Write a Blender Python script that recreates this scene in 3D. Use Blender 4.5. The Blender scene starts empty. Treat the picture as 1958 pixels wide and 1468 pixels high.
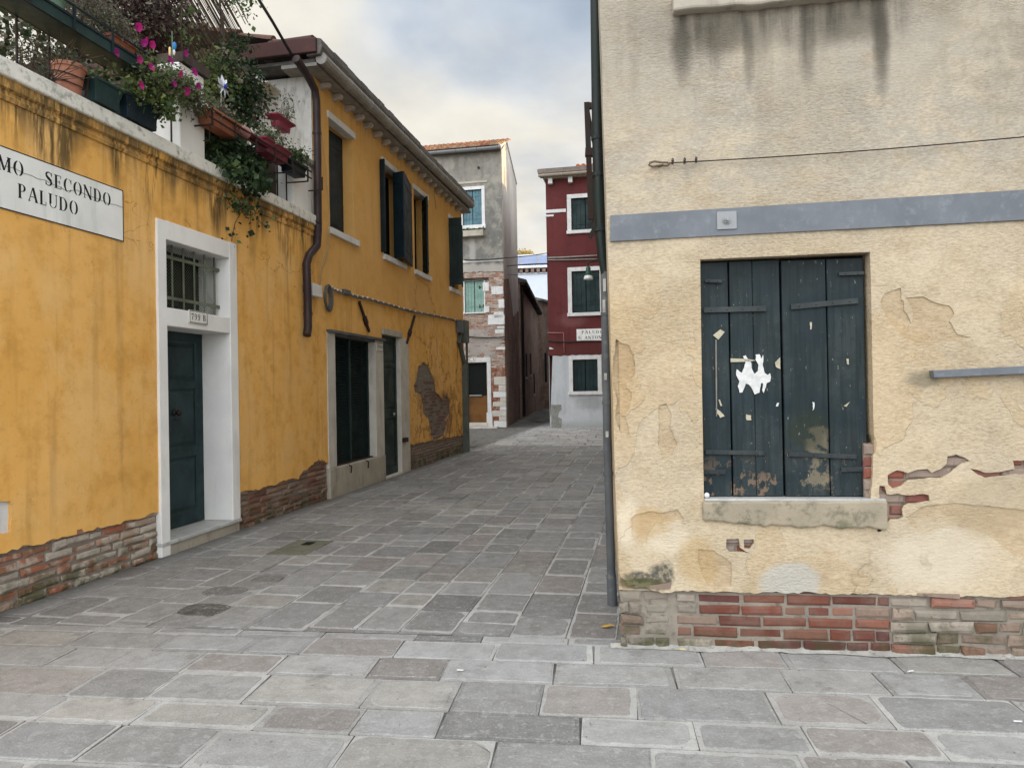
import bpy, bmesh, math, random
from mathutils import Vector, Matrix, noise
from mathutils.geometry import delaunay_2d_cdt
random.seed(7)
SC = bpy.context.scene
COL = SC.collection
R_ = math.radians

# ---------------------------------------------------------------- camera
FPX, CX, CY, EYE, ROLL, PITCH = 1360.0, 979.0, 734.0, 1.55, 0.018, 0.0066
cam_d = bpy.data.cameras.new("camera")
cam = bpy.data.objects.new("camera", cam_d); COL.objects.link(cam)
cam_d.sensor_width = 36.0; cam_d.lens = 36.0 * FPX / 1958.0
cam_d.clip_start = 0.05; cam_d.clip_end = 1500
_c, _s, _cp, _sp = math.cos(ROLL), math.sin(ROLL), math.cos(PITCH), math.sin(PITCH)
_right = Vector((_c, _s*_sp, -_s*_cp)); _up = Vector((_s, -_c*_sp, _c*_cp)); _fw = Vector((0, _cp, _sp))
cam.matrix_world = Matrix(((_right.x, _up.x, -_fw.x, 0), (_right.y, _up.y, -_fw.y, 0),
                           (_right.z, _up.z, -_fw.z, EYE), (0, 0, 0, 1)))
SC.camera = cam

# ---------------------------------------------------------------- world, sun, exposure
SUN_AZ, SUN_EL = 16.0, 15.0         # azimuth from +X towards +Y
sd = Vector((math.cos(R_(SUN_AZ))*math.cos(R_(SUN_EL)), math.sin(R_(SUN_AZ))*math.cos(R_(SUN_EL)), math.sin(R_(SUN_EL))))
w = bpy.data.worlds.new("World"); SC.world = w; w.use_nodes = True
def build_world():
    nt = w.node_tree; nt.nodes.clear(); N = nt.nodes.new; L = nt.links.new
    out = N('ShaderNodeOutputWorld'); bgs = N('ShaderNodeBackground'); bgc = N('ShaderNodeBackground'); mix = N('ShaderNodeMixShader')
    sky = N('ShaderNodeTexSky'); sky.sky_type = 'NISHITA'; sky.sun_disc = False
    sky.sun_elevation = R_(SUN_EL); sky.sun_rotation = R_(90 - SUN_AZ)
    L(sky.outputs[0], bgs.inputs[0]); bgs.inputs[1].default_value = 0.12
    tc = N('ShaderNodeTexCoord')
    sep = N('ShaderNodeSeparateXYZ'); L(tc.outputs['Generated'], sep.inputs[0])
    # cloud deck coordinates: direction over (height + .25)
    def m(op, a, b=None, c=None, clamp=False):
        n = N('ShaderNodeMath'); n.operation = op; n.use_clamp = clamp
        for i, v in enumerate((a, b, c)):
            if v is None: continue
            if isinstance(v, (int, float)): n.inputs[i].default_value = v
            else: L(v, n.inputs[i])
        return n.outputs[0]
    def mr(v, a, b, c, d):
        n = N('ShaderNodeMapRange'); n.interpolation_type = 'SMOOTHSTEP'; L(v, n.inputs[0])
        for i, x in enumerate((a, b, c, d)): n.inputs[i+1].default_value = x
        return n.outputs[0]
    h = m('ADD', m('MAXIMUM', sep.outputs[2], 0.0), 0.32)
    cb = N('ShaderNodeCombineXYZ'); L(m('DIVIDE', sep.outputs[0], h), cb.inputs[0]); L(m('DIVIDE', sep.outputs[1], h), cb.inputs[1])
    n1 = N('ShaderNodeTexNoise'); n1.inputs['Scale'].default_value = 1.6; n1.inputs['Detail'].default_value = 6; n1.inputs['Roughness'].default_value = .5
    n1.inputs['Distortion'].default_value = .25
    L(cb.outputs[0], n1.inputs['Vector'])
    n2 = N('ShaderNodeTexNoise'); n2.inputs['Scale'].default_value = 3.5; n2.inputs['Detail'].default_value = 7; n2.inputs['Roughness'].default_value = .55
    L(cb.outputs[0], n2.inputs['Vector'])
    # blue-grey patches grow towards the upper right
    side = mr(m('ADD', sep.outputs[0], m('MULTIPLY', sep.outputs[2], .55)), -.05, .42, 0.0, 1.0)
    patch = m('ADD', m('ADD', n1.outputs[0], m('MULTIPLY', side, .20)), m('MULTIPLY', m('SUBTRACT', m('MINIMUM', sep.outputs[2], .6), .34), .5))
    ramp = N('ShaderNodeMix'); ramp.data_type = 'RGBA'
    back = m('ADD', m('MULTIPLY', sep.outputs[1], -.75), m('MULTIPLY', sep.outputs[2], .72))
    pm = m('MULTIPLY', mr(patch, .50, .74, 0.0, 1.0), mr(back, -.15, .35, 1.0, 0.0))
    L(pm, ramp.inputs[0]); ramp.inputs[6].default_value = (.86, .82, .73, 1); ramp.inputs[7].default_value = (.58, .64, .72, 1)
    soft = N('ShaderNodeMix'); soft.data_type = 'RGBA'; soft.blend_type = 'MULTIPLY'; soft.inputs[0].default_value = 1
    var = mr(n2.outputs[0], .3, .7, .90, 1.08)
    L(ramp.outputs[2], soft.inputs[6]); L(var, soft.inputs[7])
    # thinner, bright cloud overhead and behind the camera
    st = mr(back, -.12, .95, SKY_FRONT, SKY_BACK)
    neu = N('ShaderNodeMix'); neu.data_type = 'RGBA'; L(mr(back, -.15, .4, 0.0, 1.0), neu.inputs[0]); L(soft.outputs[2], neu.inputs[6]); neu.inputs[7].default_value = (.74, .765, .79, 1)
    L(neu.outputs[2], bgc.inputs[0]); L(st, bgc.inputs[1])
    gap = mr(m('ADD', n1.outputs[0], m('MULTIPLY', side, .16)), .58, .78, 1.0, .35)
    L(gap, mix.inputs[0]); L(bgs.outputs[0], mix.inputs[1]); L(bgc.outputs[0], mix.inputs[2])
    L(mix.outputs[0], out.inputs[0])
SKY_FRONT, SKY_BACK = .80, 3.3
build_world()
sun_d = bpy.data.lights.new("sun", 'SUN'); sun_d.energy = 4.5; sun_d.angle = R_(.5); sun_d.color = (1, .73, .34)
sun = bpy.data.objects.new("sun", sun_d); COL.objects.link(sun)
sun.rotation_euler = (-sd).to_track_quat('-Z', 'Y').to_euler()
vs = SC.view_settings; vs.view_transform = 'Standard'; vs.look = 'None'; vs.gamma = 1; vs.use_curve_mapping = False
vs.exposure = 0.4

# ---------------------------------------------------------------- projecting a photo point onto a real wall plane
def ray(px, py):
    x = (px-CX)/FPX; y = (CY-py)/FPX
    return _right*x + _up*y + _fw
class Frame:
    """a wall plane: local x to the right seen from the street, y into the wall, z up"""
    def __init__(s, ox, oy, deg):
        s.o = Vector((ox, oy)); s.a = R_(deg)
        s.U = Vector((math.cos(s.a), math.sin(s.a))); s.V = Vector((-math.sin(s.a), math.cos(s.a)))
    def p(s, px, py, y=0.0):
        d = ray(px, py); o = s.o + s.V*y
        t = o.dot(s.V)/(d.x*s.V.x + d.y*s.V.y)
        return ((Vector((d.x*t, d.y*t)) - s.o).dot(s.U), EYE + d.z*t)
    def poly(s, pts, y=0.0): return [s.p(a, b, y) for a, b in pts]
    def w(s, x, y, z=0): v = s.o + s.U*x + s.V*y; return Vector((v.x, v.y, z))
def ground(px, py, z=0.0):
    d = ray(px, py); t = (z-EYE)/d.z; return (d.x*t, d.y*t)
FL = Frame(-3.72, 5.14, 78.95); FR = Frame(.62, 4.25, -7.2); FG = Frame(-.26, 28.19, -11.05)
FS = Frame(-.26, 28.19, 85.6); FD = Frame(1.45, 27.63, -11.05)

# ---------------------------------------------------------------- node helper
class M:
    def __init__(s, name, rough=.85, spec=.3):
        s.m = bpy.data.materials.new(name); s.m.use_nodes = True; nt = s.m.node_tree; nt.nodes.clear()
        s.nt = nt; s.N = nt.nodes.new; s.L = nt.links.new
        s.out = s.N('ShaderNodeOutputMaterial'); s.b = s.N('ShaderNodeBsdfPrincipled'); s.L(s.b.outputs[0], s.out.inputs[0])
        s.b.inputs['Roughness'].default_value = rough; s.b.inputs['Specular IOR Level'].default_value = spec
        s.tc = s.N('ShaderNodeTexCoord'); s.obj = s.tc.outputs['Object']; s._sep = None
    def sep(s):
        if s._sep is None:
            n = s.N('ShaderNodeSeparateXYZ'); s.L(s.obj, n.inputs[0]); s._sep = n
        return s._sep.outputs
    def set(s, sock, v):
        if isinstance(v, (int, float)): sock.default_value = v
        elif isinstance(v, (tuple, list)): sock.default_value = tuple(v)+((1,) if len(v) == 3 and len(sock.default_value) == 4 else ())
        else: s.L(v, sock)
    def math(s, op, a, b=None, c=None, clamp=False):
        n = s.N('ShaderNodeMath'); n.operation = op; n.use_clamp = clamp
        for i, v in enumerate((a, b, c)):
            if v is not None: s.set(n.inputs[i], v)
        return n.outputs[0]
    def mr(s, v, a, b, c=0., d=1., smooth=True):
        n = s.N('ShaderNodeMapRange'); n.interpolation_type = 'SMOOTHSTEP' if smooth else 'LINEAR'
        for i, x in enumerate((v, a, b, c, d)): s.set(n.inputs[i], x)
        return n.outputs[0]
    def mapv(s, scale=(1, 1, 1), loc=(0, 0, 0), rot=(0, 0, 0), vec=None):
        n = s.N('ShaderNodeMapping'); s.L(vec or s.obj, n.inputs[0]); n.inputs[1].default_value = loc; n.inputs[2].default_value = rot; n.inputs[3].default_value = scale
        return n.outputs[0]
    def noise(s, scale=5, detail=4, rough=.55, vec=None, dist=0., col=False):
        n = s.N('ShaderNodeTexNoise'); s.L(vec or s.obj, n.inputs['Vector'])
        n.inputs['Scale'].default_value = scale; n.inputs['Detail'].default_value = detail; n.inputs['Roughness'].default_value = rough; n.inputs['Distortion'].default_value = dist
        return n.outputs[1 if col else 0]
    def voro(s, scale=5, vec=None, feature='F1', rnd=1.):
        n = s.N('ShaderNodeTexVoronoi'); n.feature = feature; s.L(vec or s.obj, n.inputs['Vector']); n.inputs['Scale'].default_value = scale; n.inputs['Randomness'].default_value = rnd
        return n.outputs[0]
    def mix(s, f, a, b, mode='MIX'):
        n = s.N('ShaderNodeMix'); n.data_type = 'RGBA'; n.blend_type = mode
        s.set(n.inputs[0], f); s.set(n.inputs[6], a); s.set(n.inputs[7], b); return n.outputs[2]
    def attr(s, name='Col'):
        n = s.N('ShaderNodeAttribute'); n.attribute_name = name; return n.outputs
    def spot(s, x, z, rx, rz, soft=.5, dist=.35, nscale=5, w=None):
        """ragged blotch centred at wall point (x, z)"""
        sx = s.math('DIVIDE', s.math('SUBTRACT', s.sep()[0], x), rx); sz = s.math('DIVIDE', s.math('SUBTRACT', s.sep()[2], z), rz)
        d = s.math('SQRT', s.math('ADD', s.math('MULTIPLY', sx, sx), s.math('MULTIPLY', sz, sz)))
        if dist: d = s.math('ADD', d, s.math('MULTIPLY', s.math('SUBTRACT', w if w is not None else s.noise(nscale, 5, .65), .5), dist*4))
        return s.mr(d, 1+soft*.5, 1-soft*.5, 0, 1)
    def bump(s, h, dist=.01, strength=1., prev=None):
        n = s.N('ShaderNodeBump'); n.inputs['Strength'].default_value = strength; n.inputs['Distance'].default_value = dist; s.L(h, n.inputs['Height'])
        if prev is not None: s.L(prev, n.inputs['Normal'])
        return n.outputs[0]
    def fin(s, col=None, normal=None, rough=None):
        if col is not None: s.set(s.b.inputs['Base Color'], col)
        if normal is not None: s.L(normal, s.b.inputs['Normal'])
        if rough is not None: s.set(s.b.inputs['Roughness'], rough)
        return s.m

# ---------------------------------------------------------------- mesh collector
class MB:
    def __init__(s): s.v = []; s.f = []; s.c = []; s.col = (1, 1, 1)
    def face(s, pts, col=None):
        i = len(s.v); s.v += [tuple(p) for p in pts]; s.f.append(tuple(range(i, i+len(pts)))); s.c.append(col or s.col)
    def add(s, vs_, fs, col=None):
        i = len(s.v); s.v += [tuple(p) for p in vs_]
        for f in fs: s.f.append(tuple(i+k for k in f)); s.c.append(col or s.col)
    def box(s, x0, x1, y0, y1, z0, z1, col=None):
        s.add([(x0, y0, z0), (x1, y0, z0), (x1, y1, z0), (x0, y1, z0), (x0, y0, z1), (x1, y0, z1), (x1, y1, z1), (x0, y1, z1)],
              [(0, 3, 2, 1), (4, 5, 6, 7), (0, 1, 5, 4), (1, 2, 6, 5), (2, 3, 7, 6), (3, 0, 4, 7)], col)
    def bar(s, a, b, w_, h_, up=(0, 0, 1), col=None):
        a = Vector(a); b = Vector(b); d = (b-a).normalized(); u = Vector(up)
        if abs(d.dot(u)) > .97: u = Vector((0, 1, 0))
        r = d.cross(u).normalized()*w_/2; u = r.cross(d).normalized()*h_/2
        vs_ = [p+q for p in (a, b) for q in (-r-u, r-u, r+u, -r+u)]
        s.add(vs_, [(0, 1, 2, 3), (7, 6, 5, 4), (0, 4, 5, 1), (1, 5, 6, 2), (2, 6, 7, 3), (3, 7, 4, 0)], col)
    def prism(s, poly, y0, y1, col=None):
        n = len(poly); vs_ = [(x, y0, z) for x, z in poly]+[(x, y1, z) for x, z in poly]
        s.add(vs_, [tuple(range(n)), tuple(range(2*n-1, n-1, -1))]+[(i, n+i, n+(i+1) % n, (i+1) % n) for i in range(n)], col)
    def prismx(s, poly, x0, x1, col=None):          # poly in (y, z)
        n = len(poly); vs_ = [(x0, y, z) for y, z in poly]+[(x1, y, z) for y, z in poly]
        s.add(vs_, [tuple(range(n)), tuple(range(2*n-1, n-1, -1))]+[(i, n+i, n+(i+1) % n, (i+1) % n) for i in range(n)], col)
    def tube(s, pts, r, n=10, col=None, cap=True):
        pts = [Vector(p) for p in pts]; rs = r if isinstance(r, (list, tuple)) else [r]*len(pts)
        prev = None; rings = []
        for i, p in enumerate(pts):
            d = ((pts[min(i+1, len(pts)-1)]-p).normalized()+(p-pts[max(i-1, 0)]).normalized())
            if d.length < 1e-6: d = Vector((0, 0, 1))
            d.normalize()
            if prev is None:
                prev = d.orthogonal().normalized()
            prev = (prev-d*prev.dot(d)); prev = prev.normalized() if prev.length > 1e-6 else d.orthogonal().normalized()
            b = d.cross(prev)
            rings.append([p+(prev*math.cos(2*math.pi*k/n)+b*math.sin(2*math.pi*k/n))*rs[i] for k in range(n)])
        fs = []; vs_ = [q for rr in rings for q in rr]
        for i in range(len(rings)-1):
            for k in range(n): fs.append((i*n+k, i*n+(k+1) % n, (i+1)*n+(k+1) % n, (i+1)*n+k))
        if cap: fs += [tuple(range(n-1, -1, -1)), tuple(range((len(rings)-1)*n, len(rings)*n))]
        s.add(vs_, fs, col)
    def lathe(s, prof, cx, cy, n=20, col=None, sx=1, sy=1):
        vs_ = []; fs = []
        for r, z in prof: vs_ += [(cx+math.cos(2*math.pi*k/n)*r*sx, cy+math.sin(2*math.pi*k/n)*r*sy, z) for k in range(n)]
        for i in range(len(prof)-1):
            for k in range(n): fs.append((i*n+k, i*n+(k+1) % n, (i+1)*n+(k+1) % n, (i+1)*n+k))
        fs += [tuple(range(n-1, -1, -1)), tuple(range((len(prof)-1)*n, len(prof)*n))]
        s.add(vs_, fs, col)
    def leaf(s, c, size, col=None, nrm=None, asp=.6):
        c = Vector(c); d = Vector((random.gauss(0, 1), random.gauss(0, 1), random.gauss(0, 1)-.4)).normalized()
        e = d.orthogonal(); e.rotate(Matrix.Rotation(random.uniform(0, 6.28), 3, d)); e.normalize()
        k = e.cross(d)
        a = c; b = c+d*size*.5+e*size*asp*.5+k*size*.1; t = c+d*size; f = c+d*size*.5-e*size*asp*.5+k*size*.1
        s.add([a, b, t, f], [(0, 1, 2), (0, 2, 3)], col)
    def build(s, name, mat, parent=None, smooth=False, bevel=0, recalc=False, loc=None):
        me = bpy.data.meshes.new(name); me.from_pydata(s.v, [], s.f)
        ca = me.color_attributes.new('Col', 'FLOAT_COLOR', 'CORNER'); buf = []
        for f, c in zip(s.f, s.c): buf += [c[0], c[1], c[2], 1.0]*len(f)
        ca.data.foreach_set('color', buf)
        if recalc:
            bm = bmesh.new(); bm.from_mesh(me); bmesh.ops.recalc_face_normals(bm, faces=bm.faces); bm.to_mesh(me); bm.free()
        if smooth: me.shade_smooth()
        me.materials.append(mat); me.update()
        o = bpy.data.objects.new(name, me); COL.objects.link(o)
        if parent is not None: o.parent = parent
        if loc is not None: o.location = loc
        if bevel:
            b = o.modifiers.new('bevel', 'BEVEL'); b.width = bevel; b.segments = 2; b.limit_method = 'ANGLE'; b.angle_limit = R_(40)
        if smooth and smooth != 2: pass
        return o
def smooth_angle(o, deg=40):
    me = o.data; me.shade_smooth()
    try: me.set_sharp_from_angle(angle=R_(deg))
    except Exception: pass
    return o

def tag(o, label=None, cat=None, group=None, kind=None):
    if label: o['label'] = label
    if cat: o['category'] = cat
    if group: o['group'] = group
    if kind: o['kind'] = kind
    return o
def thing(name, label, cat, frame=None, x=0, y=0, z=0, group=None):
    o = bpy.data.objects.new(name, None); COL.objects.link(o); o.empty_display_size = .2
    if frame: o.location = frame.w(x, y, z); o.rotation_euler = (0, 0, frame.a)
    else: o.location = (x, y, z)
    return tag(o, label, cat, group)

def inside(x, z, poly):
    r = False; j = len(poly)-1
    for i in range(len(poly)):
        xi, zi = poly[i]; xj, zj = poly[j]
        if (zi > z) != (zj > z) and x < (xj-xi)*(z-zi)/(zj-zi)+xi: r = not r
        j = i
    return r
def rough_line(p, q, step=.05, amp=.012):
    n = max(1, int(math.hypot(q[0]-p[0], q[1]-p[1])/step)); out = []
    for i in range(n):
        t = i/n; j = 0 if i == 0 else 1
        x = p[0]+(q[0]-p[0])*t; z = p[1]+(q[1]-p[1])*t
        a = noise.noise(Vector((x*6, z*6, 3)))*amp*1.6+random.uniform(-1, 1)*amp*.5
        out.append((x+a*j*abs(q[1]-p[1])/(math.hypot(q[0]-p[0], q[1]-p[1])+1e-9), z+a*j*abs(q[0]-p[0])/(math.hypot(q[0]-p[0], q[1]-p[1])+1e-9)))
    return out
def roughen(poly, step=.04, amp=.01):
    r = []
    for i in range(len(poly)): r += rough_line(poly[i], poly[(i+1) % len(poly)], step, amp)
    return r
def rect(x0, x1, z0, z1): return [(x0, z0), (x1, z0), (x1, z1), (x0, z1)]

def sheet(outline, holes, t=.02, step=.08, amp=.004, fine=None, fstep=None, rs=None, back=0.0):
    """a plaster skin with real thickness, undulating face and real holes; holes = [(polygon, depth y)]"""
    pts = []; edges = []
    def ring(poly, st):
        i0 = len(pts); r = []
        for i in range(len(poly)):
            p, q = poly[i], poly[(i+1) % len(poly)]; n = max(1, int(math.hypot(q[0]-p[0], q[1]-p[1])/st))
            for k in range(n): r.append((p[0]+(q[0]-p[0])*k/n, p[1]+(q[1]-p[1])*k/n))
        pts.extend(r)
        for i in range(len(r)): edges.append((i0+i, i0+(i+1) % len(r)))
        return r
    rs = rs or step
    ring(outline, rs)
    for h, d in holes: ring(h, rs)
    x0 = min(p[0] for p in outline); x1 = max(p[0] for p in outline); z0 = min(p[1] for p in outline); z1 = max(p[1] for p in outline)
    bbs = [(min(p[0] for p in h), max(p[0] for p in h), min(p[1] for p in h), max(p[1] for p in h), h) for h, d in holes]
    def ok(x, z):
        if not inside(x, z, outline): return False
        for a, b, c, d, h in bbs:
            if a <= x <= b and c <= z <= d and inside(x, z, h): return False
        return True
    def grid(gx0, gx1, gz0, gz1, st, skip=None):
        z = gz0+st/2; k = 0
        while z < gz1:
            x = gx0+st/2+(st/2 if k % 2 else 0)
            while x < gx1:
                if not (skip and skip[0] < x < skip[1] and skip[2] < z < skip[3]) and ok(x, z): pts.append((x+random.uniform(-.1, .1)*st, z+random.uniform(-.1, .1)*st))
                x += st
            z += st*.87; k += 1
    if fine: grid(*fine, fstep); grid(x0, x1, z0, z1, step, fine)
    else: grid(x0, x1, z0, z1, step)
    vs_, es, fs, ov, oe, of = delaunay_2d_cdt([Vector(p) for p in pts], edges, [], 0, 1e-5)
    mb = MB(); keep = []
    for f in fs:
        cx = sum(vs_[i][0] for i in f)/3; cz = sum(vs_[i][1] for i in f)/3
        if ok(cx, cz): keep.append(tuple(f))
    def yy(p):
        v = Vector((p[0], p[1], 1.7))
        return -t + (noise.noise(v*1.3)*.6+noise.noise(v*4.1)*.28+noise.noise(v*11)*.12)*amp*2
    base = [(p[0], yy(p), p[1]) for p in vs_]
    fk = []
    for f in keep:
        a, b, c = (vs_[i] for i in f)
        cr = (b[0]-a[0])*(c[1]-a[1])-(b[1]-a[1])*(c[0]-a[0])
        fk.append(f if cr > 0 else f[::-1])
    mb.add(base, fk)
    cnt = {}
    for f in fk:
        for k in range(3):
            e = (f[k], f[(k+1) % 3]); cnt[tuple(sorted(e))] = cnt.get(tuple(sorted(e)), [])+[e]
    for e, l in cnt.items():
        if len(l) == 1:
            a, b = l[0]; pa, pb = base[a], base[b]; mx, mz = (pa[0]+pb[0])/2, (pa[2]+pb[2])/2
            dep = back
            for (ax, bx, az, bz, h), (hp, d) in zip(bbs, holes):
                if ax-.01 <= mx <= bx+.01 and az-.01 <= mz <= bz+.01 and (mx-ax < .02 or bx-mx < .02 or mz-az < .02 or bz-mz < .02 or len(h) > 6): dep = d
            mb.face([pb, pa, (pa[0], dep, pa[2]), (pb[0], dep, pb[2])])
    return mb

def shade_sheet(o): smooth_angle(o, 35); return o

def bricks(mb, x0, x1, z0, z1, y=0, bw=.25, bh=.058, j=.012, colf=None, irr=.003, depth=.03, axis=None, bulge=.004):
    z = z0; row = 0
    while z < z1-.01:
        h = bh*random.uniform(.93, 1.07); zt = min(z+h, z1)
        x = x0-(bw*.5 if row % 2 else 0)-random.uniform(0, .04)
        while x < x1:
            L_ = bw*(random.choice((1, 1, 1, .5)) if irr > .004 else 1)*random.uniform(.96, 1.04)
            a, b = max(x, x0), min(x+L_, x1)
            if b-a > .03:
                r = lambda: random.uniform(-irr, irr)
                yo = y+r()*1.5
                c = colf((a+b)/2, (z+zt)/2) if colf else (1, 1, 1)
                ch = .006+irr
                f = [(a+ch+r(), yo-bulge, z+ch+r()), (b-ch+r(), yo-bulge, z+ch+r()), (b-ch+r(), yo-bulge, zt-ch+r()), (a+ch+r(), yo-bulge, zt-ch+r())]
                o = [(a+r(), yo+.005, z+r()), (b+r(), yo+.005, z+r()), (b+r(), yo+.005, zt+r()), (a+r(), yo+.005, zt+r())]
                k = [(p[0], yo+depth, p[2]) for p in o]
                mb.add(f+o+k, [(0, 1, 2, 3), (4, 5, 1, 0), (5, 6, 2, 1), (6, 7, 3, 2), (7, 4, 0, 3), (8, 9, 5, 4), (9, 10, 6, 5), (10, 11, 7, 6), (11, 8, 4, 7)], c)
            x += L_+j
        z += h+j; row += 1

# ================================================================= MATERIALS
def lin(r, g, b):      # sRGB 0-255 to linear
    f = lambda c: (c/255/12.92) if c <= 10 else ((c/255+.055)/1.055)**2.4
    return (f(r), f(g), f(b))

def mat_yellow(name, dim=1.0):
    m = M(name, .9, .15); X, Y, Z = m.sep()
    n1 = m.noise(.9, 5, .6); n2 = m.noise(4.5, 6, .65); n3 = m.noise(60, 3, .6)
    st = m.noise(1, 5, .6, vec=m.mapv((7, 7, .55)))          # tall streaks
    st2 = m.noise(1, 4, .6, vec=m.mapv((22, 22, 1.4)))
    c = m.mix(m.mr(n1, .3, .7), YEL_A, YEL_B)
    c = m.mix(m.math('MULTIPLY', m.mr(n2, .42, .72), .7), c, YEL_C)
    c = m.mix(m.math('MULTIPLY', m.mr(m.noise(1.6, 6, .7, vec=m.mapv((1, 1, .7), (7, 3, 1))), .48, .62), .5), c, YEL_E)
    c = m.mix(m.math('MULTIPLY', m.mr(m.noise(24, 5, .75), .56, .7), .35), c, YEL_D)
    c = m.mix(m.math('MULTIPLY', m.mr(st, .5, .75), .5), c, YEL_D)
    c = m.mix(m.math('MULTIPLY', m.mr(m.noise(1, 3, .5, vec=m.mapv((3, 3, .9), (5, 1, 2))), .5, .72), .45), c, YEL_E)
    # paler, washed band above the brick and damp at its foot
    foot = m.mr(m.math('ADD', Z, m.math('MULTIPLY', n2, .35)), .55, .95, 1, 0)
    c = m.mix(m.math('MULTIPLY', foot, .35), c, YEL_F)
    return m, c, n1, n2, n3, st, st2
YEL_A = (.71, .375, .088); YEL_B = (.79, .45, .14); YEL_C = (.56, .28, .06); YEL_D = (.37, .205, .07); YEL_E = (.78, .49, .20); YEL_F = (.78, .42, .10)

def crack(m, pts_scale=1.0, thr=.012, off=(0, 0, 0), zone=None):
    """thin wandering crack lines: |noise-.5| under a threshold"""
    n = m.noise(1.1*pts_scale, 6, .55, vec=m.mapv((1, 1, 2.2), off))
    l = m.mr(m.math('ABSOLUTE', m.math('SUBTRACT', n, .5)), 0, thr, 1, 0)
    return l if zone is None else m.math('MULTIPLY', l, zone)

# terrace front: ochre plaster with black drip stains below the ledge
m, c, n1, n2, n3, st, st2 = mat_yellow('ochre plaster drip stained'); X, Y, Z = m.sep()
dl = m.noise(1, 3, .5, vec=m.mapv((1.9, 0, 0), (.6, 0, 0)))                      # how far each group of drips runs
reach = m.math('SUBTRACT', 3.78, m.math('MULTIPLY', m.mr(dl, .35, .65), .62))
under = m.mr(m.math('SUBTRACT', Z, reach), -.12, .35, 0, 1)
strk = m.mr(m.math('ADD', m.math('MULTIPLY', m.noise(1, 4, .7, vec=m.mapv((34, 34, 2.6))), .4), m.math('MULTIPLY', m.noise(1, 5, .65, vec=m.mapv((6, 6, 1.0))), .6)), .42, .56)
d1 = m.math('MULTIPLY', under, strk)
c = m.mix(m.math('MULTIPLY', d1, .90), c, (.06, .045, .024))
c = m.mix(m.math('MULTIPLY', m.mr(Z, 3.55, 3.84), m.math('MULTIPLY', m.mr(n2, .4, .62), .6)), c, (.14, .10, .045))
wash = m.math('MULTIPLY', m.mr(m.math('ADD', Z, m.math('MULTIPLY', st, 1.0)), 3.0, 4.2), m.mr(st, .5, .7))
c = m.mix(m.math('MULTIPLY', wash, .35), c, (.30, .19, .06))
ck = crack(m, .8, .004, (3.1, 0, 7.7), m.mr(m.math('ABSOLUTE', m.math('SUBTRACT', Z, 3.12)), .12, .3, 1, 0))
c = m.mix(m.math('MULTIPLY', ck, .7), c, (.16, .07, .02))
h = m.math('ADD', m.math('MULTIPLY', n2, .6), m.math('MULTIPLY', n3, .25)); h = m.math('SUBTRACT', h, m.math('MULTIPLY', ck, .3))
MT_YEL1 = m.fin(c, m.bump(h, .008, .6))

# far yellow house: flaking lower down at its far end
m, c, n1, n2, n3, st, st2 = mat_yellow('ochre plaster flaking'); X, Y, Z = m.sep()
up = m.mr(Z, 2.6, 3.6)
c = m.mix(m.math('MULTIPLY', up, .55), c, (.62, .36, .125))
c = m.mix(m.math('MULTIPLY', m.math('MULTIPLY', m.mr(Z, 5.3, 6.3), m.mr(m.noise(1, 4, .6, vec=m.mapv((26, 26, .5))), .46, .64)), .55), c, (.40, .24, .09))
fz = m.math('MULTIPLY', m.mr(X, 8.6, 9.6), m.mr(Z, 2.2, 1.2))
fl = m.mr(m.noise(3.2, 6, .68), .50, .56)
c = m.mix(m.math('MULTIPLY', m.math('MULTIPLY', fz, fl), .65), c, (.30, .15, .045))
c = m.mix(m.math('MULTIPLY', m.spot(11.1, .95, .65, .5, .6, .5, 3), .75), c, (.22, .125, .095)); c = m.mix(m.math('MULTIPLY', m.spot(9.7, 1.6, .5, .4, .6, .5, 3), .45), c, (.28, .17, .08))
blot = m.spot(9.7, 3.35, .75, .55, .5, .35, 2.5)
c = m.mix(m.math('MULTIPLY', blot, .35), c, (.50, .31, .13))
edge = m.math('SUBTRACT', m.spot(9.9, 3.15, .7, .7, .10, .45, 1.7), m.spot(9.9, 3.15, .66, .66, .10, .45, 1.7))
c = m.mix(m.math('MULTIPLY', edge, .55), c, (.22, .12, .04))
lk = m.noise(1.5, 6, .6, vec=m.mapv((1, 1, .45), (2, 0, 4)))
ck = m.math('MULTIPLY', m.mr(m.math('ABSOLUTE', m.math('SUBTRACT', lk, .5)), 0, .012, 1, 0), m.mr(X, 9.0, 9.8))
ck = m.math('MULTIPLY', ck, m.mr(Z, 3.1, 2.4))
c = m.mix(m.math('MULTIPLY', ck, .8), c, (.10, .05, .02))
h = m.math('ADD', m.math('MULTIPLY', n2, .6), m.math('MULTIPLY', n3, .25)); h = m.math('ADD', h, m.math('MULTIPLY', m.math('MULTIPLY', fz, fl), -.8)); h = m.math('SUBTRACT', h, m.math('MULTIPLY', ck, .6))
MT_YEL2 = m.fin(c, m.bump(h, .012, .7))

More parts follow.
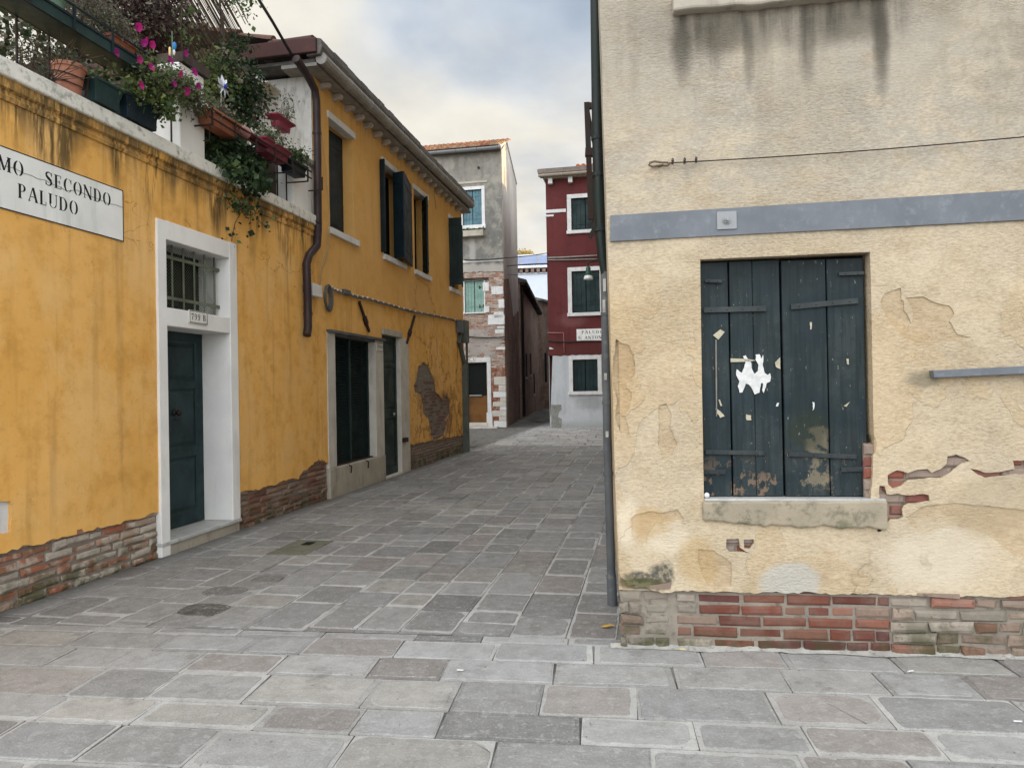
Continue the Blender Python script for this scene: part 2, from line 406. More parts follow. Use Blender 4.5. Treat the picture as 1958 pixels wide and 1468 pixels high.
def mat_stone(name, a, b_, dark=(.10, .09, .07), damt=.5, scale=3, rough=.8, bd=.006, streak=False, speck=.0, green=0):
    m = M(name, rough, .3); X, Y, Z = m.sep()
    n1 = m.noise(scale, 6, .62); n2 = m.noise(scale*7, 5, .65); n3 = m.noise(scale*40, 3, .6)
    c = m.mix(m.mr(n1, .3, .7), a, b_)
    dk = m.mr(m.noise(1, 6, .68, vec=m.mapv((scale*3, scale*3, scale*(.8 if streak else 3)), (3, 3, 1))), .50, .72)
    c = m.mix(m.math('MULTIPLY', dk, damt), c, dark)
    if green: c = m.mix(m.math('MULTIPLY', m.mr(m.noise(scale*2.3, 6, .7), .55, .68), green), c, (.045, .055, .02))
    if speck: c = m.mix(m.math('MULTIPLY', m.mr(n2, .62, .7), speck), c, (.6, .6, .58))
    h = m.math('ADD', m.math('MULTIPLY', n2, .6), m.math('MULTIPLY', n3, .3))
    return m.fin(c, m.bump(h, bd, .6))
MT_WHITE = mat_stone('whitewashed stone', (.80, .79, .76), (.70, .69, .67), (.40, .38, .34), .25, 1.5, .8, .003, True)
MT_LEDGE = mat_stone('weathered white ledge', (.74, .72, .65), (.62, .61, .55), (.12, .12, .10), .8, 3.5, .85, .006, False, 0, .35)
MT_STEP = mat_stone('worn marble step', (.48, .48, .46), (.38, .38, .36), (.16, .15, .13), .5, 4, .5, .003)
MT_CONC = mat_stone('old concrete', (.42, .38, .31), (.33, .30, .25), (.17, .15, .12), .6, 3, .9, .006, True)
MT_JAMB = mat_stone('grey white jamb stone', (.56, .53, .47), (.46, .43, .38), (.24, .21, .17), .5, 2.5, .85, .005, True)
MT_TRIM = mat_stone('white window stone', (.66, .66, .65), (.56, .56, .55), (.22, .22, .20), .35, 4, .8, .004, True)
MT_GUTTER = mat_stone('grey gutter stone', (.30, .285, .26), (.22, .21, .19), (.11, .10, .09), .5, 4, .85, .004)
MT_EAVE = mat_stone('dark grey eave mortar', (.15, .14, .13), (.10, .095, .088), (.05, .045, .04), .5, 5, .95, .01)
MT_EAVEB = mat_stone('grey brown eave board', (.20, .165, .14), (.15, .125, .105), (.07, .06, .05), .5, 5, .95, .01)
MT_CORB = mat_stone('pale corbel stone', (.46, .40, .33), (.34, .30, .25), (.16, .14, .11), .4, 8, .9, .004)
MT_REDROOF = mat_stone('dark red roof board', (.085, .036, .032), (.06, .028, .026), (.04, .025, .02), .5, 3, .8, .004)
MT_ENDWALL = mat_stone('white roughcast', (.60, .59, .55), (.48, .47, .44), (.10, .10, .09), .7, 3.0, .95, .01, True)
MT_DARK = M('dark interior', .9, .1).fin((.012, .013, .013))

def mat_paint(name, a, b_=None, rough=.5, worn=.0, wcol=(.3, .26, .2), bd=.002, grain=True, spec=.25):
    m = M(name, rough, spec); X, Y, Z = m.sep()
    b_ = b_ or tuple(v*.6 for v in a)
    n1 = m.noise(2.5, 5, .6); g = m.noise(1, 5, .65, vec=m.mapv((40, 40, 1.6) if grain else (12, 12, 12)))
    c = m.mix(m.mr(n1, .35, .65), a, b_); c = m.mix(m.math('MULTIPLY', m.mr(g, .45, .7), .35), c, b_); c = m.mix(m.math('MULTIPLY', m.mr(m.noise(14, 6, .75), .55, .7), .25), c, tuple(min(.8, v*2+.02) for v in a))
    if worn: c = m.mix(m.math('MULTIPLY', m.mr(m.noise(9, 6, .7), .62-.1*worn, .68-.1*worn), worn), c, wcol)
    r = m.mr(n1, .3, .7, rough-.08, rough+.15)
    return m.fin(c, m.bump(g, bd, .5), r)
MT_DOOR = mat_paint('dark teal door paint', (.014, .036, .039), (.008, .021, .023), .45, spec=.25)
MT_SHUT = mat_paint('blackish blue shutter paint', (.010, .024, .032), (.006, .014, .020), .5)
MT_SHUTG = mat_paint('blackish green shutter paint', (.008, .026, .026), (.005, .016, .017), .5)
MT_BLUE = mat_paint('faded blue shutter paint', (.11, .21, .25), (.07, .14, .17), .6, .3, (.25, .3, .3))
MT_MINT = mat_paint('pale green shutter paint', (.23, .36, .31), (.17, .28, .24), .6, .2, (.4, .45, .4))
MT_GRATE = mat_paint('grey green iron paint', (.15, .17, .12), (.09, .10, .07), .6, .3, (.10, .06, .03), grain=False)
MT_IRON = mat_paint('rusty black iron', (.018, .015, .013), (.035, .018, .012), .65, .3, (.06, .03, .015), grain=False)
MT_PIPE = mat_paint('dark brown downpipe paint', (.042, .026, .026), (.030, .019, .020), .4, grain=False)
MT_PIPEG = mat_paint('grey cast pipe', (.11, .12, .125), (.075, .08, .085), .55, .25, (.3, .3, .28), grain=False)
MT_PIPED = mat_paint('black green downpipe', (.010, .014, .013), (.012, .022, .018), .45, .12, (.12, .14, .12), grain=False)
MT_PIPEGR = mat_paint('grey green pipe', (.10, .115, .10), (.07, .08, .07), .5, .2, (.2, .2, .18), grain=False)
MT_PLASTIC = mat_paint('light grey plastic', (.62, .62, .58), (.52, .52, .49), .5, .15, (.25, .24, .2), grain=False)
MT_CABLE = mat_paint('grey cable', (.16, .145, .12), (.10, .09, .075), .6, grain=False)
MT_CABLEB = mat_paint('black cable', (.02, .02, .02), (.03, .028, .025), .6, grain=False)
MT_WIREY = mat_paint('cream wire', (.45, .33, .17), (.38, .28, .14), .6, grain=False)
MT_BROWN = mat_paint('orange brown wood', (.17, .075, .018), (.12, .05, .012), .45)
MT_OLDWOOD = mat_paint('old dark boards', (.075, .055, .045), (.035, .028, .024), .85, .3, (.10, .08, .06), .006)
MT_TERRA = mat_paint('terracotta plastic', (.33, .12, .065), (.25, .09, .05), .55, grain=False)
MT_TERRA2 = mat_paint('pinkish terracotta', (.42, .18, .115), (.34, .14, .09), .6, grain=False)
MT_GREENP = mat_paint('dark green plastic', (.018, .045, .042), (.012, .030, .030), .4, grain=False)
MT_NAVYP = mat_paint('blackish blue plastic', (.009, .020, .028), (.006, .014, .02), .4, grain=False)
MT_PALEGREEN = mat_paint('pale green glaze', (.17, .27, .19), (.13, .21, .15), .4, grain=False)
MT_PINK = mat_paint('pink red plastic', (.24, .035, .065), (.19, .028, .05), .45, grain=False)
MT_PINKD = mat_paint('wine red plastic', (.20, .028, .05), (.14, .02, .036), .45, .2, (.35, .2, .2), grain=False)
MT_ROSE = mat_paint('dusty pink plastic', (.40, .20, .19), (.33, .16, .15), .6, grain=False)
MT_BLUEP = M('bright blue paint', .5).fin((.03, .20, .50))
MT_CREAM = M('cream plastic', .6).fin((.6, .45, .22))
MT_STATUE = M('white plaster figure', .7).fin((.62, .63, .62))
MT_SOIL = M('potting soil', .95).fin((.025, .018, .012))
MT_INK = M('black sign paint', .7, .2).fin((.012, .012, .014))
MT_BROWNINK = M('brown ink', .7, .2).fin((.06, .03, .02))
MT_REED = mat_paint('dry reeds', (.11, .075, .05), (.07, .05, .035), .8)
MT_METAL = M('galvanised metal', .5, .5).fin((.25, .255, .26)); MT_METAL.node_tree.nodes['Principled BSDF'].inputs['Metallic'].default_value = .3
MT_ALU = M('bright lamp glass', .3, .6).fin((.55, .57, .56))
MT_LAMPG = mat_paint('green lamp paint', (.018, .06, .045), (.012, .04, .032), .35, grain=False)

def mat_sign(name, tone=(.78, .78, .75)):
    m = M(name, .75, .25)
    n = m.noise(3, 5, .6); s_ = m.noise(1, 5, .6, vec=m.mapv((9, 9, 1.2)))
    c = m.mix(m.mr(n, .35, .65), tone, tuple(v*.9 for v in tone))
    c = m.mix(m.math('MULTIPLY', m.mr(s_, .52, .72), .35), c, (.34, .37, .34))
    return m.fin(c, m.bump(m.noise(30, 4, .6), .002, .4))
MT_SIGN = mat_sign('painted white sign panel')
MT_PLATE = mat_sign('white number plate', (.70, .69, .64))

def mat_foliage(name, tint=(1, 1, 1)):
    m = M(name, .55, .25)
    c = m.mix(1.0, m.attr()[0], tint, 'MULTIPLY')
    tr = m.N('ShaderNodeBsdfTranslucent'); m.L(c, tr.inputs[0]); mx = m.N('ShaderNodeMixShader'); mx.inputs[0].default_value = .3
    m.L(m.b.outputs[0], mx.inputs[1]); m.L(tr.outputs[0], mx.inputs[2]); m.L(mx.outputs[0], m.out.inputs[0])
    return m.fin(c)
MT_LEAF = mat_foliage('leaves'); MT_PETAL = mat_foliage('petals')
MT_STEM = mat_paint('twig bark', (.06, .045, .03), (.04, .03, .02), .8, grain=False)

def mat_brick(name, lime=.3, limec=(.42, .38, .32), moss=0., mossz=.1, dirt=.3):
    m = M(name, .9, .15); X, Y, Z = m.sep()
    base = m.attr()[0]
    n1 = m.noise(9, 6, .7); n2 = m.noise(45, 4, .65); n3 = m.noise(2.2, 5, .6)
    c = m.mix(m.math('MULTIPLY', m.mr(n1, .4, .7), .5), base, m.mix(1.0, base, (.45, .42, .42), 'MULTIPLY'))
    c = m.mix(m.math('MULTIPLY', m.mr(m.math('ADD', m.math('MULTIPLY', n3, .55), m.math('MULTIPLY', n1, .45)), .47, .60), lime), c, limec)
    c = m.mix(m.math('MULTIPLY', m.mr(m.noise(14, 6, .75), .56, .66), dirt), c, (.07, .055, .045))
    if moss:
        mk = m.math('MULTIPLY', m.mr(Z, mossz*1.8, mossz*.2), m.mr(m.noise(5, 6, .7), .40, .58))
        c = m.mix(m.math('MULTIPLY', mk, moss), c, (.05, .055, .022))
    h = m.math('ADD', m.math('MULTIPLY', n1, .7), m.math('MULTIPLY', n2, .4))
    return m.fin(c, m.bump(h, .008, .8))
MT_BRKR = mat_brick('red wall brick', .25, (.30, .21, .165), .7, .08, .5)
MT_BRKW = mat_brick('limewashed old brick', .85, (.44, .39, .32), .85, .2, .45)
MT_BRKO = mat_brick('old brown brick', .5, (.29, .235, .185), .75, .18, .7)
MT_BRKX = mat_brick('dusty exposed brick', .35, (.26, .20, .17), 0, .1, .3)
MT_BRKF = mat_brick('far house brick', .55, (.50, .43, .37), 0, .1, .3)
MT_BRKD = mat_brick('dark alley brick', .3, (.24, .18, .15), 0, .1, .55)
MT_MORT = mat_stone('grey lime mortar', (.27, .235, .19), (.19, .165, .135), (.08, .07, .055), .7, 8, .95, .008)
MT_FOOT = mat_stone('pale cement skirt', (.40, .385, .35), (.28, .27, .24), (.11, .10, .08), .8, 9, .95, .012)
MT_MORTD = mat_stone('dirty mortar', (.24, .20, .165), (.18, .15, .125), (.07, .06, .05), .6, 6, .95, .008, False, 0, .3)

# cream facade, near right
def mat_cream(name='cream rendered plaster', tint=None):
    m = M(name, .92, .12); X, Y, Z = m.sep()
    w_ = m.noise(5, 5, .65)
    n1 = m.noise(1.1, 5, .6); n2 = m.noise(5, 6, .65, vec=m.mapv((1, 1, 1.6))); n3 = m.noise(1, 4, .7, vec=m.mapv((38, 38, 85))); n4 = m.noise(260, 3, .6)
    low = (.50, .405, .28); hi = (.385, .345, .285)
    c = m.mix(m.mr(m.math('ADD', Z, m.math('MULTIPLY', n1, .5)), 2.4, 3.1), low, hi)
    c = m.mix(m.math('MULTIPLY', m.mr(n1, .42, .66), .5), c, (.53, .43, .295))
    c = m.mix(m.math('MULTIPLY', m.mr(n2, .45, .68), .5), c, (.38, .29, .18))
    c = m.mix(m.math('MULTIPLY', m.mr(m.noise(2.2, 5, .6, vec=m.mapv((1, 1, 1), (8, 2, 3))), .5, .7), .45), c, (.46, .40, .32))
    # flaked layers: steps of a slow noise
    lay = m.noise(1.15, 5, .5, vec=m.mapv((1, 1, .75), (1.2, 0, 3.4)))
    stepv = m.math('ADD', m.mr(lay, .485, .49), m.mr(lay, .56, .566))
    lowz = m.mr(Z, 2.4, 1.9)
    stp = m.math('MULTIPLY', stepv, lowz)
    edge = m.math('MULTIPLY', m.math('ADD', m.mr(m.math('ABSOLUTE', m.math('SUBTRACT', lay, .487)), 0, .006, 1, 0), m.mr(m.math('ABSOLUTE', m.math('SUBTRACT', lay, .563)), 0, .005, 1, 0)), lowz)
    c = m.mix(m.math('MULTIPLY', stp, .42), c, (.49, .36, .21))
    c = m.mix(m.math('MULTIPLY', m.mr(m.noise(2.6, 6, .7, vec=m.mapv((1, 1, 1), (3, 8, 1))), .5, .62), .5), c, (.54, .45, .32))
    c = m.mix(m.math('MULTIPLY', m.mr(n3, .5, .66), .38), c, (.30, .225, .14))
    c = m.mix(m.math('MULTIPLY', m.mr(n3, .5, .36), .25), c, (.72, .60, .42))
    # grey damp stone-coloured field high up
    c = m.mix(m.math('MULTIPLY', m.math('MULTIPLY', m.mr(Z, 2.65, 3.5), m.mr(n1, .36, .58)), .55), c, (.33, .30, .25))
    c = m.mix(m.math('MULTIPLY', m.math('MULTIPLY', m.mr(m.noise(1, 5, .65, vec=m.mapv((5, 5, .8), (3, 3, 9))), .5, .68), m.mr(Z, 2.7, 3.4)), .4), c, (.24, .21, .165))
    rgt = m.math('MULTIPLY', m.mr(X, 1.4, 2.3), m.mr(Z, 2.7, 3.3))
    c = m.mix(m.math('MULTIPLY', m.math('MULTIPLY', rgt, m.mr(w_, .42, .62)), .55), c, (.22, .19, .14))
    # black runs below the upper window sill
    run = m.noise(1, 4, .65, vec=m.mapv((16, 16, 1.3)))
    frm = m.math('MULTIPLY', m.mr(X, .36, .42), m.mr(X, 1.72, 1.62))
    dz = m.math('SUBTRACT', 3.73, Z)
    lng = m.mr(m.noise(1, 2, .5, vec=m.mapv((6, 0, 0), (2, 0, 0))), .3, .7, .12, .55)
    runm = m.math('MULTIPLY', m.math('MULTIPLY', frm, m.mr(m.math('DIVIDE', dz, lng), 1.0, .1)), m.mr(m.math('ADD', m.math('MULTIPLY', run, .6), m.math('MULTIPLY', w_, .4)), .40, .64))
    c = m.mix(m.math('MULTIPLY', m.spot(1.0, 3.66, .75, .17, 1.2, .35, 5, w_), .45), c, (.16, .14, .11))
    c = m.mix(m.math('MULTIPLY', runm, .75), c, (.07, .062, .05))
    for (sx, sz, rx, rz, a) in ((.42, 3.56, .055, .20, .65), (.80, 3.5, .03, .2, .5), (1.53, 3.50, .04, .25, .75), (1.13, 3.5, .04, .2, .45), (.62, 3.60, .2, .1, .5), (1.35, 3.60, .18, .1, .45)):
        c = m.mix(m.math('MULTIPLY', m.spot(sx, sz, rx, rz, 1.2, .25, 5, w_), a), c, (.055, .05, .04))
    # moss and black mould at the foot by the corner
    mo = m.math('MAXIMUM', m.spot(.235, .43, .085, .075, .6, .6, 6), m.spot(.12, .42, .10, .035, .6, .6, 7))
    mo = m.math('MULTIPLY', mo, m.mr(m.noise(30, 5, .7), .35, .55, .45, 1))
    c = m.mix(m.math('MULTIPLY', mo, .9), c, (.06, .062, .055))
    c = m.mix(m.math('MULTIPLY', m.spot(.13, .385, .14, .035, .7, .3, 5, w_), .8), c, (.06, .065, .022))
    # white salt bloom
    c = m.mix(m.math('MULTIPLY', m.spot(.97, .40, .17, .12, .35, .16, 5, w_), .75), c, (.47, .46, .42))
    c = m.mix(m.math('MULTIPLY', m.spot(1.75, .56, .28, .2, .8, .3, 5, w_), .6), c, (.58, .51, .40))
    c = m.mix(m.math('MULTIPLY', m.spot(.28, .66, .12, .10, .8, .4, 5, w_), .7), c, (.66, .57, .43))
    c = m.mix(m.math('MULTIPLY', m.spot(.05, .75, .06, .16, .7, .4, 5, w_), .6), c, (.66, .57, .43))
    c = m.mix(m.math('MULTIPLY', m.spot(.19, .74, .12, .09, .5, .4, 5, w_), .5), c, (.46, .31, .14))
    c = m.mix(m.math('MULTIPLY', m.spot(.46, .52, .12, .14, .5, .25, 5, w_), .5), c, (.44, .30, .135))
    c = m.mix(m.math('MULTIPLY', m.spot(2.1, .86, .25, .17, .6, .4, 5, w_), .5), c, (.36, .29, .19))
    c = m.mix(m.math('MULTIPLY', m.spot(1.72, 1.56, .09, .045, .8, .35, 5, w_), .65), c, (.17, .15, .11))
    # thin dark cracks from the corners of the opening
    cl = m.noise(.7, 5, .55, vec=m.mapv((1, 1, 1), (4.4, 0, 1.1)))
    ck = m.math('MULTIPLY', m.mr(m.math('ABSOLUTE', m.math('SUBTRACT', cl, .5)), 0, .006, 1, 0), m.mr(m.noise(1.3, 2, .5), .55, .65))
    c = m.mix(m.math('MULTIPLY', ck, .28), c, (.2, .15, .09))
    h = m.math('ADD', m.math('MULTIPLY', n3, .85), m.math('MULTIPLY', n4, .15))
    h = m.math('ADD', h, m.math('MULTIPLY', n2, .6))
    rg = m.mr(m.noise(1.4, 4, .6, vec=m.mapv((1, 1, 1), (6, 6, 2))), .38, .62, .35, 1.05)
    h = m.math('ADD', m.math('MULTIPLY', h, rg), m.math('MULTIPLY', m.noise(9, 4, .6), .25))
    nb = m.bump(h, .016, 1.0)
    hs = m.math('SUBTRACT', m.math('MULTIPLY', stp, 1.0), m.math('MULTIPLY', ck, .7))
    nb = m.bump(hs, .005, .7, nb)
    if tint: c = m.mix(1.0, c, tint, 'MULTIPLY')
    return m.fin(c, nb)
MT_CREAMW = mat_cream(); MT_CREAMU = mat_cream('under coat of cream plaster', (.93, .885, .83))

def mat_plain_plaster(name, a, b_, dark, scale=1.2, damt=.5, topdark=None, bd=.01):
    m = M(name, .92, .12); X, Y, Z = m.sep()
    n1 = m.noise(scale, 6, .62); n2 = m.noise(scale*5, 6, .68); st = m.noise(1, 5, .6, vec=m.mapv((6*scale, 6*scale, .7*scale)))
    c = m.mix(m.mr(n1, .35, .65), a, b_)
    c = m.mix(m.math('MULTIPLY', m.mr(m.math('ADD', m.math('MULTIPLY', st, .5), m.math('MULTIPLY', n2, .5)), .48, .62), damt), c, dark)
    return m, c, n1, n2, st
# tall grey house
m, c, n1, n2, st = mat_plain_plaster('grey peeling plaster', (.27, .25, .21), (.21, .20, .175), (.12, .115, .105), .7, .5); X, Y, Z = m.sep()
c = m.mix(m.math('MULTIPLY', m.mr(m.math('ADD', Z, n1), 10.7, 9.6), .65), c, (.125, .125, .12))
fleck = m.mr(m.noise(5.5, 7, .78), .60, .64)
c = m.mix(m.math('MULTIPLY', m.math('MULTIPLY', fleck, m.mr(X, -.85, -.6)), .6), c, (.36, .36, .34))
c = m.mix(m.math('MULTIPLY', m.spot(-1.25, 7.0, .12, .7, 1.0, .2, 4), .6), c, (.42, .41, .38))
c = m.mix(m.mr(m.math('ADD', Z, m.math('MULTIPLY', n2, .3)), 6.75, 6.6), c, (.34, .32, .29))
c = m.mix(m.math('MULTIPLY', m.mr(m.noise(1.6, 6, .7), .45, .62), .45), c, (.40, .37, .31))
MT_GREYP = m.fin(c, m.bump(n2, .02, .6))
m, c, n1, n2, st = mat_plain_plaster('grey side plaster', (.66, .60, .53), (.54, .49, .44), (.34, .30, .27), .5, .4); MT_GREYS = m.fin(c, m.bump(n2, .02, .4))
m, c, n1, n2, st = mat_plain_plaster('dark red plaster', (.125, .034, .034), (.10, .028, .028), (.075, .026, .026), .9, .5); X, Y, Z = m.sep()
c = m.mix(m.math('MULTIPLY', m.spot(.95, 4.15, .55, .25, 1.0, .2, 3), .35), c, (.25, .12, .12)); c = m.mix(m.math('MULTIPLY', m.mr(Z, 3.4, 3.0), m.mr(n2, .45, .6)), c, (.09, .035, .03))
MT_REDP = m.fin(c, m.bump(n2, .015, .5))
m, c, n1, n2, st = mat_plain_plaster('stained white plaster', (.50, .52, .54), (.44, .46, .48), (.33, .34, .35), .9, .4); X, Y, Z = m.sep()
c = m.mix(m.math('MULTIPLY', m.spot(1.6, .95, .55, .28, 1.0, .35, 3), .5), c, (.2, .2, .2)); c = m.mix(m.math('MULTIPLY', m.mr(Z, .35, .05), .5), c, (.25, .25, .23))
MT_WHITEP = m.fin(c, m.bump(n2, .012, .5))
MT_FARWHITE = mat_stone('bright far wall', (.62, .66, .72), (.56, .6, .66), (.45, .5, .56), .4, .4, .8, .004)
MT_SOLAR = M('solar panel', .15, .6).fin((.22, .27, .42))
MT_SOLARF = M('solar frame', .5, .4).fin((.25, .26, .3))
def mat_tile():
    m = M('clay roof tile', .85, .2); base = m.attr()[0]
    n = m.noise(6, 5, .65)
    c = m.mix(m.math('MULTIPLY', m.mr(n, .4, .65), .5), base, (.10, .07, .05))
    return m.fin(c, m.bump(m.noise(20, 4, .6), .008, .5))
MT_TILE = mat_tile()

# window shutters, near right: worn paint, per-plank colour in the attribute
def mat_oldshutter():
    m = M('worn blue black boards', .6, .16); X, Y, Z = m.sep()
    base = m.attr()[0]
    g = m.noise(1, 6, .65, vec=m.mapv((28, 28, 1.4))); g2 = m.noise(1, 5, .7, vec=m.mapv((120, 120, 7))); n1 = m.noise(3.2, 5, .6); n2 = m.noise(11, 6, .7)
    c = m.mix(m.math('MULTIPLY', m.mr(n1, .36, .62), .75), base, (.040, .049, .049))
    c = m.mix(m.math('MULTIPLY', m.mr(g, .42, .62), .6), c, (.008, .014, .015))
    c = m.mix(m.math('MULTIPLY', m.mr(n2, .5, .62), .5), c, (.016, .024, .022))
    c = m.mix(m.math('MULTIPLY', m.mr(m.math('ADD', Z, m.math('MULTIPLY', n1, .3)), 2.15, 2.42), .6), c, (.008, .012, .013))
    # bare wood where the paint has gone
    chips = m.mr(m.math('ADD', m.math('MULTIPLY', g, .35), m.math('MULTIPLY', n2, .65)), .545, .565)
    foot = m.mr(Z, 1.22, .92, .0, 1)
    c = m.mix(m.math('MULTIPLY', m.math('MULTIPLY', chips, foot), .85), c, (.17, .12, .085))
    s1 = m.spot(1.155, 1.22, .06, .15, .6, .4, 8); s2 = m.spot(1.15, 1.03, .12, .10, .6, .5, 8)
    c = m.mix(m.math('MULTIPLY', m.math('MULTIPLY', m.math('MAXIMUM', s1, s2), m.mr(n2, .48, .55)), .7), c, (.20, .165, .11))
    c = m.mix(m.math('MULTIPLY', m.spot(1.11, 1.28, .11, .12, .8, .4, 6), .6), c, (.022, .028, .016))
    fl = m.mr(m.noise(1, 6, .7, vec=m.mapv((55, 55, 18), (2, 1, 5))), .64, .67)
    c = m.mix(m.math('MULTIPLY', m.math('MULTIPLY', fl, m.mr(n1, .40, .5)), .7), c, (.30, .30, .27))
    scr = m.mr(m.noise(1, 5, .7, vec=m.mapv((8, 8, 90), (7, 0, 2))), .66, .70)
    c = m.mix(m.math('MULTIPLY', scr, .4), c, (.075, .09, .09))
    h = m.math('ADD', m.math('MULTIPLY', g, .7), m.math('MULTIPLY', g2, .3)); h = m.math('SUBTRACT', h, m.math('MULTIPLY', m.math('MULTIPLY', chips, foot), .5))
    return m.fin(c, m.bump(h, .004, .7), m.mr(n1, .3, .7, .42, .7))
MT_OLDSH = mat_oldshutter()
MT_STRAP = mat_paint('painted iron strap', (.040, .046, .045), (.022, .028, .030), .5, .2, (.10, .09, .07), grain=False)
def mat_paper(name, a):
    m = M(name, .9, .1); n = m.noise(25, 5, .7)
    return m.fin(m.mix(m.mr(n, .4, .65), a, tuple(v*.8 for v in a)), m.bump(n, .002, .5))
MT_PAPER = mat_paper('torn white paper', (.62, .62, .60)); MT_TAPE = mat_paper('yellowed paper', (.44, .40, .30)); MT_LATH = mat_paper('grey glue line', (.20, .19, .16))
MT_BAND = mat_stone('galvanised steel band', (.15, .162, .18), (.12, .13, .145), (.22, .235, .255), .6, 5, .5, .002)

# paving
def mat_paving():
    m = M('trachyte paving', .7, .25); X, Y, Z = m.sep()
    base = m.attr()[0]; al = m.attr()[2]
    n1 = m.noise(1.1, 5, .6); n2 = m.noise(7, 6, .7); n3 = m.noise(75, 3, .7); v = m.noise(150, 2, .6)
    c = m.mix(m.math('MULTIPLY', m.mr(n2, .38, .64), .6), base, m.mix(1.0, base, (.70, .69, .67), 'MULTIPLY'))
    c = m.mix(m.math('MULTIPLY', m.mr(n1, .45, .7), .3), c, (.19, .18, .165))
    c = m.mix(m.math('MULTIPLY', m.mr(m.noise(16, 4, .7), .54, .64), .35), c, (.40, .395, .38))
    c = m.mix(m.math('MULTIPLY', m.mr(n3, .54, .66), .4), c, (.46, .46, .45))
    c = m.mix(m.math('MULTIPLY', m.mr(m.noise(3.4, 7, .75), .55, .66), .4), c, (.12, .112, .10))
    c = m.mix(m.math('MULTIPLY', m.mr(v, .60, .66), .4), c, (.07, .068, .065))
    pits = m.mr(m.noise(26, 4, .8), .66, .70)
    c = m.mix(m.math('MULTIPLY', pits, .45), c, (.07, .066, .06))
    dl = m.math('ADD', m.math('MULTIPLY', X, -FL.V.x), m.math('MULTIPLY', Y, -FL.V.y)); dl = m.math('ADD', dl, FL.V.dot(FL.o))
    c = m.mix(m.math('MULTIPLY', m.mr(m.math('ADD', dl, m.math('MULTIPLY', n2, .3)), .42, .12), .7), c, (.06, .055, .042))  # dirt strip along the left wall foot, also painting in contact shade
    h = m.math('ADD', m.math('MULTIPLY', n2, .6), m.math('MULTIPLY', n3, .3)); h = m.math('SUBTRACT', h, m.math('MULTIPLY', pits, .5))
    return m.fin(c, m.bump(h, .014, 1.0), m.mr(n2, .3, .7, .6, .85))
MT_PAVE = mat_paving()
def mat_joint():
    m = M('paving joint cement', .9, .15)
    n1 = m.noise(1.3, 4, .6); n2 = m.noise(22, 5, .7); n3 = m.noise(.45, 3, .6)
    c = m.mix(m.mr(n1, .40, .60), (.055, .05, .045), (.20, .19, .175))
    c = m.mix(m.math('MULTIPLY', m.mr(n2, .45, .65), .5), c, (.14, .135, .125))
    return m.fin(c, m.bump(n2, .006, .8))
MT_JOINT = mat_joint()
MT_GROUND = mat_stone('packed ground', (.20, .19, .18), (.16, .155, .145), (.1, .1, .09), .4, 1, .95, .01)

def mat_bricktex(name, a, b_, mort, dark, damt=.5, sc=1.0):
    m = M(name, .92, .12); X, Y, Z = m.sep()
    cb = m.N('ShaderNodeCombineXYZ'); m.L(X, cb.inputs[0]); m.L(Z, cb.inputs[1])
    wv = m.N('ShaderNodeVectorMath'); wv.operation = 'ADD'; m.L(cb.outputs[0], wv.inputs[0])
    sc_ = m.N('ShaderNodeVectorMath'); sc_.operation = 'SCALE'; m.L(m.noise(2, 3, .6, col=True), sc_.inputs[0]); sc_.inputs['Scale'].default_value = .06; m.L(sc_.outputs[0], wv.inputs[1])
    bt = m.N('ShaderNodeTexBrick'); m.L(wv.outputs[0], bt.inputs[0]); bt.inputs['Scale'].default_value = 1
    bt.inputs['Brick Width'].default_value = .25*sc; bt.inputs['Row Height'].default_value = .07*sc; bt.inputs['Mortar Size'].default_value = .008*sc; bt.inputs['Mortar Smooth'].default_value = .4
    bt.inputs['Color1'].default_value = (*a, 1); bt.inputs['Color2'].default_value = (*b_, 1); bt.inputs['Mortar'].default_value = (*mort, 1)
    n1 = m.noise(.8, 6, .68); n2 = m.noise(5, 6, .7)
    c = m.mix(m.math('MULTIPLY', m.mr(n2, .4, .65), .5), bt.outputs[0], mort)
    c = m.mix(m.math('MULTIPLY', m.mr(n1, .42, .6), damt), c, dark)
    h = m.math('ADD', m.math('MULTIPLY', n2, .6), bt.outputs[1])
    return m.fin(c, m.bump(h, .012, -.7))
MT_BT_DARK = mat_bricktex('dark red brickwork', (.36, .18, .13), (.27, .15, .11), (.38, .33, .28), (.12, .095, .075), .55)
MT_BT_LIT = mat_bricktex('worn brickwork', (.26, .13, .09), (.20, .12, .09), (.30, .26, .22), (.09, .06, .05), .6)

# ================================================================= GROUND
g = MB(); g.face([(-400, -60, -.009), (400, -60, -.009), (400, 600, -.009), (-400, 600, -.009)])
tag(g.build('ground', MT_JOINT), kind='structure')

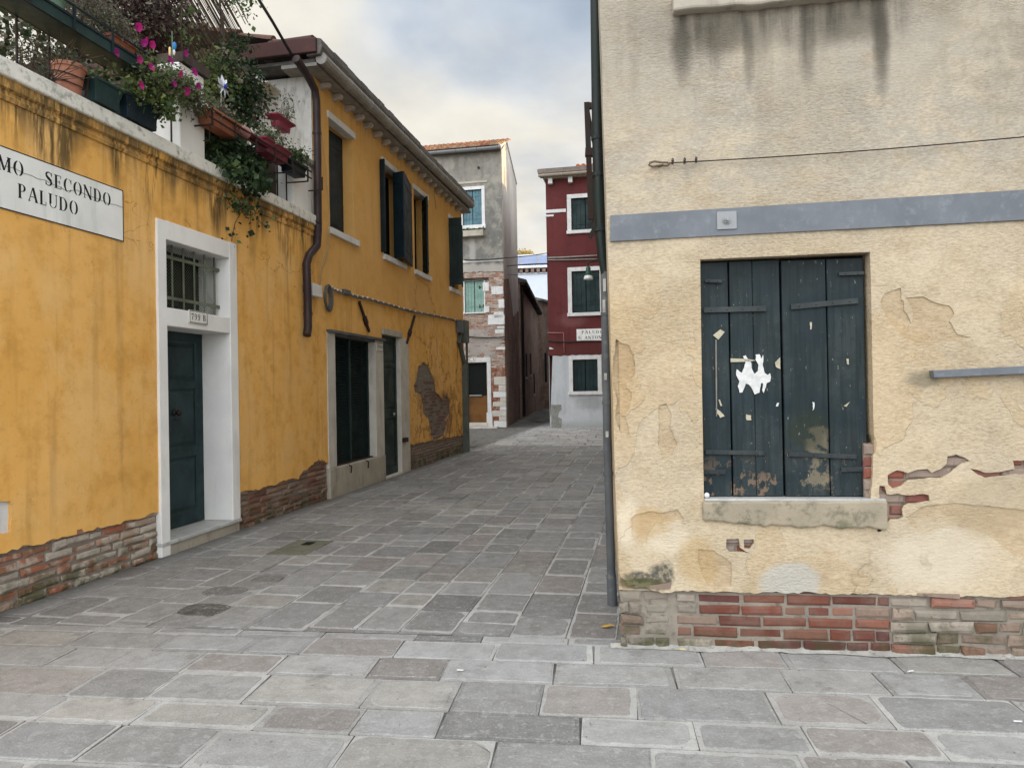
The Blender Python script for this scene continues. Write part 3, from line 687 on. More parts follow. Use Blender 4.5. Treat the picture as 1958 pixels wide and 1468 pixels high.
def clip(poly, n, d):     # keep n.p <= d
    out = []
    for i in range(len(poly)):
        a, b = poly[i], poly[(i+1) % len(poly)]; da = n[0]*a[0]+n[1]*a[1]-d; db = n[0]*b[0]+n[1]*b[1]-d
        if da <= 0: out.append(a)
        if (da < 0) != (db < 0) and abs(da-db) > 1e-9:
            t = da/(da-db); out.append((a[0]+(b[0]-a[0])*t, a[1]+(b[1]-a[1])*t))
    return out
pv = MB()
def slab(poly, frame, halfplanes, gap, rad, tone, detail=True):
    P = [tuple((frame.w(x, y)).xy) for x, y in poly]
    for n, d in halfplanes:
        P = clip(P, n, d)
        if len(P) < 3: return
    area = sum(P[i][0]*P[(i+1) % len(P)][1]-P[(i+1) % len(P)][0]*P[i][1] for i in range(len(P)))/2
    if area < 0: P = P[::-1]; area = -area
    if area < .001: return
    n = len(P)
    def inset(P, gs):
        Q = []; n = len(P)
        for i in range(n):
            p0, p1, p2 = Vector(P[i-1]), Vector(P[i]), Vector(P[(i+1) % n])
            e1 = (p1-p0); e2 = (p2-p1)
            if e1.length < 1e-4 or e2.length < 1e-4: continue
            e1.normalize(); e2.normalize(); n1 = Vector((-e1.y, e1.x)); n2 = Vector((-e2.y, e2.x)); cr = e1.x*e2.y-e1.y*e2.x
            g1, g2 = gs[(i-1) % n], gs[i]
            if abs(cr) < .08: Q.append(p1+n2*g2)
            else:
                a1 = p1+n1*g1; a2 = p1+n2*g2; t = ((a2-a1).x*e2.y-(a2-a1).y*e2.x)/cr; Q.append(a1+e1*t)
        return Q
    def rounded(Q, rad, wob, st):
        m_ = len(Q); R2 = []
        for i in range(m_):
            p0, p1, p2 = Q[i-1], Q[i], Q[(i+1) % m_]
            a = p0-p1; b = p2-p1; la, lb = a.length, b.length
            if la < .03 or lb < .03: R2.append(p1); continue
            r = min(rad*random.uniform(.4, 1.8), la*.35, lb*.35); a /= la; b /= lb
            q0, q2 = p1+a*r, p1+b*r; R2 += [q0, q0*.36+q2*.36+p1*.28+Vector((0, 0)), q2] if rad > .03 else [q0, q0*.30+q2*.30+p1*.40, q2]
            L_ = lb-2*r; k = int(L_/st)
            for j in range(1, k): R2.append(p1+b*(r+L_*j/k)+Vector((-b.y, b.x))*random.uniform(-wob, wob))
        return R2
    if not detail:
        R2 = inset(P, [gap/2]*n)
        if len(R2) < 3: return
    else:
        g0 = random.uniform(.0015, .004); Q = inset(P, [g0]*n)
        if len(Q) < 3: return
        O2 = rounded(Q, .006, .0012, .12)
        wide = random.random() < .3
        Q = inset(P, [g0+(random.uniform(.003, .016) if random.random() < (.65 if not wide else 0) else random.uniform(.014, .034)) for _ in range(n)])
        R2 = rounded(Q, rad, .0055, .05) if not (len(Q) < 3 or min((Q[i]-Q[i-1]).length for i in range(len(Q))) < .02) else None
        if R2 is not None:
            ar = sum(R2[i].x*R2[(i+1) % len(R2)].y-R2[(i+1) % len(R2)].x*R2[i].y for i in range(len(R2)))/2
            if ar < .3*area: R2 = None
        if R2 is None:
            pv.add([(p.x, p.y, -.003) for p in O2], [tuple(range(len(O2)))], tone); return
    c = sum(R2, Vector((0, 0)))/len(R2); k = len(R2)
    tx, ty, tz = random.uniform(-.004, .004), random.uniform(-.004, .004), random.uniform(-.002, .002)
    zz = lambda p: tz+(p.x-c.x)*tx+(p.y-c.y)*ty
    # thin dark gap, a flush cement band, then the stone itself a little proud of it
    if not detail:
        ch = .009; top = []
        for p in R2:
            q = p+(c-p).normalized()*ch; top.append((q.x, q.y, zz(q)))
        mid = [(p.x, p.y, zz(p)-.006) for p in R2]
        pv.add(top+mid, [tuple(range(k))]+[(k+i, k+(i+1) % k, (i+1) % k, i) for i in range(k)], tone); return
    cem = random.uniform(.30, .46); cc_ = (cem, cem*.98, cem*.94)
    if random.random() < .25: cc_ = tuple(v*.8+.02 for v in tone)
    o = [(p.x, p.y, zz(p)-.0035) for p in O2]; ob = [(p.x, p.y, -.012) for p in O2]; no = len(O2)
    pv.add(o+ob, [tuple(range(no))]+[(no+i, no+(i+1) % no, (i+1) % no, i) for i in range(no)], cc_)
    ch = .004; top = []
    for p in R2:
        q = p+(c-p).normalized()*ch; top.append((q.x, q.y, zz(q)))
    mid = [(p.x, p.y, zz(p)-.0045) for p in R2]
    pv.add(top+mid, [tuple(range(k))]+[(k+i, k+(i+1) % k, (i+1) % k, i) for i in range(k)], tone)
def tone(base=.30, var=.05):
    v = base*random.uniform(1-var*4, 1+var*3); r = random.random()
    t = (1.0, .985, .955)
    if r < .12: t = (1.04, .96, .90); v *= .88
    elif r < .17: v *= .74
    elif r < .28: t = (1.03, .99, .91); v *= 1.12
    elif r < .5: t = (1.0, .995, .985)
    return (v*t[0], v*t[1], v*t[2])
def lay(frame, x0, x1, y0, y1, hp, wmin, wmax, lmin, lmax, along='x', gapr=(.008, .02), rad=.018, detail=True, base=.30):
    """rows advance in local y (or x when along == 'y'); slabs follow one another along the row"""
    r = y0 if along == 'x' else x0; rend = y1 if along == 'x' else x1
    a0, a1 = (x0, x1) if along == 'x' else (y0, y1)
    while r < rend:
        wd = random.uniform(wmin, wmax); a = a0-random.uniform(0, lmax)
        while a < a1:
            l = random.uniform(lmin, lmax)
            if random.random() < .12: l *= .55
            gp = random.uniform(*gapr)*(1 if random.random() < .72 else 2.0)
            rr = rad*(1 if random.random() < .75 else 2.6)
            q = [(a, r), (a+l, r), (a+l, r+wd), (a, r+wd)]
            if along == 'y': q = [(p[1], p[0]) for p in q]
            sk = random.uniform(-.012, .012)
            q[2] = (q[2][0]+(sk if along == 'x' else 0), q[2][1]+(0 if along == 'x' else sk)); 
            slab(q, frame, hp, gp, rr, tone(base), detail)
            a += l
        r += wd
# boundary between the cross-laid field in front and the long rows of the lane
bx, by = ground(669, 1208); VR = FR.V; bd = VR.x*bx+VR.y*by
VLn = FL.V                                       # pointing into the left wall
lw = VLn.dot(FL.o)
lay(FR, -6.5, 6.0, -4.2, bd-VR.dot(FR.o)+.3, [((VR.x, VR.y), bd), ((VLn.x, VLn.y), lw+.03)], .24, .36, .40, .66, 'x', rad=.022)
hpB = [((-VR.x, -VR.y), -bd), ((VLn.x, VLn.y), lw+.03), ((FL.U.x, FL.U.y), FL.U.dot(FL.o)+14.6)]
lay(FL, -1.2, 14.6, -4.4, .1, hpB, .27, .40, .26, .62, 'x', (.008, .018), .016, True, .235)  # darker base tone: shade of the narrow lane painted into the slabs
hpC = [((-FL.U.x, -FL.U.y), -(FL.U.dot(FL.o)+14.6))]
lay(FL, 14.6, 27.0, -9.0, 4.0, hpC, .34, .46, .45, .8, 'y', (.008, .03), .02, False, .36)
lay(FL, 25.0, 52.0, -6.0, -1.0, [((-FL.U.x, -FL.U.y), -(FL.U.dot(FL.o)+27.1))], .4, .5, .5, .9, 'y', (.01, .03), .02, False, .2)
# a dark rounded stone let into the paving near the ochre wall, and a few odd ones
for (px, py, rx, ry, tn) in ((390, 1165, .17, .075, (.075, .07, .062)), (512, 1107, .12, .06, (.15, .14, .13)), (430, 1130, .16, .07, (.14, .135, .13))):
    q = ground(px, py); n = 22; P_ = []
    for k in range(n):
        a = 2*math.pi*k/n; ca, sa = math.cos(a), math.sin(a); ca = math.copysign(abs(ca)**.6, ca); sa = math.copysign(abs(sa)**.6, sa)
        v = FL.U*sa*ry*1.6+FL.V*(-ca)*rx; P_.append((q[0]+v.x+random.uniform(-.004, .004), q[1]+v.y+random.uniform(-.004, .004)))
    pv.add([(x, y, .0065) for x, y in P_]+[(q[0]+(x-q[0])*1.04, q[1]+(y-q[1])*1.04, -.004) for x, y in P_], [tuple(range(n))[::-1]]+[(n+i, i, (i+1) % n, n+(i+1) % n) for i in range(n)], tn)
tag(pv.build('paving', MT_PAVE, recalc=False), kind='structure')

# ================================================================= BRICK COLOURS
def cf_white(x, z):
    r = random.random()
    if r < .42: return (.30*random.uniform(.8, 1.1), .12, .07)
    if r < .65: return (.34, .24, .18)
    return (.40, .35, .29)
def cf_red(x, z): v = random.uniform(.7, 1.2); return (.22*v, .085*v, .055*v)
def cf_brown(x, z): v = random.uniform(.7, 1.15); return random.choice([(.26*v, .15*v, .10*v), (.25*v, .19*v, .15*v), (.20*v, .10*v, .07*v)])
def cf_far(x, z):
    v = random.uniform(.75, 1.15)
    if z < 2.4 and x > -.62: return (.28*v, .10*v, .055*v)
    return random.choice([(.38*v, .22*v, .16*v), (.42*v, .33*v, .27*v), (.33*v, .18*v, .13*v), (.46*v, .40*v, .35*v)])

# ================================================================= TERRACE BUILDING (left, near)
TB = thing('terrace_house', 'ochre plastered house front with white ledge, roof terrace and white framed green door', 'house', FL)
U_SPLIT = 5.0
DX0, DX1, DZT = 1.80, 2.85, 3.06      # door recess
bot = rough_line((-2.6, .42), (DX0-.13, .43), .045, .02)+[(DX0-.13, .43), (DX0-.13, 3.24), (3.0, 3.25), (3.0, .415)]
bot += rough_line((3.0, .41), (4.35, .42), .045, .02)+rough_line((4.35, .42), (U_SPLIT, .60), .03, .05)
out = bot+[(U_SPLIT, 3.86), (-2.6, 3.86)]
hole = roughen(FL.poly([(-12, 958), (17, 958), (17, 1018), (-12, 1018)]), .05, .008)
shade_sheet(sheet(out, [(hole, .03)], .022, .09, .006, rs=.06).build('wall', MT_YEL1, TB))
b = MB(); b.box(-.06, .12, .005, .05, .52, .83); o = b.build('wall_stone', MT_TRIM, TB, bevel=.01)
b = MB(); b.box(-2.6, DX0-.1, .012, .3, -.05, .9); b.build('brick_mortar', MT_MORTD, TB); b = MB(); b.box(2.97, U_SPLIT, .012, .3, -.05, .9); b.build('brick_mortar', MT_MORTD, TB)
b = MB(); bricks(b, -2.6, DX0-.13, .0, .5, 0, .25, .058, .012, cf_white, .010, bulge=.006); b.build('brick_base', MT_BRKW, TB)
b = MB(); bricks(b, 3.0, U_SPLIT+.26, -.02, .66, 0, .25, .056, .012, cf_brown, .009, bulge=.006); b.build('brick_base', MT_BRKO, TB)
b = MB(); b.box(-2.6, U_SPLIT, .45, 5, 0, 3.8); b.build('house_body', MT_YEL1, TB)
# white door surround with deep reveals
b = MB(); y0, y1 = -.045, .42
b.box(1.67, DX0, y0, y1, 0, 3.24); b.box(DX1, 3.0, y0, y1, .14, 3.25)
b.box(DX0, DX1, y0+.002, y1, DZT, 3.245); b.box(DX0, DX1, y0+.004, y1, 2.22, 2.40)
b.build('door_surround', MT_WHITE, TB, bevel=.008)
b = MB(); b.box(DX0, DX1, .34, .40, 2.40, DZT); b.build('transom_back', MT_DARK, TB)
GR = MB()
for k in range(6):
    x = DX0+.08+(DX1-DX0-.16)*k/5; GR.tube([(x, .09, 2.40), (x, .09, DZT)], .011, 8)
for z in (2.52, 2.93): GR.box(DX0, DX1, .078, .09, z-.016, z+.016)
gr_ = GR.build('window_grate', MT_GRATE, TB)
b = MB()          # wire net behind the bars
z = 2.41
for k in range(-26, 34):
    for s_ in (1, -1):
        xa = DX0+k*.035; 
        p = (xa, 2.40); q = (xa+s_*.66, DZT)
        def cl(p, q):
            (xa, za), (xb, zb) = p, q
            t0, t1 = 0, 1
            for lo, hi, a, d in ((DX0, DX1, xa, xb-xa),):
                if abs(d) < 1e-9: continue
                ta, tb = (lo-a)/d, (hi-a)/d
                if ta > tb: ta, tb = tb, ta
                t0, t1 = max(t0, ta), min(t1, tb)
            if t1-t0 < .02: return None
            return (xa+(xb-xa)*t0, za+(zb-za)*t0), (xa+(xb-xa)*t1, za+(zb-za)*t1)
        r = cl(p, q)
        if r: b.bar((r[0][0], .13+.003*s_, r[0][1]), (r[1][0], .13+.003*s_, r[1][1]), .0022, .0022)
b.build('wire_net', MT_GRATE, gr_)
# panelled door
def panel_door(parent, x0, x1, z0, z1, y, mat, panels, th=.05, name='door'):
    b = MB(); b.box(x0, x1, y+.02, y+th, z0, z1)
    zs = [z0]+[v for p in panels for v in p]+[z1]
    st = .095*(x1-x0)/.95
    b.box(x0, x0+st, y, y+.02, z0, z1); b.box(x1-st, x1, y, y+.02, z0, z1)
    for i in range(0, len(zs), 2): b.box(x0+st, x1-st, y+.0005, y+.02, zs[i], zs[i+1])
    for a, c in panels:            # raised fields with mouldings
        xa, xb = x0+st, x1-st; e = .035
        def ring(xa, xb, za, zb, ya, xc, xd, zc, zd, yb):
            P = [(xa, ya, za), (xb, ya, za), (xb, ya, zb), (xa, ya, zb)]; Q = [(xc, yb, zc), (xd, yb, zc), (xd, yb, zd), (xc, yb, zd)]
            b.add(P+Q, [(i, (i+1) % 4, 4+(i+1) % 4, 4+i) for i in range(4)])
        ring(xa, xb, a, c, y, xa+.018, xb-.018, a+.018, c-.018, y+.016)
        ring(xa+e, xb-e, a+e, c-e, y+.018, xa+e+.03, xb-e-.03, a+e+.03, c-e-.03, y+.004)
        b.face([(xa+e+.03, y+.004, a+e+.03), (xb-e-.03, y+.004, a+e+.03), (xb-e-.03, y+.004, c-e-.03), (xa+e+.03, y+.004, c-e-.03)])
    return b.build(name, mat, parent)
dr = panel_door(TB, DX0+.02, DX1, .15, 2.22, .31, MT_DOOR, [(.28, .88), (.98, 1.62), (1.70, 2.12)])
b = MB(); b.lathe([(.035, 0), (.037, .008), (.02, .014), (.014, .03), (.03, .045), (.036, .06), (.028, .075), (.004, .082)], 0, 0, 16)
for i, v in enumerate(b.v): b.v[i] = (2.36+v[0], .31-v[2], 1.36+v[1])
b.build('handle', MT_IRON, dr, smooth=True)
b = MB(); b.box(2.36, 2.385, .305, .31, 1.28, 1.30); b.build('keyhole', MT_IRON, dr); b = MB(); b.box(2.01, 2.03, .30, .31, 1.15, 1.25); b.build('lock_plate', MT_IRON, dr)
b = MB(); b.box(1.665, 3.01, -.055, .40, .105, .14); b.build('door_step', MT_STEP, TB, bevel=.006)
b = MB(); b.box(1.68, 3.0, -.03, .35, -.03, .105); b.build('step_base', MT_CONC, TB, bevel=.01)
# ledge and moulding
b = MB(); b.box(-2.6, U_SPLIT-.02, -.09, .42, 3.885, 4.02); o = b.build('ledge', MT_LEDGE, TB, bevel=.015)
b = MB(); b.prismx([(-.0, 3.72), (-.035, 3.73), (-.045, 3.76), (-.03, 3.775), (-.03, 3.80), (-.055, 3.82), (-.06, 3.885), (0, 3.885)], -2.6, U_SPLIT-.02); b.build('moulding', MT_YEL1, TB)
# terrace pillars
def pillar(px0, px1, py, z1, yd=.34, cap=True):
    x0 = FL.p(px0, py)[0]; x1 = FL.p(px1, py)[0]
    b = MB(); b.box(x0, x1, .0, yd, 4.02, z1); o = b.build('terrace_pillar', MT_WHITE, TB, bevel=.012)
    return x0, x1
pA = pillar(345, 392, 280, 4.93)
pB = pillar(562, 597, 410, 4.72)
b = MB(); b.box(pB[0]-.05, pB[1]+.02, -.05, .38, 4.72, 4.80); b.build('pillar_cap', MT_GUTTER, TB, bevel=.015)
zb_ = FL.p(385, 128)[1]
b = MB(); b.bar((pA[0]+.02, .12, 4.99), (pA[1]+.06, .12, 4.99), .30, .10); b.build('terrace_beam', MT_OLDWOOD, TB)
# old boards closing the terrace opening low down
b = MB(); x = pA[1]+.55
while x < pB[0]+.02:
    w_ = random.uniform(.09, .13); b.box(x, x+w_-.008, .24+random.uniform(0, .01), .265, 4.03, 4.62+random.uniform(-.02, .02)); x += w_
b.build('board_screen', MT_OLDWOOD, TB)
# terrace railing: uprights, rails
def railing(x0, x1, n, ztop, y=.10):
    r = thing('terrace_railing', '', 'railing', FL, x0, y, 4.02); 
    for k in range(n):
        x = (x1-x0)*k/(n-1); b = MB(); b.tube([(x, 0, 0), (x, 0, ztop-4.02)], .011, 6); b.build('railing_bar', MT_IRON, r)
    b = MB(); b.box(0, x1-x0, -.015, .015, ztop-4.04, ztop-4.02); b.box(0, x1-x0, -.012, .012, .06, .085); b.build('rail', MT_IRON, r)
    return r
tag(railing(-1.5, pA[0], 13, 4.60), 'black iron railing above the ledge, left of the white terrace pillar')
tag(railing(pA[1], pB[0], 9, 4.56), 'black iron railing above the ledge between the two white terrace pillars')

# ================================================================= YELLOW HOUSE (left, far)
YH = thing('ochre_house', 'two storey ochre house with corbelled eaves, dark shutters and grey framed shop window', 'house', FL, U_SPLIT)
def ly(o): o.location.x = -U_SPLIT; return o        # parts were drawn in the wall's own coordinates
UE = 13.06; ZE = 6.02
wins = []
def upper_window(x0, x1, z0=3.975, z1=5.61): wins.append((x0, x1, z0, z1))
W1 = (5.47, 6.36); W2 = (7.62, 8.62); W3 = (9.33, 10.22); W4 = (11.86, 12.62)
for a in (W1, W2, W3, W4): upper_window(*a)
SX0, SX1, SX2, SX3, SX4 = 5.29, 5.56, 7.12, 7.50, 8.84
SD = (7.50, 8.36)
patch = roughen(FL.poly([(740+x/6.675, 660+y/6.675) for x, y in [(385, 260), (450, 215), (520, 250), (570, 380), (605, 450), (620, 600), (700, 700), (760, 610), (800, 720), (800, 870), (745, 960), (750, 1060), (716, 1150), (600, 1220), (545, 1150), (520, 950), (450, 850), (430, 700), (400, 610), (340, 600), (325, 520), (360, 440)]]), .05, .03)
bot = rough_line((U_SPLIT, .60), (SX0, .50), .03, .04)+[(SX0, .50), (SX0, 2.46), (SX3-.04, 2.46), (SX3-.04, 2.66), (8.42, 2.66), (8.42, 2.55), (SX4, 2.55), (SX4, .50)]
bot += rough_line((SX4, .50), (UE, .42), .06, .03)
out = bot+[(UE, ZE), (U_SPLIT, ZE)]
ly(shade_sheet(sheet(out, [(rect(a, b_, c, d), .28) for a, b_, c, d in wins]+[(patch, .01)], .022, .11, .007, rs=.09).build('wall', MT_YEL2, YH)))
b = MB(); b.box(UE-.02, UE, .0, 6, 0, ZE); b.box(U_SPLIT, UE-.02, .45, 6, 0, ZE); ly(b.build('house_body', MT_YEL2, YH))
b = MB(); b.box(U_SPLIT-.02, SX0, .012, .3, -.05, .9); ly(b.build('brick_mortar', MT_MORTD, YH)); b = MB(); b.box(SX4, UE-.02, .012, .3, -.05, 2.4); ly(b.build('brick_mortar', MT_MORTD, YH))
b = MB(); bricks(b, SX4, UE, -.01, .58, 0, .26, .055, .01, lambda x, z: tuple(v*random.uniform(.8, 1.1) for v in (.27, .22, .18)), .006); ly(b.build('brick_base', MT_BRKO, YH))
b = MB(); bricks(b, 8.95, 12.6, .5, 2.2, .014, .26, .058, .011, lambda x, z: tuple(v*random.uniform(.85, 1.1) for v in ((.17, .10, .088) if z < 1.75 else (.24, .22, .19))), .004, bulge=.002); b.box(8.95, 12.6, .022, .03, .5, 2.2, (.17, .12, .10)); ly(b.build('exposed_brick', MT_BRKX, YH))
# end wall towards the terrace
b = MB(); b.box(U_SPLIT-.02, U_SPLIT+.02, .0, 5, 3.9, ZE); ly(b.build('end_wall', MT_ENDWALL, YH))
# eaves
x = U_SPLIT+.25
while x < 12.9:
    r_ = random.uniform(.85, 1.1); pr = [(-.16, ZE+.0), (-.175, ZE-.03), (-.165, ZE-.065*r_), (-.14, ZE-.085*r_), (-.10, ZE-.09*r_), (-.05, ZE-.10*r_), (0, ZE-.11*r_), (0, ZE)]
    b = MB(); b.prismx(pr, x-.037, x+.037); ly(b.build('eave_corbel', MT_CORB, YH, bevel=.012))
    x += random.uniform(.34, .46)
b = MB(); b.box(U_SPLIT-.3, 13.2, -.23, .3, ZE, ZE+.05); ly(b.build('cornice', MT_GUTTER, YH))
b = MB(); x = U_SPLIT-.32
while x < 12.85:
    l = random.uniform(.78, .95); x2 = min(x+l, 12.95)
    n = 12; rr = .082; yc, zc_ = -.305, ZE+.085+(x-5)*.008
    prof = [(yc+math.cos(2*math.pi*k/n)*rr, zc_+math.sin(2*math.pi*k/n)*rr) for k in range(n)]
    b.prismx(prof, x, x2-.012); b.prismx([(yc+math.cos(2*math.pi*k/n)*rr*1.1, zc_+math.sin(2*math.pi*k/n)*rr*1.1) for k in range(n)], x2-.055, x2-.004)
    x = x2
ly(b.build('gutter', MT_GUTTER, YH, smooth=False))
b = MB(); x = U_SPLIT-.38; k = 0
while x < 12.95:
    x2 = x+random.uniform(.20, .26); dz = random.uniform(-.008, .008); dy = random.uniform(-.012, .012)
    b.prismx([(-.31+dy, ZE+.12+dz), (-.345+dy, ZE+.22+dz), (-.33+dy, ZE+.33+dz), (-.25, ZE+.35+dz), (-.12, ZE+.35), (-.12, ZE+.10)], x, x2+.002); x = x2
ly(b.build('roof_edge', MT_EAVE, YH, bevel=.01))
b = MB()
def barrel(b, fr, x0, x1, y0, z0, y1, z1, pitch=.22, r=.085, seg=.36, cf=None):
    """rows of barrel tiles running up a slope from (y0,z0) to (y1,z1)"""
    L_ = math.hypot(y1-y0, z1-z0); n = max(1, int(L_/seg)); x = x0
    dy, dz = (y1-y0)/L_, (z1-z0)/L_; ny, nz = -dz, dy
    while x < x1:
        for i in range(n):
            a, c_ = L_*i/n-.03, L_*(i+1)/n; ra, rb = r*random.uniform(1.0, 1.1), r*.86
            col = cf() if cf else (.4, .2, .1); pts = []
            for s_, rr, lift in ((a, ra, .035), (c_, rb, .0)):
                for k in range(7):
                    t = math.pi*k/6; px = x+math.cos(t)*rr; h = math.sin(t)*rr+lift
                    pts.append((px, y0+dy*s_+ny*h, z0+dz*s_+nz*h))
            fs = [(k, k+1, 8+k, 7+k) for k in range(6)]+[(6, 5, 4, 3, 2, 1, 0)]
            b.add(pts, fs, col)
        x += pitch
def cf_tile(): v = random.uniform(.7, 1.2); return random.choice([(.42*v, .19*v, .10*v), (.46*v, .24*v, .13*v), (.34*v, .15*v, .09*v), (.40*v, .28*v, .18*v)])
barrel(b, None, U_SPLIT-.2, 13.2, -.02, ZE+.27, 2.6, ZE+1.0, .22, .085, .5, lambda: (.16, .09, .07))
ly(b.build('roof_tiles', MT_TILE, YH))
b = MB(); b.face([(U_SPLIT-.3, -.2, ZE+.26), (13.25, -.2, ZE+.26), (13.25, 2.6, ZE+.98), (U_SPLIT-.3, 2.6, ZE+.98)]); b.face([(U_SPLIT-.3, 2.6, ZE+.98), (13.25, 2.6, ZE+.98), (13.25, 6, ZE+.1), (U_SPLIT-.3, 6, ZE+.1)])
b.box(U_SPLIT-.3, 13.2, -.2, 6, ZE+.055, ZE+.10); ly(b.build('roof', MT_EAVE, YH))
# verge board and its overhang over the terrace
b = MB(); b.box(U_SPLIT-.43, U_SPLIT-.38, -.28, 4.5, ZE+.13, ZE+.33); b.box(U_SPLIT-.38, U_SPLIT-.1, -.10, 4.5, ZE+.28, ZE+.33)
ly(b.build('verge_board', MT_REDROOF, YH, bevel=.01))
b = MB(); b.lathe([(.11, 0), (.095, .5)], 0, 0, 12); 
for i, v in enumerate(b.v): b.v[i] = (U_SPLIT-.30+v[0], -.20+v[2]*1.3, ZE+.33+v[1]*.7)
ly(b.build('verge_tile', MT_REDROOF, YH))

# windows with lintel, sill and shutters
def window(x0, x1, z0, z1, mat_sh, lab=None):
    b = MB(); b.box(x0-.02, x1+.02, .24, .27, z0, z1); W = ly(b.build('window', MT_DARK, YH))
    b = MB(); b.box(x0-.05, x1+.05, -.05, .10, z1-.01, z1+.09); b.build('lintel', MT_TRIM, W, bevel=.006)
    b = MB(); b.box(x0-.06, x1+.10, -.075, .22, z0-.095, z0); b.build('sill', MT_TRIM, W, bevel=.006)
    return W
def leaf(parent, a, c, z0, z1, mat=None, th=.035, boards=3, name='shutter'):
    """a shutter leaf standing on the plan line a -> c"""
    a = Vector(a); c = Vector(c); d = (c-a); L_ = d.length; d.normalize(); n = Vector((-d.y, d.x))*th/2; b = MB()
    for k in range(boards):
        p = a+d*(L_*k/boards+.002); q = a+d*(L_*(k+1)/boards-.002)
        P = [(p-n), (q-n), (q+n), (p+n)]
        b.add([(v.x, v.y, z) for z in (z0, z1) for v in P], [(0, 1, 2, 3)[::-1], (4, 5, 6, 7), (0, 1, 5, 4), (1, 2, 6, 5), (2, 3, 7, 6), (3, 0, 4, 7)])
    n2 = n*1.5
    for zz in (z0+(z1-z0)*.12, z1-(z1-z0)*.12):
        P = [a+d*.02-n2, c-d*.02-n2, c-d*.02+n2, a+d*.02+n2]
        b.add([(v.x, v.y, z) for z in (zz-.03, zz+.03) for v in P], [(0, 1, 2, 3)[::-1], (4, 5, 6, 7), (0, 1, 5, 4), (1, 2, 6, 5), (2, 3, 7, 6), (3, 0, 4, 7)])
    return b.build(name, mat or MT_SHUT, parent, recalc=True)
w1 = window(*wins[0], MT_SHUT); x0, x1 = W1
leaf(w1, (x0, .12), (x0+.30, .20), 3.99, 5.60); leaf(w1, (x0+.30, .20), (x1-.02, .17), 3.99, 5.60)
w2 = window(*wins[1], MT_SHUT); x0, x1 = W2
leaf(w2, (x0-.12, -.03), (x0-.14, -.12), 3.99, 5.62, boards=1); leaf(w2, (x0+.02, .16), (x0+.06, .0), 3.99, 4.75, boards=1)
ua = FL.p(751, 400)[0]; ub = FL.p(772, 400, -.24)[0]; uc = FL.p(786, 400, -.06)[0]; leaf(w2, (ua, -.02), (ub, -.24), 4.0, 5.58, boards=2); leaf(w2, (ub, -.24), (uc, -.06), 3.98, 5.58, boards=2)
b = MB(); b.box(x0+.04, x0+.12, .14, .18, 3.98, 5.60); b.box(x0+.04, x0+.5, .14, .18, 4.55, 4.6); b.build('window_frame', MT_TRIM, w2)
w3 = window(*wins[2], MT_SHUT); x0, x1 = W3
leaf(w3, (x0, .10), (x0+.42, .14), 3.99, 5.60, MT_SHUTG); leaf(w3, (x1-.02, .08), (x0+.50, -.14), 3.99, 5.58, MT_SHUTG)
w4 = window(*wins[3], MT_SHUT); x0, x1 = W4
leaf(w4, (x0, .0), (x0+.02, -.33), 4.02, 5.60, MT_SHUTG); leaf(w4, (x0+.02, -.33), (x0+.42, -.22), 4.02, 5.42, MT_SHUTG)
leaf(w4, (x0+.1, .1), (x1, .1), 3.99, 5.60, MT_SHUTG)
# shop window and side door
b = MB(); b.box(SX0, SX1, -.035, .40, .43, 2.42); ly(b.build('shop_jamb', MT_JAMB, YH, bevel=.01)); b = MB(); b.box(SX2, SX3, -.035, .40, .43, 2.42); ly(b.build('shop_jamb', MT_JAMB, YH, bevel=.01))
b = MB(); b.box(SX0, SX3, -.05, .40, -.08, .43); ly(b.build('shop_base', MT_CONC, YH, bevel=.012))
b = MB(); b.box(SX0+.02, SX3-.02, -.09, .3, 2.42, 2.46); b.box(SX0+.02, SX3-.02, -.03, .3, 2.385, 2.42); ly(b.build('shop_lintel', MT_PIPEG, YH))
sw = MB(); sw.box(SX1, SX2, .22, .24, .43, 2.42); sw = ly(sw.build('shop_window', MT_DARK, YH))
b = MB(); z = .47
b.box(SX1+.005, SX1+.05, .09, .14, .44, 2.40); b.box(SX2-.05, SX2-.005, .09, .14, .44, 2.40); b.box((SX1+SX2)/2-.03, (SX1+SX2)/2+.03, .085, .14, .44, 2.40)
while z < 2.38:
    for xa, xb in ((SX1+.05, (SX1+SX2)/2-.03), ((SX1+SX2)/2+.03, SX2-.05)):
        b.prismx([(.10, z), (.135, z+.028), (.14, z+.022), (.106, z-.006)], xa, xb)
    z += .036
b.build('louvre_shutter', MT_SHUTG, sw)
b = MB(); b.box(SX1-.0, SX2, .03, .2, .425, .45); b.build('sill', MT_IRON, sw)
for x in (5.95, 6.62): b = MB(); b.tube([(x, -.02, .43), (x, -.09, .40), (x, -.08, .30)], .012, 6); b.build('sill_hook', MT_IRON, sw)
b = MB(); b.box(SD[1], SX4, -.035, .35, -.02, 2.55); b.box(SD[1]-.0, SD[1]+.16, -.034, .3, 2.50, 2.56); ly(b.build('door_jamb', MT_JAMB, YH, bevel=.01))
b = MB(); b.box(SX3-.02, SD[1]+.1, -.05, .3, 2.545, 2.655); ly(b.build('door_lintel', MT_CONC, YH, bevel=.006))
b = MB(); b.box(SX3, SD[1], -.06, .3, -.02, .03); ly(b.build('door_step', MT_JAMB, YH, bevel=.006))
d2 = ly(panel_door(YH, SX3, SD[1], .03, 2.545, .05, MT_SHUTG, [(.15, 1.05), (1.2, 2.0), (2.05, 2.45)]))
b = MB(); b.lathe([(.0, 0), (.03, .01), (.03, .03), (.0, .05)], 0, 0, 10)
for i, v in enumerate(b.v): b.v[i] = (8.1+v[0], .03-v[2], 1.12+v[1])
b.build('handle', MT_METAL, d2)
b = MB(); b.box(SD[1]+.02, SD[1]+.22, -.09, -.034, .58, .66); ly(b.build('hinge_stay', MT_IRON, YH))
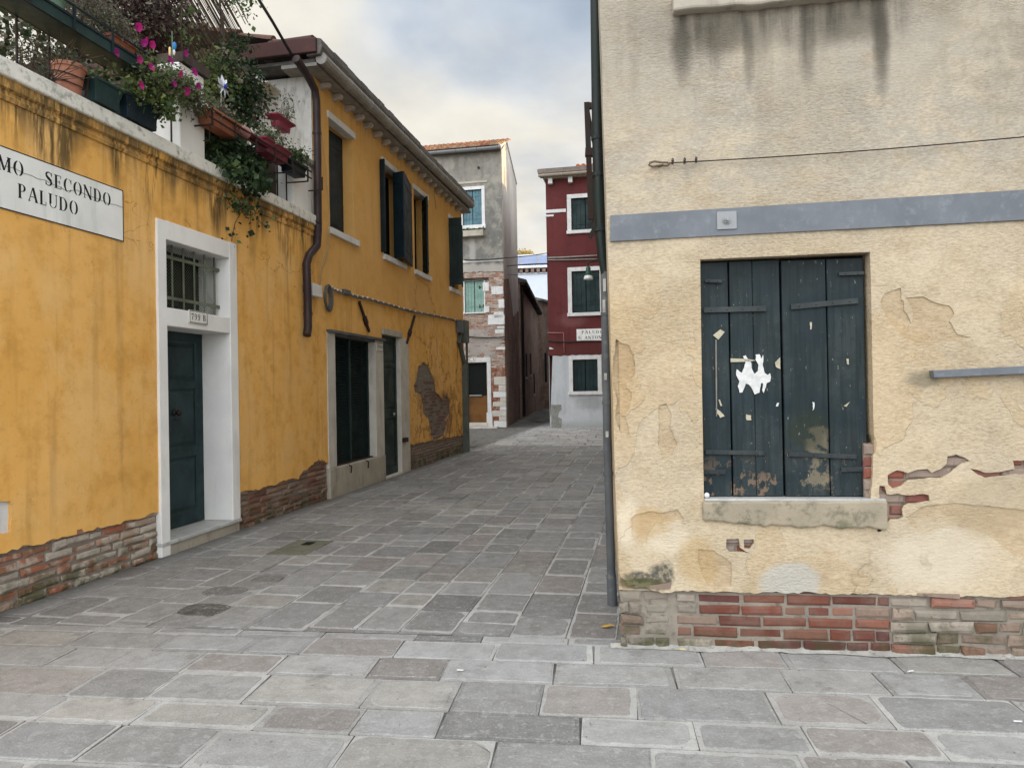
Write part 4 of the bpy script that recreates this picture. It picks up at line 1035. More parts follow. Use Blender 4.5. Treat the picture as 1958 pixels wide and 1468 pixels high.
# brown downpipe
P = lambda px, py, y: (lambda q: (q[0], y, q[1]))(FL.p(px, py, y))
b = MB(); pts = [P(566, 112, -.12), P(578, 130, -.12), P(592, 152, -.10), P(602, 172, -.09), P(605, 195, -.09), P(607, 300, -.09), P(608, 440, -.09), P(606, 470, -.09), P(591, 488, -.10), P(586, 505, -.10), P(588, 560, -.10), P(589, 625, -.10), P(587, 641, -.11)]
b.tube(pts, .055, 14); dp = ly(b.build('downpipe', MT_PIPE, YH, smooth=True)); smooth_angle(dp, 50)
for px, py in ((606, 255), (607, 425), (589, 600)):
    q = P(px, py, -.09); b = MB(); b.lathe([(.062, q[2]-.015), (.062, q[2]+.015)], q[0], q[1], 14); b.build('pipe_collar', MT_PIPE, dp)
# grey pipes at the far corner
b = MB(); x = UE-.12
b.tube([P(880, 640, -.07), P(877, 655, -.07), P(882, 668, -.07), (x-.05, -.07, 2.2), (x-.05, -.07, 0)], .055, 12); b.tube([(x+.10, -.10, 0), (x+.10, -.10, 2.9)], .03, 10)
b.box(x-.11, x+.01, -.13, -.0, 0, 2.15)
ly(b.build('corner_pipe', MT_PIPEGR, YH, smooth=False))

# ================================================================= LETTERING (serif stencil capitals, drawn as polygons)
TK, TN, SF = .19, .065, .05
def _rect(x0, z0, x1, z1): return [(x0, z0), (x1, z0), (x1, z1), (x0, z1)]
def _stem(x, w=TK, z0=0, z1=1, s=.07): return [_rect(x, z0, x+w, z1), _rect(x-s, z0, x, z0+SF), _rect(x+w, z0, x+w+s, z0+SF), _rect(x-s, z1-SF, x, z1), _rect(x+w, z1-SF, x+w+s, z1)]
def _cres(cx, cz, rx, rz, a0, a1, t=TK, n=12):
    """crescent: thick at the sides, thin at top and bottom"""
    o = []; i_ = []
    for k in range(n+1):
        a = R_(a0+(a1-a0)*k/n); o.append((cx+math.cos(a)*rx, cz+math.sin(a)*rz)); i_.append((cx+math.cos(a)*(rx-t), cz+math.sin(a)*(rz-.03)))
    return [[o[k], o[k+1], i_[k+1], i_[k]] for k in range(n)]
def _stroke(pts, ws):
    out = []
    for k in range(len(pts)-1):
        (xa, za), (xb, zb) = pts[k], pts[k+1]; dx, dz = xb-xa, zb-za; l = math.hypot(dx, dz) or 1; nx, nz = -dz/l, dx/l; a, c = ws[k]/2, ws[k+1]/2
        out.append([(xa-nx*a, za-nz*a), (xb-nx*c, zb-nz*c), (xb+nx*c, zb+nz*c), (xa+nx*a, za+nz*a)])
    return out
def glyph(ch):
    if ch == 'I': return .30, _stem(.07)
    if ch == 'M': return 1.02, _stem(.07, TN)+_stem(.75, TK)+_stroke([(.09, 1), (.45, .05)], [TK, TK*.8])+_stroke([(.46, .05), (.80, 1)], [TN, TN])
    if ch == 'N': return .86, _stem(.07, TN)+_stem(.70, TN)+_stroke([(.08, 1), (.74, 0)], [TK, TK])
    if ch == 'O': return .88, _cres(.44, .5, .42, .52, 102, 258)+_cres(.44, .5, .42, .52, -78, 78)
    if ch == 'C': return .78, _cres(.44, .5, .42, .52, 100, 260)+_cres(.44, .5, .36, .52, 30, 82, .07)+_cres(.44, .5, .36, .52, -82, -30, .07)+[_rect(.70, .66, .75, .98)]
    if ch == 'D': return .84, _stem(.07)+_cres(.34, .5, .46, .5, -76, 76)+[_rect(.26, .96, .42, 1), _rect(.26, 0, .42, .04)]
    if ch == 'P': return .70, _stem(.07)+_cres(.32, .74, .34, .26, -86, 86, .16)+[_rect(.26, .96, .36, 1), _rect(.26, .48, .36, .52)]
    if ch == 'R': return .80, glyph('P')[1]+_stroke([(.36, .48), (.68, .02)], [TK*.8, TK])+[_rect(.60, 0, .82, SF)]
    if ch == 'B': return .74, _stem(.07)+_cres(.32, .76, .30, .24, -86, 86, .15)+_cres(.32, .26, .36, .26, -86, 86, .17)+[_rect(.26, .96, .36, 1), _rect(.26, 0, .36, .04), _rect(.26, .49, .36, .53)]
    if ch == 'E': return .70, _stem(.07)+[_rect(.30, .95, .62, 1), _rect(.30, .48, .52, .53), _rect(.30, 0, .64, .05), _rect(.58, .78, .63, .95), _rect(.49, .36, .53, .65), _rect(.60, .05, .65, .24)]
    if ch == 'L': return .66, _stem(.07)+[_rect(.30, 0, .60, .05), _rect(.56, .05, .61, .28)]
    if ch == 'T': return .74, _stem(.27)+[_rect(.02, .95, .24, 1), _rect(.49, .95, .71, 1), _rect(.02, .74, .07, .95), _rect(.66, .74, .71, .95)]
    if ch == 'A': return .86, _stroke([(.08, 0), (.42, 1)], [TN, TN])+_stroke([(.44, 1), (.76, 0)], [TK, TK])+[_rect(.26, .32, .58, .37), _rect(0, 0, .20, SF), _rect(.60, 0, .90, SF)]
    if ch == 'U': return .84, [_rect(.08, .28, .27, 1), _rect(0, .95, .08, 1), _rect(.27, .95, .36, 1), _rect(.70, .28, .765, 1), _rect(.61, .95, .70, 1), _rect(.765, .95, .85, 1)]+_cres(.42, .30, .34, .31, 180, 352, .10)
    if ch == 'S':
        p = [(.60, .76), (.56, .93), (.36, .99), (.16, .90), (.12, .74), (.24, .60), (.44, .48), (.58, .34), (.58, .16), (.40, .02), (.18, .05), (.10, .24)]
        return .70, _stroke(p, [.05, .05, .06, .12, .16, .20, .22, .20, .14, .07, .05, .05])+[_rect(.58, .72, .63, .98), _rect(.07, .02, .12, .30)]
    if ch == '7': return .58, [_rect(.02, .84, .54, 1), _rect(.02, .70, .06, .84)]+_stroke([(.50, .86), (.30, .40), (.26, 0)], [.07, .15, .17])
    if ch == '9': return .62, _cres(.30, .70, .27, .30, 0, 360, .13, 18)+_stroke([(.50, .66), (.46, .25), (.30, .03), (.10, .10)], [.13, .13, .08, .10])
    if ch == '8': return .62, _cres(.30, .75, .23, .25, 0, 360, .11, 16)+_cres(.30, .27, .27, .27, 0, 360, .12, 16)
    if ch == '1': return .42, _stem(.12, .15)
    if ch == '.': return .24, [_rect(.04, 0, .18, .14)]
    return .34, []
def lettering(text, x0, x1, z0, h, y, name, mat, parent, gap=.16):
    w_ = sum(glyph(c)[0] for c in text)+gap*(len(text)-1); k = (x1-x0)/w_; x = x0; b = MB()
    for c in text:
        gw, ps = glyph(c)
        for p in ps: 
            q = [(x+a*k, y, z0+e*h) for a, e in p]; n = len(q)
            b.add(q+[(v[0], y+.002, v[2]) for v in q], [tuple(range(n))]+[(i, n+i, n+(i+1) % n, (i+1) % n) for i in range(n)])
        x += (gw+gap)*k
    # every polygon of the same letter is nudged so none share a plane
    return b.build(name, mat, parent, recalc=False)
def frame_line(b, x0, x1, z0, z1, t, y0, y1):
    b.box(x0, x1, y0, y1, z0, z0+t); b.box(x0, x1, y0, y1, z1-t, z1); b.box(x0, x0+t, y0, y1, z0+t, z1-t); b.box(x1-t, x1, y0, y1, z0+t, z1-t)

sx1 = 1.245; s_ = thing('street_sign', 'white painted street name panel with black border on the ochre wall, reading SECONDO PALUDO', 'street sign', FL, .45, -.02, 3.15)
def at_root(o, x, y=0, z=0): o.location = (-x, -y, -z); return o
b = MB(); b.box(-.36, sx1, -.031, -.020, 2.925, 3.385); pn = at_root(b.build('sign_panel', MT_SIGN, s_), .45, -.02, 3.15)
b = MB(); frame_line(b, -.36, sx1, 2.925, 3.385, .008, -.0325, -.028); b.build('border', MT_INK, pn)
lettering('RAMO', -.20, .215, 3.205, .108, -.0322, 'lettering', MT_INK, pn); lettering('SECONDO', .405, 1.095, 3.205, .108, -.0322, 'lettering', MT_INK, pn); lettering('PALUDO', .163, .73, 3.040, .108, -.0322, 'lettering', MT_INK, pn)
b = MB(); pts = FL.poly([(0, 318), (20, 322), (38, 332), (52, 336), (66, 343), (80, 345), (90, 352), (108, 358), (120, 366), (140, 364), (160, 374), (182, 381), (200, 390), (215, 392), (230, 398)])
b.tube([(x, -.0325, z) for x, z in pts], .0016, 4); b.build('crack', MT_INK, pn)

def number_plate(frame, x0, x1, z0, z1, y, text, label, tx=None):
    t = thing('number_plate', label, 'number plate', frame, (x0+x1)/2, y, z0)
    X, Z = (x0+x1)/2, z0
    b = MB(); b.box(x0, x1, y-.012, y, z0, z1); p = b.build('plate', MT_PLATE, t); p.location = (-X, -y, -Z)
    b = MB(); frame_line(b, x0+.004, x1-.004, z0+.004, z1-.004, .006, y-.0135, y-.010); b.build('border', MT_INK, p)
    w_ = x1-x0; h = (z1-z0)
    lettering(text, x0+w_*.1, x1-w_*.1, z0+h*.27, h*.48, y-.0135, 'lettering', MT_INK, p, .2)
    return t
q0 = FL.p(361, 592, -.05); q1 = FL.p(396, 623, -.05)
number_plate(FL, q0[0], q1[0], q1[1]+.008, q0[1], -.045, '799 B', 'white house number plate 799 B under the barred transom of the green door')
number_plate(FL, 7.16, 7.46, 2.24, 2.375, -.035, '799', 'small white number plate on the grey pier between the shop window and its side door')

# ================================================================= FITTINGS ON THE OCHRE HOUSE
def lp(px, py, y): q = FL.p(px, py, y); return (q[0], y, q[1])
t = thing('junction_box', 'pale grey plastic junction box beside the brown downpipe', 'junction box', FL, 5.07, -.03, 3.0)
q0 = FL.p(600, 541, -.14); q1 = FL.p(617, 570, -.14)
b = MB(); b.box(q0[0], q1[0], -.14, -.022, q1[1], q0[1]); o = at_root(b.build('box_cover', MT_PLASTIC, t, bevel=.012), 5.07, -.03, 3.0)
b = MB(); b.box(q0[0]-.10, q0[0], -.10, -.022, q1[1]+.04, q0[1]-.03); o = at_root(b.build('box_back', MT_PIPEG, t, bevel=.008), 5.07, -.03, 3.0)
cc = FL.p(628, 572, -.07)
b = MB()
for k in range(5):
    rr = .095+.010*k; pts = []
    for i in range(25):
        a = 2*math.pi*i/24; pts.append((cc[0]+math.cos(a)*(rr*.95)+.01*k, -.05-.012*(k % 3), cc[1]+.02+math.sin(a)*(rr*1.45)))
    b.tube(pts, .009, 6, cap=False)
tag(b.build('cable_coil', MT_PIPEG, None, smooth=True), 'grey hoop of spare cable hanging beside the junction box', 'cable'); o = COL.objects['cable_coil']
def place(o, frame, x=0, y=0, z=0): o.location = frame.w(x, y, z); o.rotation_euler = (0, 0, frame.a); return o
def recenter(o, frame, x, y, z):
    """mesh was drawn in wall coordinates: move its origin onto the thing itself"""
    for v in o.data.vertices: v.co.x -= x; v.co.y -= y; v.co.z -= z
    return place(o, frame, x, y, z)
recenter(o, FL, cc[0], -.03, cc[1])
b = MB(); q = [(632, 549), (645, 556), (660, 559), (680, 566), (702, 570), (725, 577), (748, 583), (770, 590), (795, 596), (822, 601), (850, 607), (884, 615)]
pts = [lp(x, y, -.045) for x, y in q]; b.tube(pts, .014, 6); b.tube([(p[0], p[1]-.02, p[2]-.03) for p in pts], .010, 6)
o = b.build('wall_cable', MT_CABLE, None, smooth=True)
for i in range(26):
    b = MB()
    f = i/25*(len(pts)-1.001); k = int(f); a, c_ = Vector(pts[k]), Vector(pts[k+1]); p = a+(c_-a)*(f-k)
    b.box(p.x-.014, p.x+.014, -.072, -.03, p.z-.008, p.z+.018); b.build('cable_clip', MT_PLASTIC, o)
p = pts[2]; b = MB(); b.box(p[0]-.1, p[0]+.12, -.09, -.03, p[2]-.04, p[2]+.04); b.build('connector', MT_PIPEG, o, bevel=.01)
tag(o, 'clipped grey cable bundle running along the ochre wall above the shop window', 'cable'); place(o, FL)
b = MB(); b.tube([lp(x, y, -.06) for x, y in [(606, 190), (612, 230), (620, 300), (627, 370), (630, 430), (626, 470), (617, 500), (612, 530), (611, 545)]], .006, 5); b.tube([lp(x, y, -.05) for x, y in [(629, 440), (630, 470), (622, 495), (614, 520), (612, 545)]], .006, 5)
o = b.build('thin_wire', MT_WIREY, None, smooth=True); tag(o, 'thin cream wire looping down the ochre wall beside the brown downpipe', 'wire'); place(o, FL)
b = MB(); b.tube([lp(x, y, -.03) for x, y in [(832, 302), (833, 330), (831, 372), (834, 400)]], .008, 5); o = b.build('thin_wire', MT_WIREY, None); tag(o, 'short pale wire hanging from the eaves between the third and fourth upper window', 'wire'); place(o, FL)
for (a, c_, lab) in (((687, 577), (706, 634), 'rusty iron bar slanting above the shop window'), ((793, 604), (778, 656), 'rusty iron bar slanting right of the shop side door')):
    b = MB(); pa, pc = Vector(lp(*a, -.05)), Vector(lp(*c_, -.05)); b.bar(pa, pc, .045, .03, (0, 1, 0)); m_ = pa.lerp(pc, .6); b.bar(m_-(pc-pa).normalized()*.05, m_+(pc-pa).normalized()*.09, .085, .045, (0, 1, 0))
    o = b.build('iron_bar', MT_IRON, None); tag(o, lab, 'iron bar'); recenter(o, FL, m_.x, -.03, m_.z)
t = thing('junction_box', 'grey meter box at the far corner of the ochre house above the grey pipe', 'junction box', FL, 12.8, -.03, 3.0)
q0 = FL.p(873, 615, -.14); q1 = FL.p(884, 636, -.14)
b = MB(); b.box(12.30, 12.62, -.14, -.022, 2.93, 3.24); at_root(b.build('box_cover', MT_PIPEG, t, bevel=.01), 12.8, -.03, 3.0)
b = MB(); b.box(12.72, UE+.02, -.16, -.0, 2.72, 3.27); at_root(b.build('box_back', MT_PIPEGR, t, bevel=.01), 12.8, -.03, 3.0)

# ================================================================= CREAM HOUSE (right, near)
CH = thing('cream_house', 'cream rendered house with steel band, worn dark shutters and patched red brick base', 'house', FR)
LEAN = -.0137
lx = lambda z: LEAN*z
HT = 10.6; XE = 7.0
A = FR.poly
hs = []
win = [(.497, .885), (1.43, .885), (1.452, 1.05), (1.448, 2.292), (.503, 2.287)]
win = rough_line((.497, .885), (1.425, .885), .1, .002)+rough_line((1.425, .885), (1.448, 1.25), .04, .014)+[(1.448, 1.25), (1.448, 2.292), (.503, 2.287), (.499, 1.5)]
hs.append((win, .14))
hs.append((rect(.43, 1.56, 3.83, 5.3), .22))
C5 = lambda L_: A([(1660+x/2.718, 660+y/2.718) for x, y in L_])
hs.append((roughen(C5([(95, 672), (140, 648), (200, 662), (250, 645), (300, 640), (322, 660), (372, 640), (400, 615), (405, 575), (450, 565), (490, 580), (520, 598), (480, 610), (440, 640), (420, 660), (370, 686), (290, 690), (200, 697), (165, 728), (120, 740), (98, 720)]), .02, .004), .004))
hs.append((roughen(C5([(520, 638), (560, 645), (600, 660), (680, 655), (740, 642), (790, 642), (770, 662), (690, 675), (600, 686), (560, 668)]), .02, .004), .004))
hs.append((roughen(C5([(53, 726), (80, 730), (90, 770), (150, 768), (230, 775), (260, 770), (308, 775), (312, 806), (250, 815), (200, 818), (176, 832), (174, 890), (110, 900), (80, 930), (60, 965), (42, 966), (48, 880)]), .02, .004), .004))
C2 = lambda L_: A([(1180+x/4.5875, 940+y/4.5875) for x, y in L_])
# flaked skim coats: shallow openings with an under coat behind them
CA = lambda ox, oy, k, L_: roughen(A([(ox+x/k, oy+y/k) for x, y in L_]), .022, .0045)
flk = [CA(1160, 640, 5.647, [(100, 45), (160, 95), (235, 110), (265, 170), (300, 280), (305, 400), (265, 500), (210, 515), (215, 570), (268, 620), (270, 690), (240, 800), (190, 870), (225, 960), (242, 1080), (150, 1060), (90, 900), (110, 700), (60, 480), (70, 250)]),
       CA(1660, 480, 4.893, [(140, 400), (290, 350), (298, 460), (322, 475), (322, 560), (350, 590), (390, 680), (410, 560), (335, 445), (500, 430), (640, 495), (745, 515), (790, 590), (745, 660), (820, 780), (950, 812), (700, 850), (480, 870), (300, 800), (150, 620), (100, 480)]),
       CA(1160, 860, 4.5875, [(215, 600), (250, 560), (400, 530), (480, 545), (620, 515), (680, 600), (560, 620), (430, 640), (370, 720), (350, 800), (280, 830), (220, 750)]),
       CA(1160, 860, 4.5875, [(800, 860), (930, 870), (1020, 930), (1090, 980), (1095, 1100), (1085, 1190), (880, 1180), (840, 1100), (800, 980)]),
       CA(1480, 960, 4.096, [(1030, 110), (1060, 180), (1160, 250), (1270, 210), (1380, 180), (1500, 200), (1650, 240), (1750, 310), (1850, 400), (2000, 450), (2080, 300), (2000, 60), (1700, 30), (1400, 0), (1150, 30)]),
       CA(1160, 640, 5.647, [(560, 760), (640, 740), (700, 860), (680, 1000), (760, 1180), (700, 1300), (600, 1330), (550, 1180), (560, 1000)])]
hs = hs[:2]+[(f, -.010) for f in flk]+hs[2:]
hs.append((roughen(C2([(955, 410), (1060, 405), (1070, 480), (1120, 515), (1160, 530), (980, 520), (950, 480)]), .02, .004), .004))
hs.append((roughen(C2([(1105, 412), (1190, 408), (1195, 440), (1160, 490), (1110, 488)]), .02, .003), .004))
hs.append((roughen(A([(1933, 880), (1990, 874), (1990, 900), (1940, 905)]), .02, .004), .004))
bot = rough_line((.0, .44), (.05, .37), .02, .012)+rough_line((.05, .37), (.22, .345), .02, .012)+rough_line((.22, .343), (XE, .345), .025, .010)
out = bot+[(XE, .345), (XE, HT)]+[(lx(HT-k*(HT-.44)/40)+.003*math.sin(k*2.3), HT-k*(HT-.44)/40) for k in range(40)]
shade_sheet(sheet(out, hs, .020, .22, .0075, fine=(-.2, 2.75, .3, 4.3), fstep=.034, rs=.04).build('wall', MT_CREAMW, CH))
shade_sheet(sheet(rect(.02, 2.75, .36, 2.27), [(rect(.497, 1.452, .8, 2.3), .03)]+[h for h in hs if h[1] == .004], .0135, .16, .005, fine=(.02, 2.6, .36, 2.2), fstep=.06, rs=.05).build('under_coat', MT_CREAMU, CH))
def lean_box(b, y0, y1, x1, z0, z1, inset=0.0):
    vs_ = [(lx(z0)+inset, y0, z0), (x1, y0, z0), (x1, y1, z0), (lx(z0)+inset, y1, z0), (lx(z1)+inset, y0, z1), (x1, y0, z1), (x1, y1, z1), (lx(z1)+inset, y1, z1)]
    b.add(vs_, [(0, 3, 2, 1), (4, 5, 6, 7), (0, 1, 5, 4), (1, 2, 6, 5), (2, 3, 7, 6), (3, 0, 4, 7)])
b = MB(); lean_box(b, .0, 20.4, .35, .34, HT); b.build('side_wall', MT_CREAMW, CH); b = MB(); b.box(.012, .34, .30, 20.38, -.02, .342); b.build('side_base', MT_MORT, CH)
b = MB(); b.box(.35, XE, .30, 20.4, .0, HT); b.box(XE, 16, -.02, 20.4, 0, HT); b.build('house_body', MT_CREAMW, CH)
b = MB(); b.prism([(lx(HT)-.04, HT), (16.3, HT), (16.3, HT+.12), (lx(HT)-.04, HT+.12)], -.4, 20.8); b.prismx([(-.4, HT+.12), (20.8, HT+.12), (10, HT+2.2)], -.18, 16.3); b.build('roof', MT_EAVE, CH)
# base brickwork
def cf_base(x, z):
    v = random.uniform(.72, 1.12)
    if x < .34: return random.choice([(.24*v, .21*v, .175*v), (.30*v, .27*v, .22*v), (.21*v, .15*v, .12*v)])
    if x < 1.52 and not (x > 1.25 and random.random() < .25) and not (x < .45 and random.random() < .5): return random.choice([(.165*v, .056*v, .038*v), (.135*v, .050*v, .038*v), (.18*v, .066*v, .042*v), (.115*v, .046*v, .040*v), (.16*v, .08*v, .055*v)])
    return random.choice([(.30*v, .23*v, .18*v), (.26*v, .13*v, .095*v), (.31*v, .27*v, .22*v), (.27*v, .20*v, .155*v)])
b = MB(); b.box(.02, XE, .010, .3, -.03, .352); b.build('brick_mortar', MT_MORT, CH)
b = MB(); bricks(b, .335, 1.52, .010, .355, .004, .235, .052, .0140, cf_base, .0042, bulge=.003); b.build('red_brick_base', MT_BRKR, CH)
b = MB(); bricks(b, .0, .32, .0, .40, -.002, .15, .060, .010, cf_base, .011, bulge=.007); b.build('stone_base', MT_BRKO, CH)
b = MB(); bricks(b, 1.53, XE, .0, .35, .0, .23, .055, .011, cf_base, .009, bulge=.006); b.build('old_brick_base', MT_BRKO, CH)
b = MB(); bricks(b, 1.40, 2.4, .72, 1.2, .002, .24, .058, .012, lambda x, z: random.choice([(.24, .085, .06), (.20, .075, .06), (.27, .21, .17)]), .004, depth=.02); bricks(b, .5, .95, .55, .72, .002, .2, .06, .012, lambda x, z: random.choice([(.20, .075, .055), (.27, .22, .19)]), .004, depth=.02)
b.box(1.40, 2.4, .012, .03, .72, 1.2, (.27, .22, .17)); b.box(.5, .95, .012, .03, .55, .72, (.27, .22, .17)); b.build('exposed_brick', MT_BRKR, CH)
b = MB()          # crumbling mortar footing
n = 160; fr_ = []; 
for i in range(n+1):
    x = -.06+3.4*i/n; d = .020+.050*max(0, noise.noise(Vector((x*3.1, 2, 0)))+.25)+.012*noise.noise(Vector((x*19, 5, 0))); fr_.append((x, -d))
    
for i in range(n):
    (xa, ya), (xb, yb) = fr_[i], fr_[i+1]; za, zb = (.010+.008*noise.noise(Vector((x_*14, 9, 0))) for x_ in (xa, xb))
    b.add([(xa, ya, .0035), (xb, yb, .0035), (xb, yb*.5, zb), (xa, ya*.5, za), (xa, .012, za+.012), (xb, .012, zb+.012)], [(0, 1, 2, 3), (3, 2, 5, 4)])
b.build('footing_mortar', MT_FOOT, CH, smooth=True)
# sill
sb0 = FR.p(1341, 996, -.04); sb1 = FR.p(1683, 1014, -.04)
top = rough_line((.493, .872), (1.508, .880), .03, .003); botm = rough_line((1.505, sb1[1]), (.487, sb0[1]+.0), .035, .014)
b = MB(); pl = [(.487, .872)]+top[1:]+[(1.508, .878)]+botm+[(.487, sb0[1])]
b.prism(pl, -.045, .02); o = b.build('window_sill', mat_stone('stained sill stone', (.36, .305, .22), (.28, .24, .175), (.085, .085, .055), .7, 3.4, .9, .012, False, 0, .55), CH, bevel=.012)
b = MB(); b.box(.50, 1.50, -.038, .12, .874, .889); b.build('sill_top', MT_STEP, CH, bevel=.004)
# shutters: four broad boards in two leaves
def boards(name, spans, z0, z1, y, lab):
    b = MB()
    for (a, c_) in spans:
        v = random.uniform(.85, 1.2); col = (.016*v, .028*v, .034*v); y_ = y+random.uniform(-.003, .003); e = .003
        f = [(a+e, y_, z0), (c_-e, y_, z0), (c_-e, y_, z1), (a+e, y_, z1)]; k = [(a, y_+e, z0), (c_, y_+e, z0), (c_, y_+e, z1), (a, y_+e, z1)]; bk = [(p[0], y_+.03, p[2]) for p in k]
        b.add(f+k+bk, [(0, 1, 2, 3), (4, 5, 1, 0), (5, 6, 2, 1), (6, 7, 3, 2), (7, 4, 0, 3), (8, 9, 5, 4), (9, 10, 6, 5), (10, 11, 7, 6), (11, 8, 4, 7)], col)
    return tag(b.build(name, MT_OLDSH, CH), lab)
YS = .035
X_ = lambda px, py=720: FR.p(px, py, YS)[0]
sh1 = boards('shutter', [(.505, X_(1396)-.002), (X_(1398)+.001, X_(1442)-.001), (X_(1442)+.001, X_(1494))], .896, 2.275, YS, 'left shutter leaf with torn paper scraps')
sh2 = boards('shutter', [(X_(1498), X_(1583)-.002), (X_(1584)+.002, X_(1655))], .896, 2.268, YS-.002, 'right shutter leaf with peeling paint')
b = MB(); b.box(.5, 1.45, .10, .13, .89, 2.30); b.build('shutter_backing', MT_DARK, CH)
def strap(par, p0, p1, h=.032, y=YS-.012, holes=4):
    a = FR.p(*p0, y); c_ = FR.p(*p1, y); b = MB(); b.bar((a[0], y, a[1]), (c_[0], y, c_[1]), .010, h, (0, 0, 1))
    for k in range(holes):
        t = (k+.5)/holes; x = a[0]+(c_[0]-a[0])*t; z = a[1]+(c_[1]-a[1])*t
        b.lathe([(.0055, 0), (.004, .004), (.0, .005)], 0, 0, 8); n = 24
        for i in range(len(b.v)-n, len(b.v)): v = b.v[i]; b.v[i] = (x+v[0], y-.005-v[2], z+v[1])
    return b.build('hinge_strap', MT_STRAP, par, bevel=.002)
strap(sh1, (1345, 593), (1465, 590)); strap(sh2, (1512, 587), (1641, 575)); strap(sh1, (1349, 864), (1462, 866), .026); strap(sh2, (1508, 868), (1638, 873), .026)
strap(sh1, (1345, 902), (1387, 902), .026, holes=2); strap(sh2, (1608, 898), (1656, 896), .026, holes=2); strap(sh1, (1348, 537), (1380, 538), .02, holes=2); strap(sh2, (1604, 524), (1652, 522), .02, holes=2)
K2 = lambda L_: FR.poly([(1300+x/2.532, 460+y/2.532) for x, y in L_], YS-.004)
def scrap(par, L_, mat, rough=True):
    p = K2(L_); 
    if rough: p = roughen(p, .012, .003)
    b = MB(); b.prism(p, YS-.0075, YS-.004); return b.build('paper_scrap', mat, par)
scrap(sh1, [(305, 560), (318, 555), (330, 575), (345, 590), (350, 625), (362, 645), (378, 630), (380, 600), (366, 575), (366, 552), (385, 550), (392, 572), (402, 552), (404, 575), (400, 600), (410, 640), (425, 650), (436, 642), (441, 660), (436, 682), (420, 690), (405, 738), (398, 725), (402, 690), (392, 690), (385, 735), (362, 745), (345, 710), (330, 695), (318, 692), (302, 735), (288, 735), (280, 705), (288, 680), (272, 650), (275, 622), (300, 640), (312, 610), (318, 590)], MT_PAPER)
scrap(sh1, [(245, 570), (330, 573), (370, 580), (330, 586), (245, 588)], MT_TAPE, False); scrap(sh1, [(160, 458), (195, 430), (217, 442), (186, 480)], MT_TAPE, False)
scrap(sh1, [(171, 480), (178, 480), (180, 700), (180, 850), (175, 850), (173, 700)], MT_LATH, False); scrap(sh1, [(320, 840), (345, 845), (346, 868), (322, 868)], MT_TAPE)
scrap(sh1, [(460, 590), (485, 565), (486, 622), (465, 612)], MT_TAPE); scrap(sh1, [(172, 812), (200, 830), (216, 850), (195, 858), (178, 835)], MT_TAPE); scrap(sh1, [(470, 785), (480, 785), (474, 802), (464, 802)], MT_PAPER)
scrap(sh1, [(186, 768), (194, 770), (205, 800), (196, 800)], MT_TAPE, False); scrap(sh2, [(640, 782), (650, 782), (648, 815), (642, 822)], MT_PAPER); scrap(sh2, [(792, 800), (822, 780), (806, 804)], MT_TAPE, False)
scrap(sh2, [(806, 572), (816, 572), (818, 600), (808, 598)], MT_TAPE, False); scrap(sh2, [(628, 395), (638, 395), (636, 430), (630, 430)], MT_TAPE)
# upper window
b = MB(); b.prism(rough_line((.37, 3.725), (1.60, 3.735), .06, .006)+[(1.60, 3.735), (1.60, 3.83), (.37, 3.83)], -.09, .2); b.build('upper_sill', MT_CONC, CH, bevel=.014)
b = MB(); b.box(.43, 1.56, .18, .2, 3.83, 5.3); uw = b.build('upper_window', MT_DARK, CH)
b = MB(); b.box(.46, 1.53, .06, .10, 3.832, 3.90); b.box(.46, .52, .06, .10, 3.90, 5.3); b.box(1.47, 1.53, .06, .10, 3.90, 5.3); b.build('window_frame', MT_WHITE, uw)
# steel band with anchor plate
bl0 = FR.p(1167, 412, -.03); bl1 = FR.p(1167, 462, -.03); br0 = FR.p(1958, 363, -.03); br1 = FR.p(1958, 421, -.03)
sl0 = (br0[1]-bl0[1])/(br0[0]-bl0[0]); sl1 = (br1[1]-bl1[1])/(br1[0]-bl1[0])
b = MB(); b.prism([bl1, (XE, bl1[1]+sl1*(XE-bl1[0])), (XE, bl0[1]+sl0*(XE-bl0[0])), bl0], -.034, -.012); bd_ = b.build('steel_band', MT_BAND, CH, bevel=.002)
q = FR.p(1390, 421, -.045); b = MB(); b.box(q[0]-.056, q[0]+.056, -.042, -.034, q[1]-.052, q[1]+.052); ap = b.build('anchor_plate', MT_METAL, bd_, bevel=.002)
b = MB()
b.lathe([(.024, 0), (.024, .006)], 0, 0, 18); b.lathe([(.018, .006), (.018, .018)], 0, 0, 6); b.lathe([(.010, .018), (.010, .028), (.008, .030)], 0, 0, 12)
for i, v in enumerate(b.v): b.v[i] = (q[0]+v[0], -.042-v[2], q[1]+v[1])
b.build('bolt', MT_METAL, bd_)
# tension wire with hook and clamps
t = thing('wall_wire', 'rusty tension wire with hook and clamps across the cream wall above the steel band', 'wire', FR)
hp_ = lambda px, py, y=-.06: (lambda q: (q[0], y, q[1]))(FR.p(px, py, y))
b = MB(); pts = [hp_(1278, 312)]+[hp_(1278+(1958-1278)*k/8, 312-(312-262)*k/8+4*math.sin(math.pi*k/8)) for k in range(1, 9)]; e = Vector(pts[-1])-Vector(pts[-2]); pts.append(tuple(Vector(pts[-1])+e*9)); b.tube(pts, .0035, 6); b.build('wire', MT_IRON, t)
b = MB(); b.tube([hp_(1268, 316, -.02), hp_(1248, 319, -.05), hp_(1241, 316, -.055), hp_(1243, 311, -.055), hp_(1252, 309, -.06), hp_(1266, 311, -.06), hp_(1276, 311, -.06), hp_(1280, 314, -.06), hp_(1276, 317, -.06), hp_(1268, 317, -.05)], .0065, 8); b.build('hook', mat_paint('rusty hook', (.16, .12, .08), (.09, .06, .04), .8, grain=False), t, smooth=True)
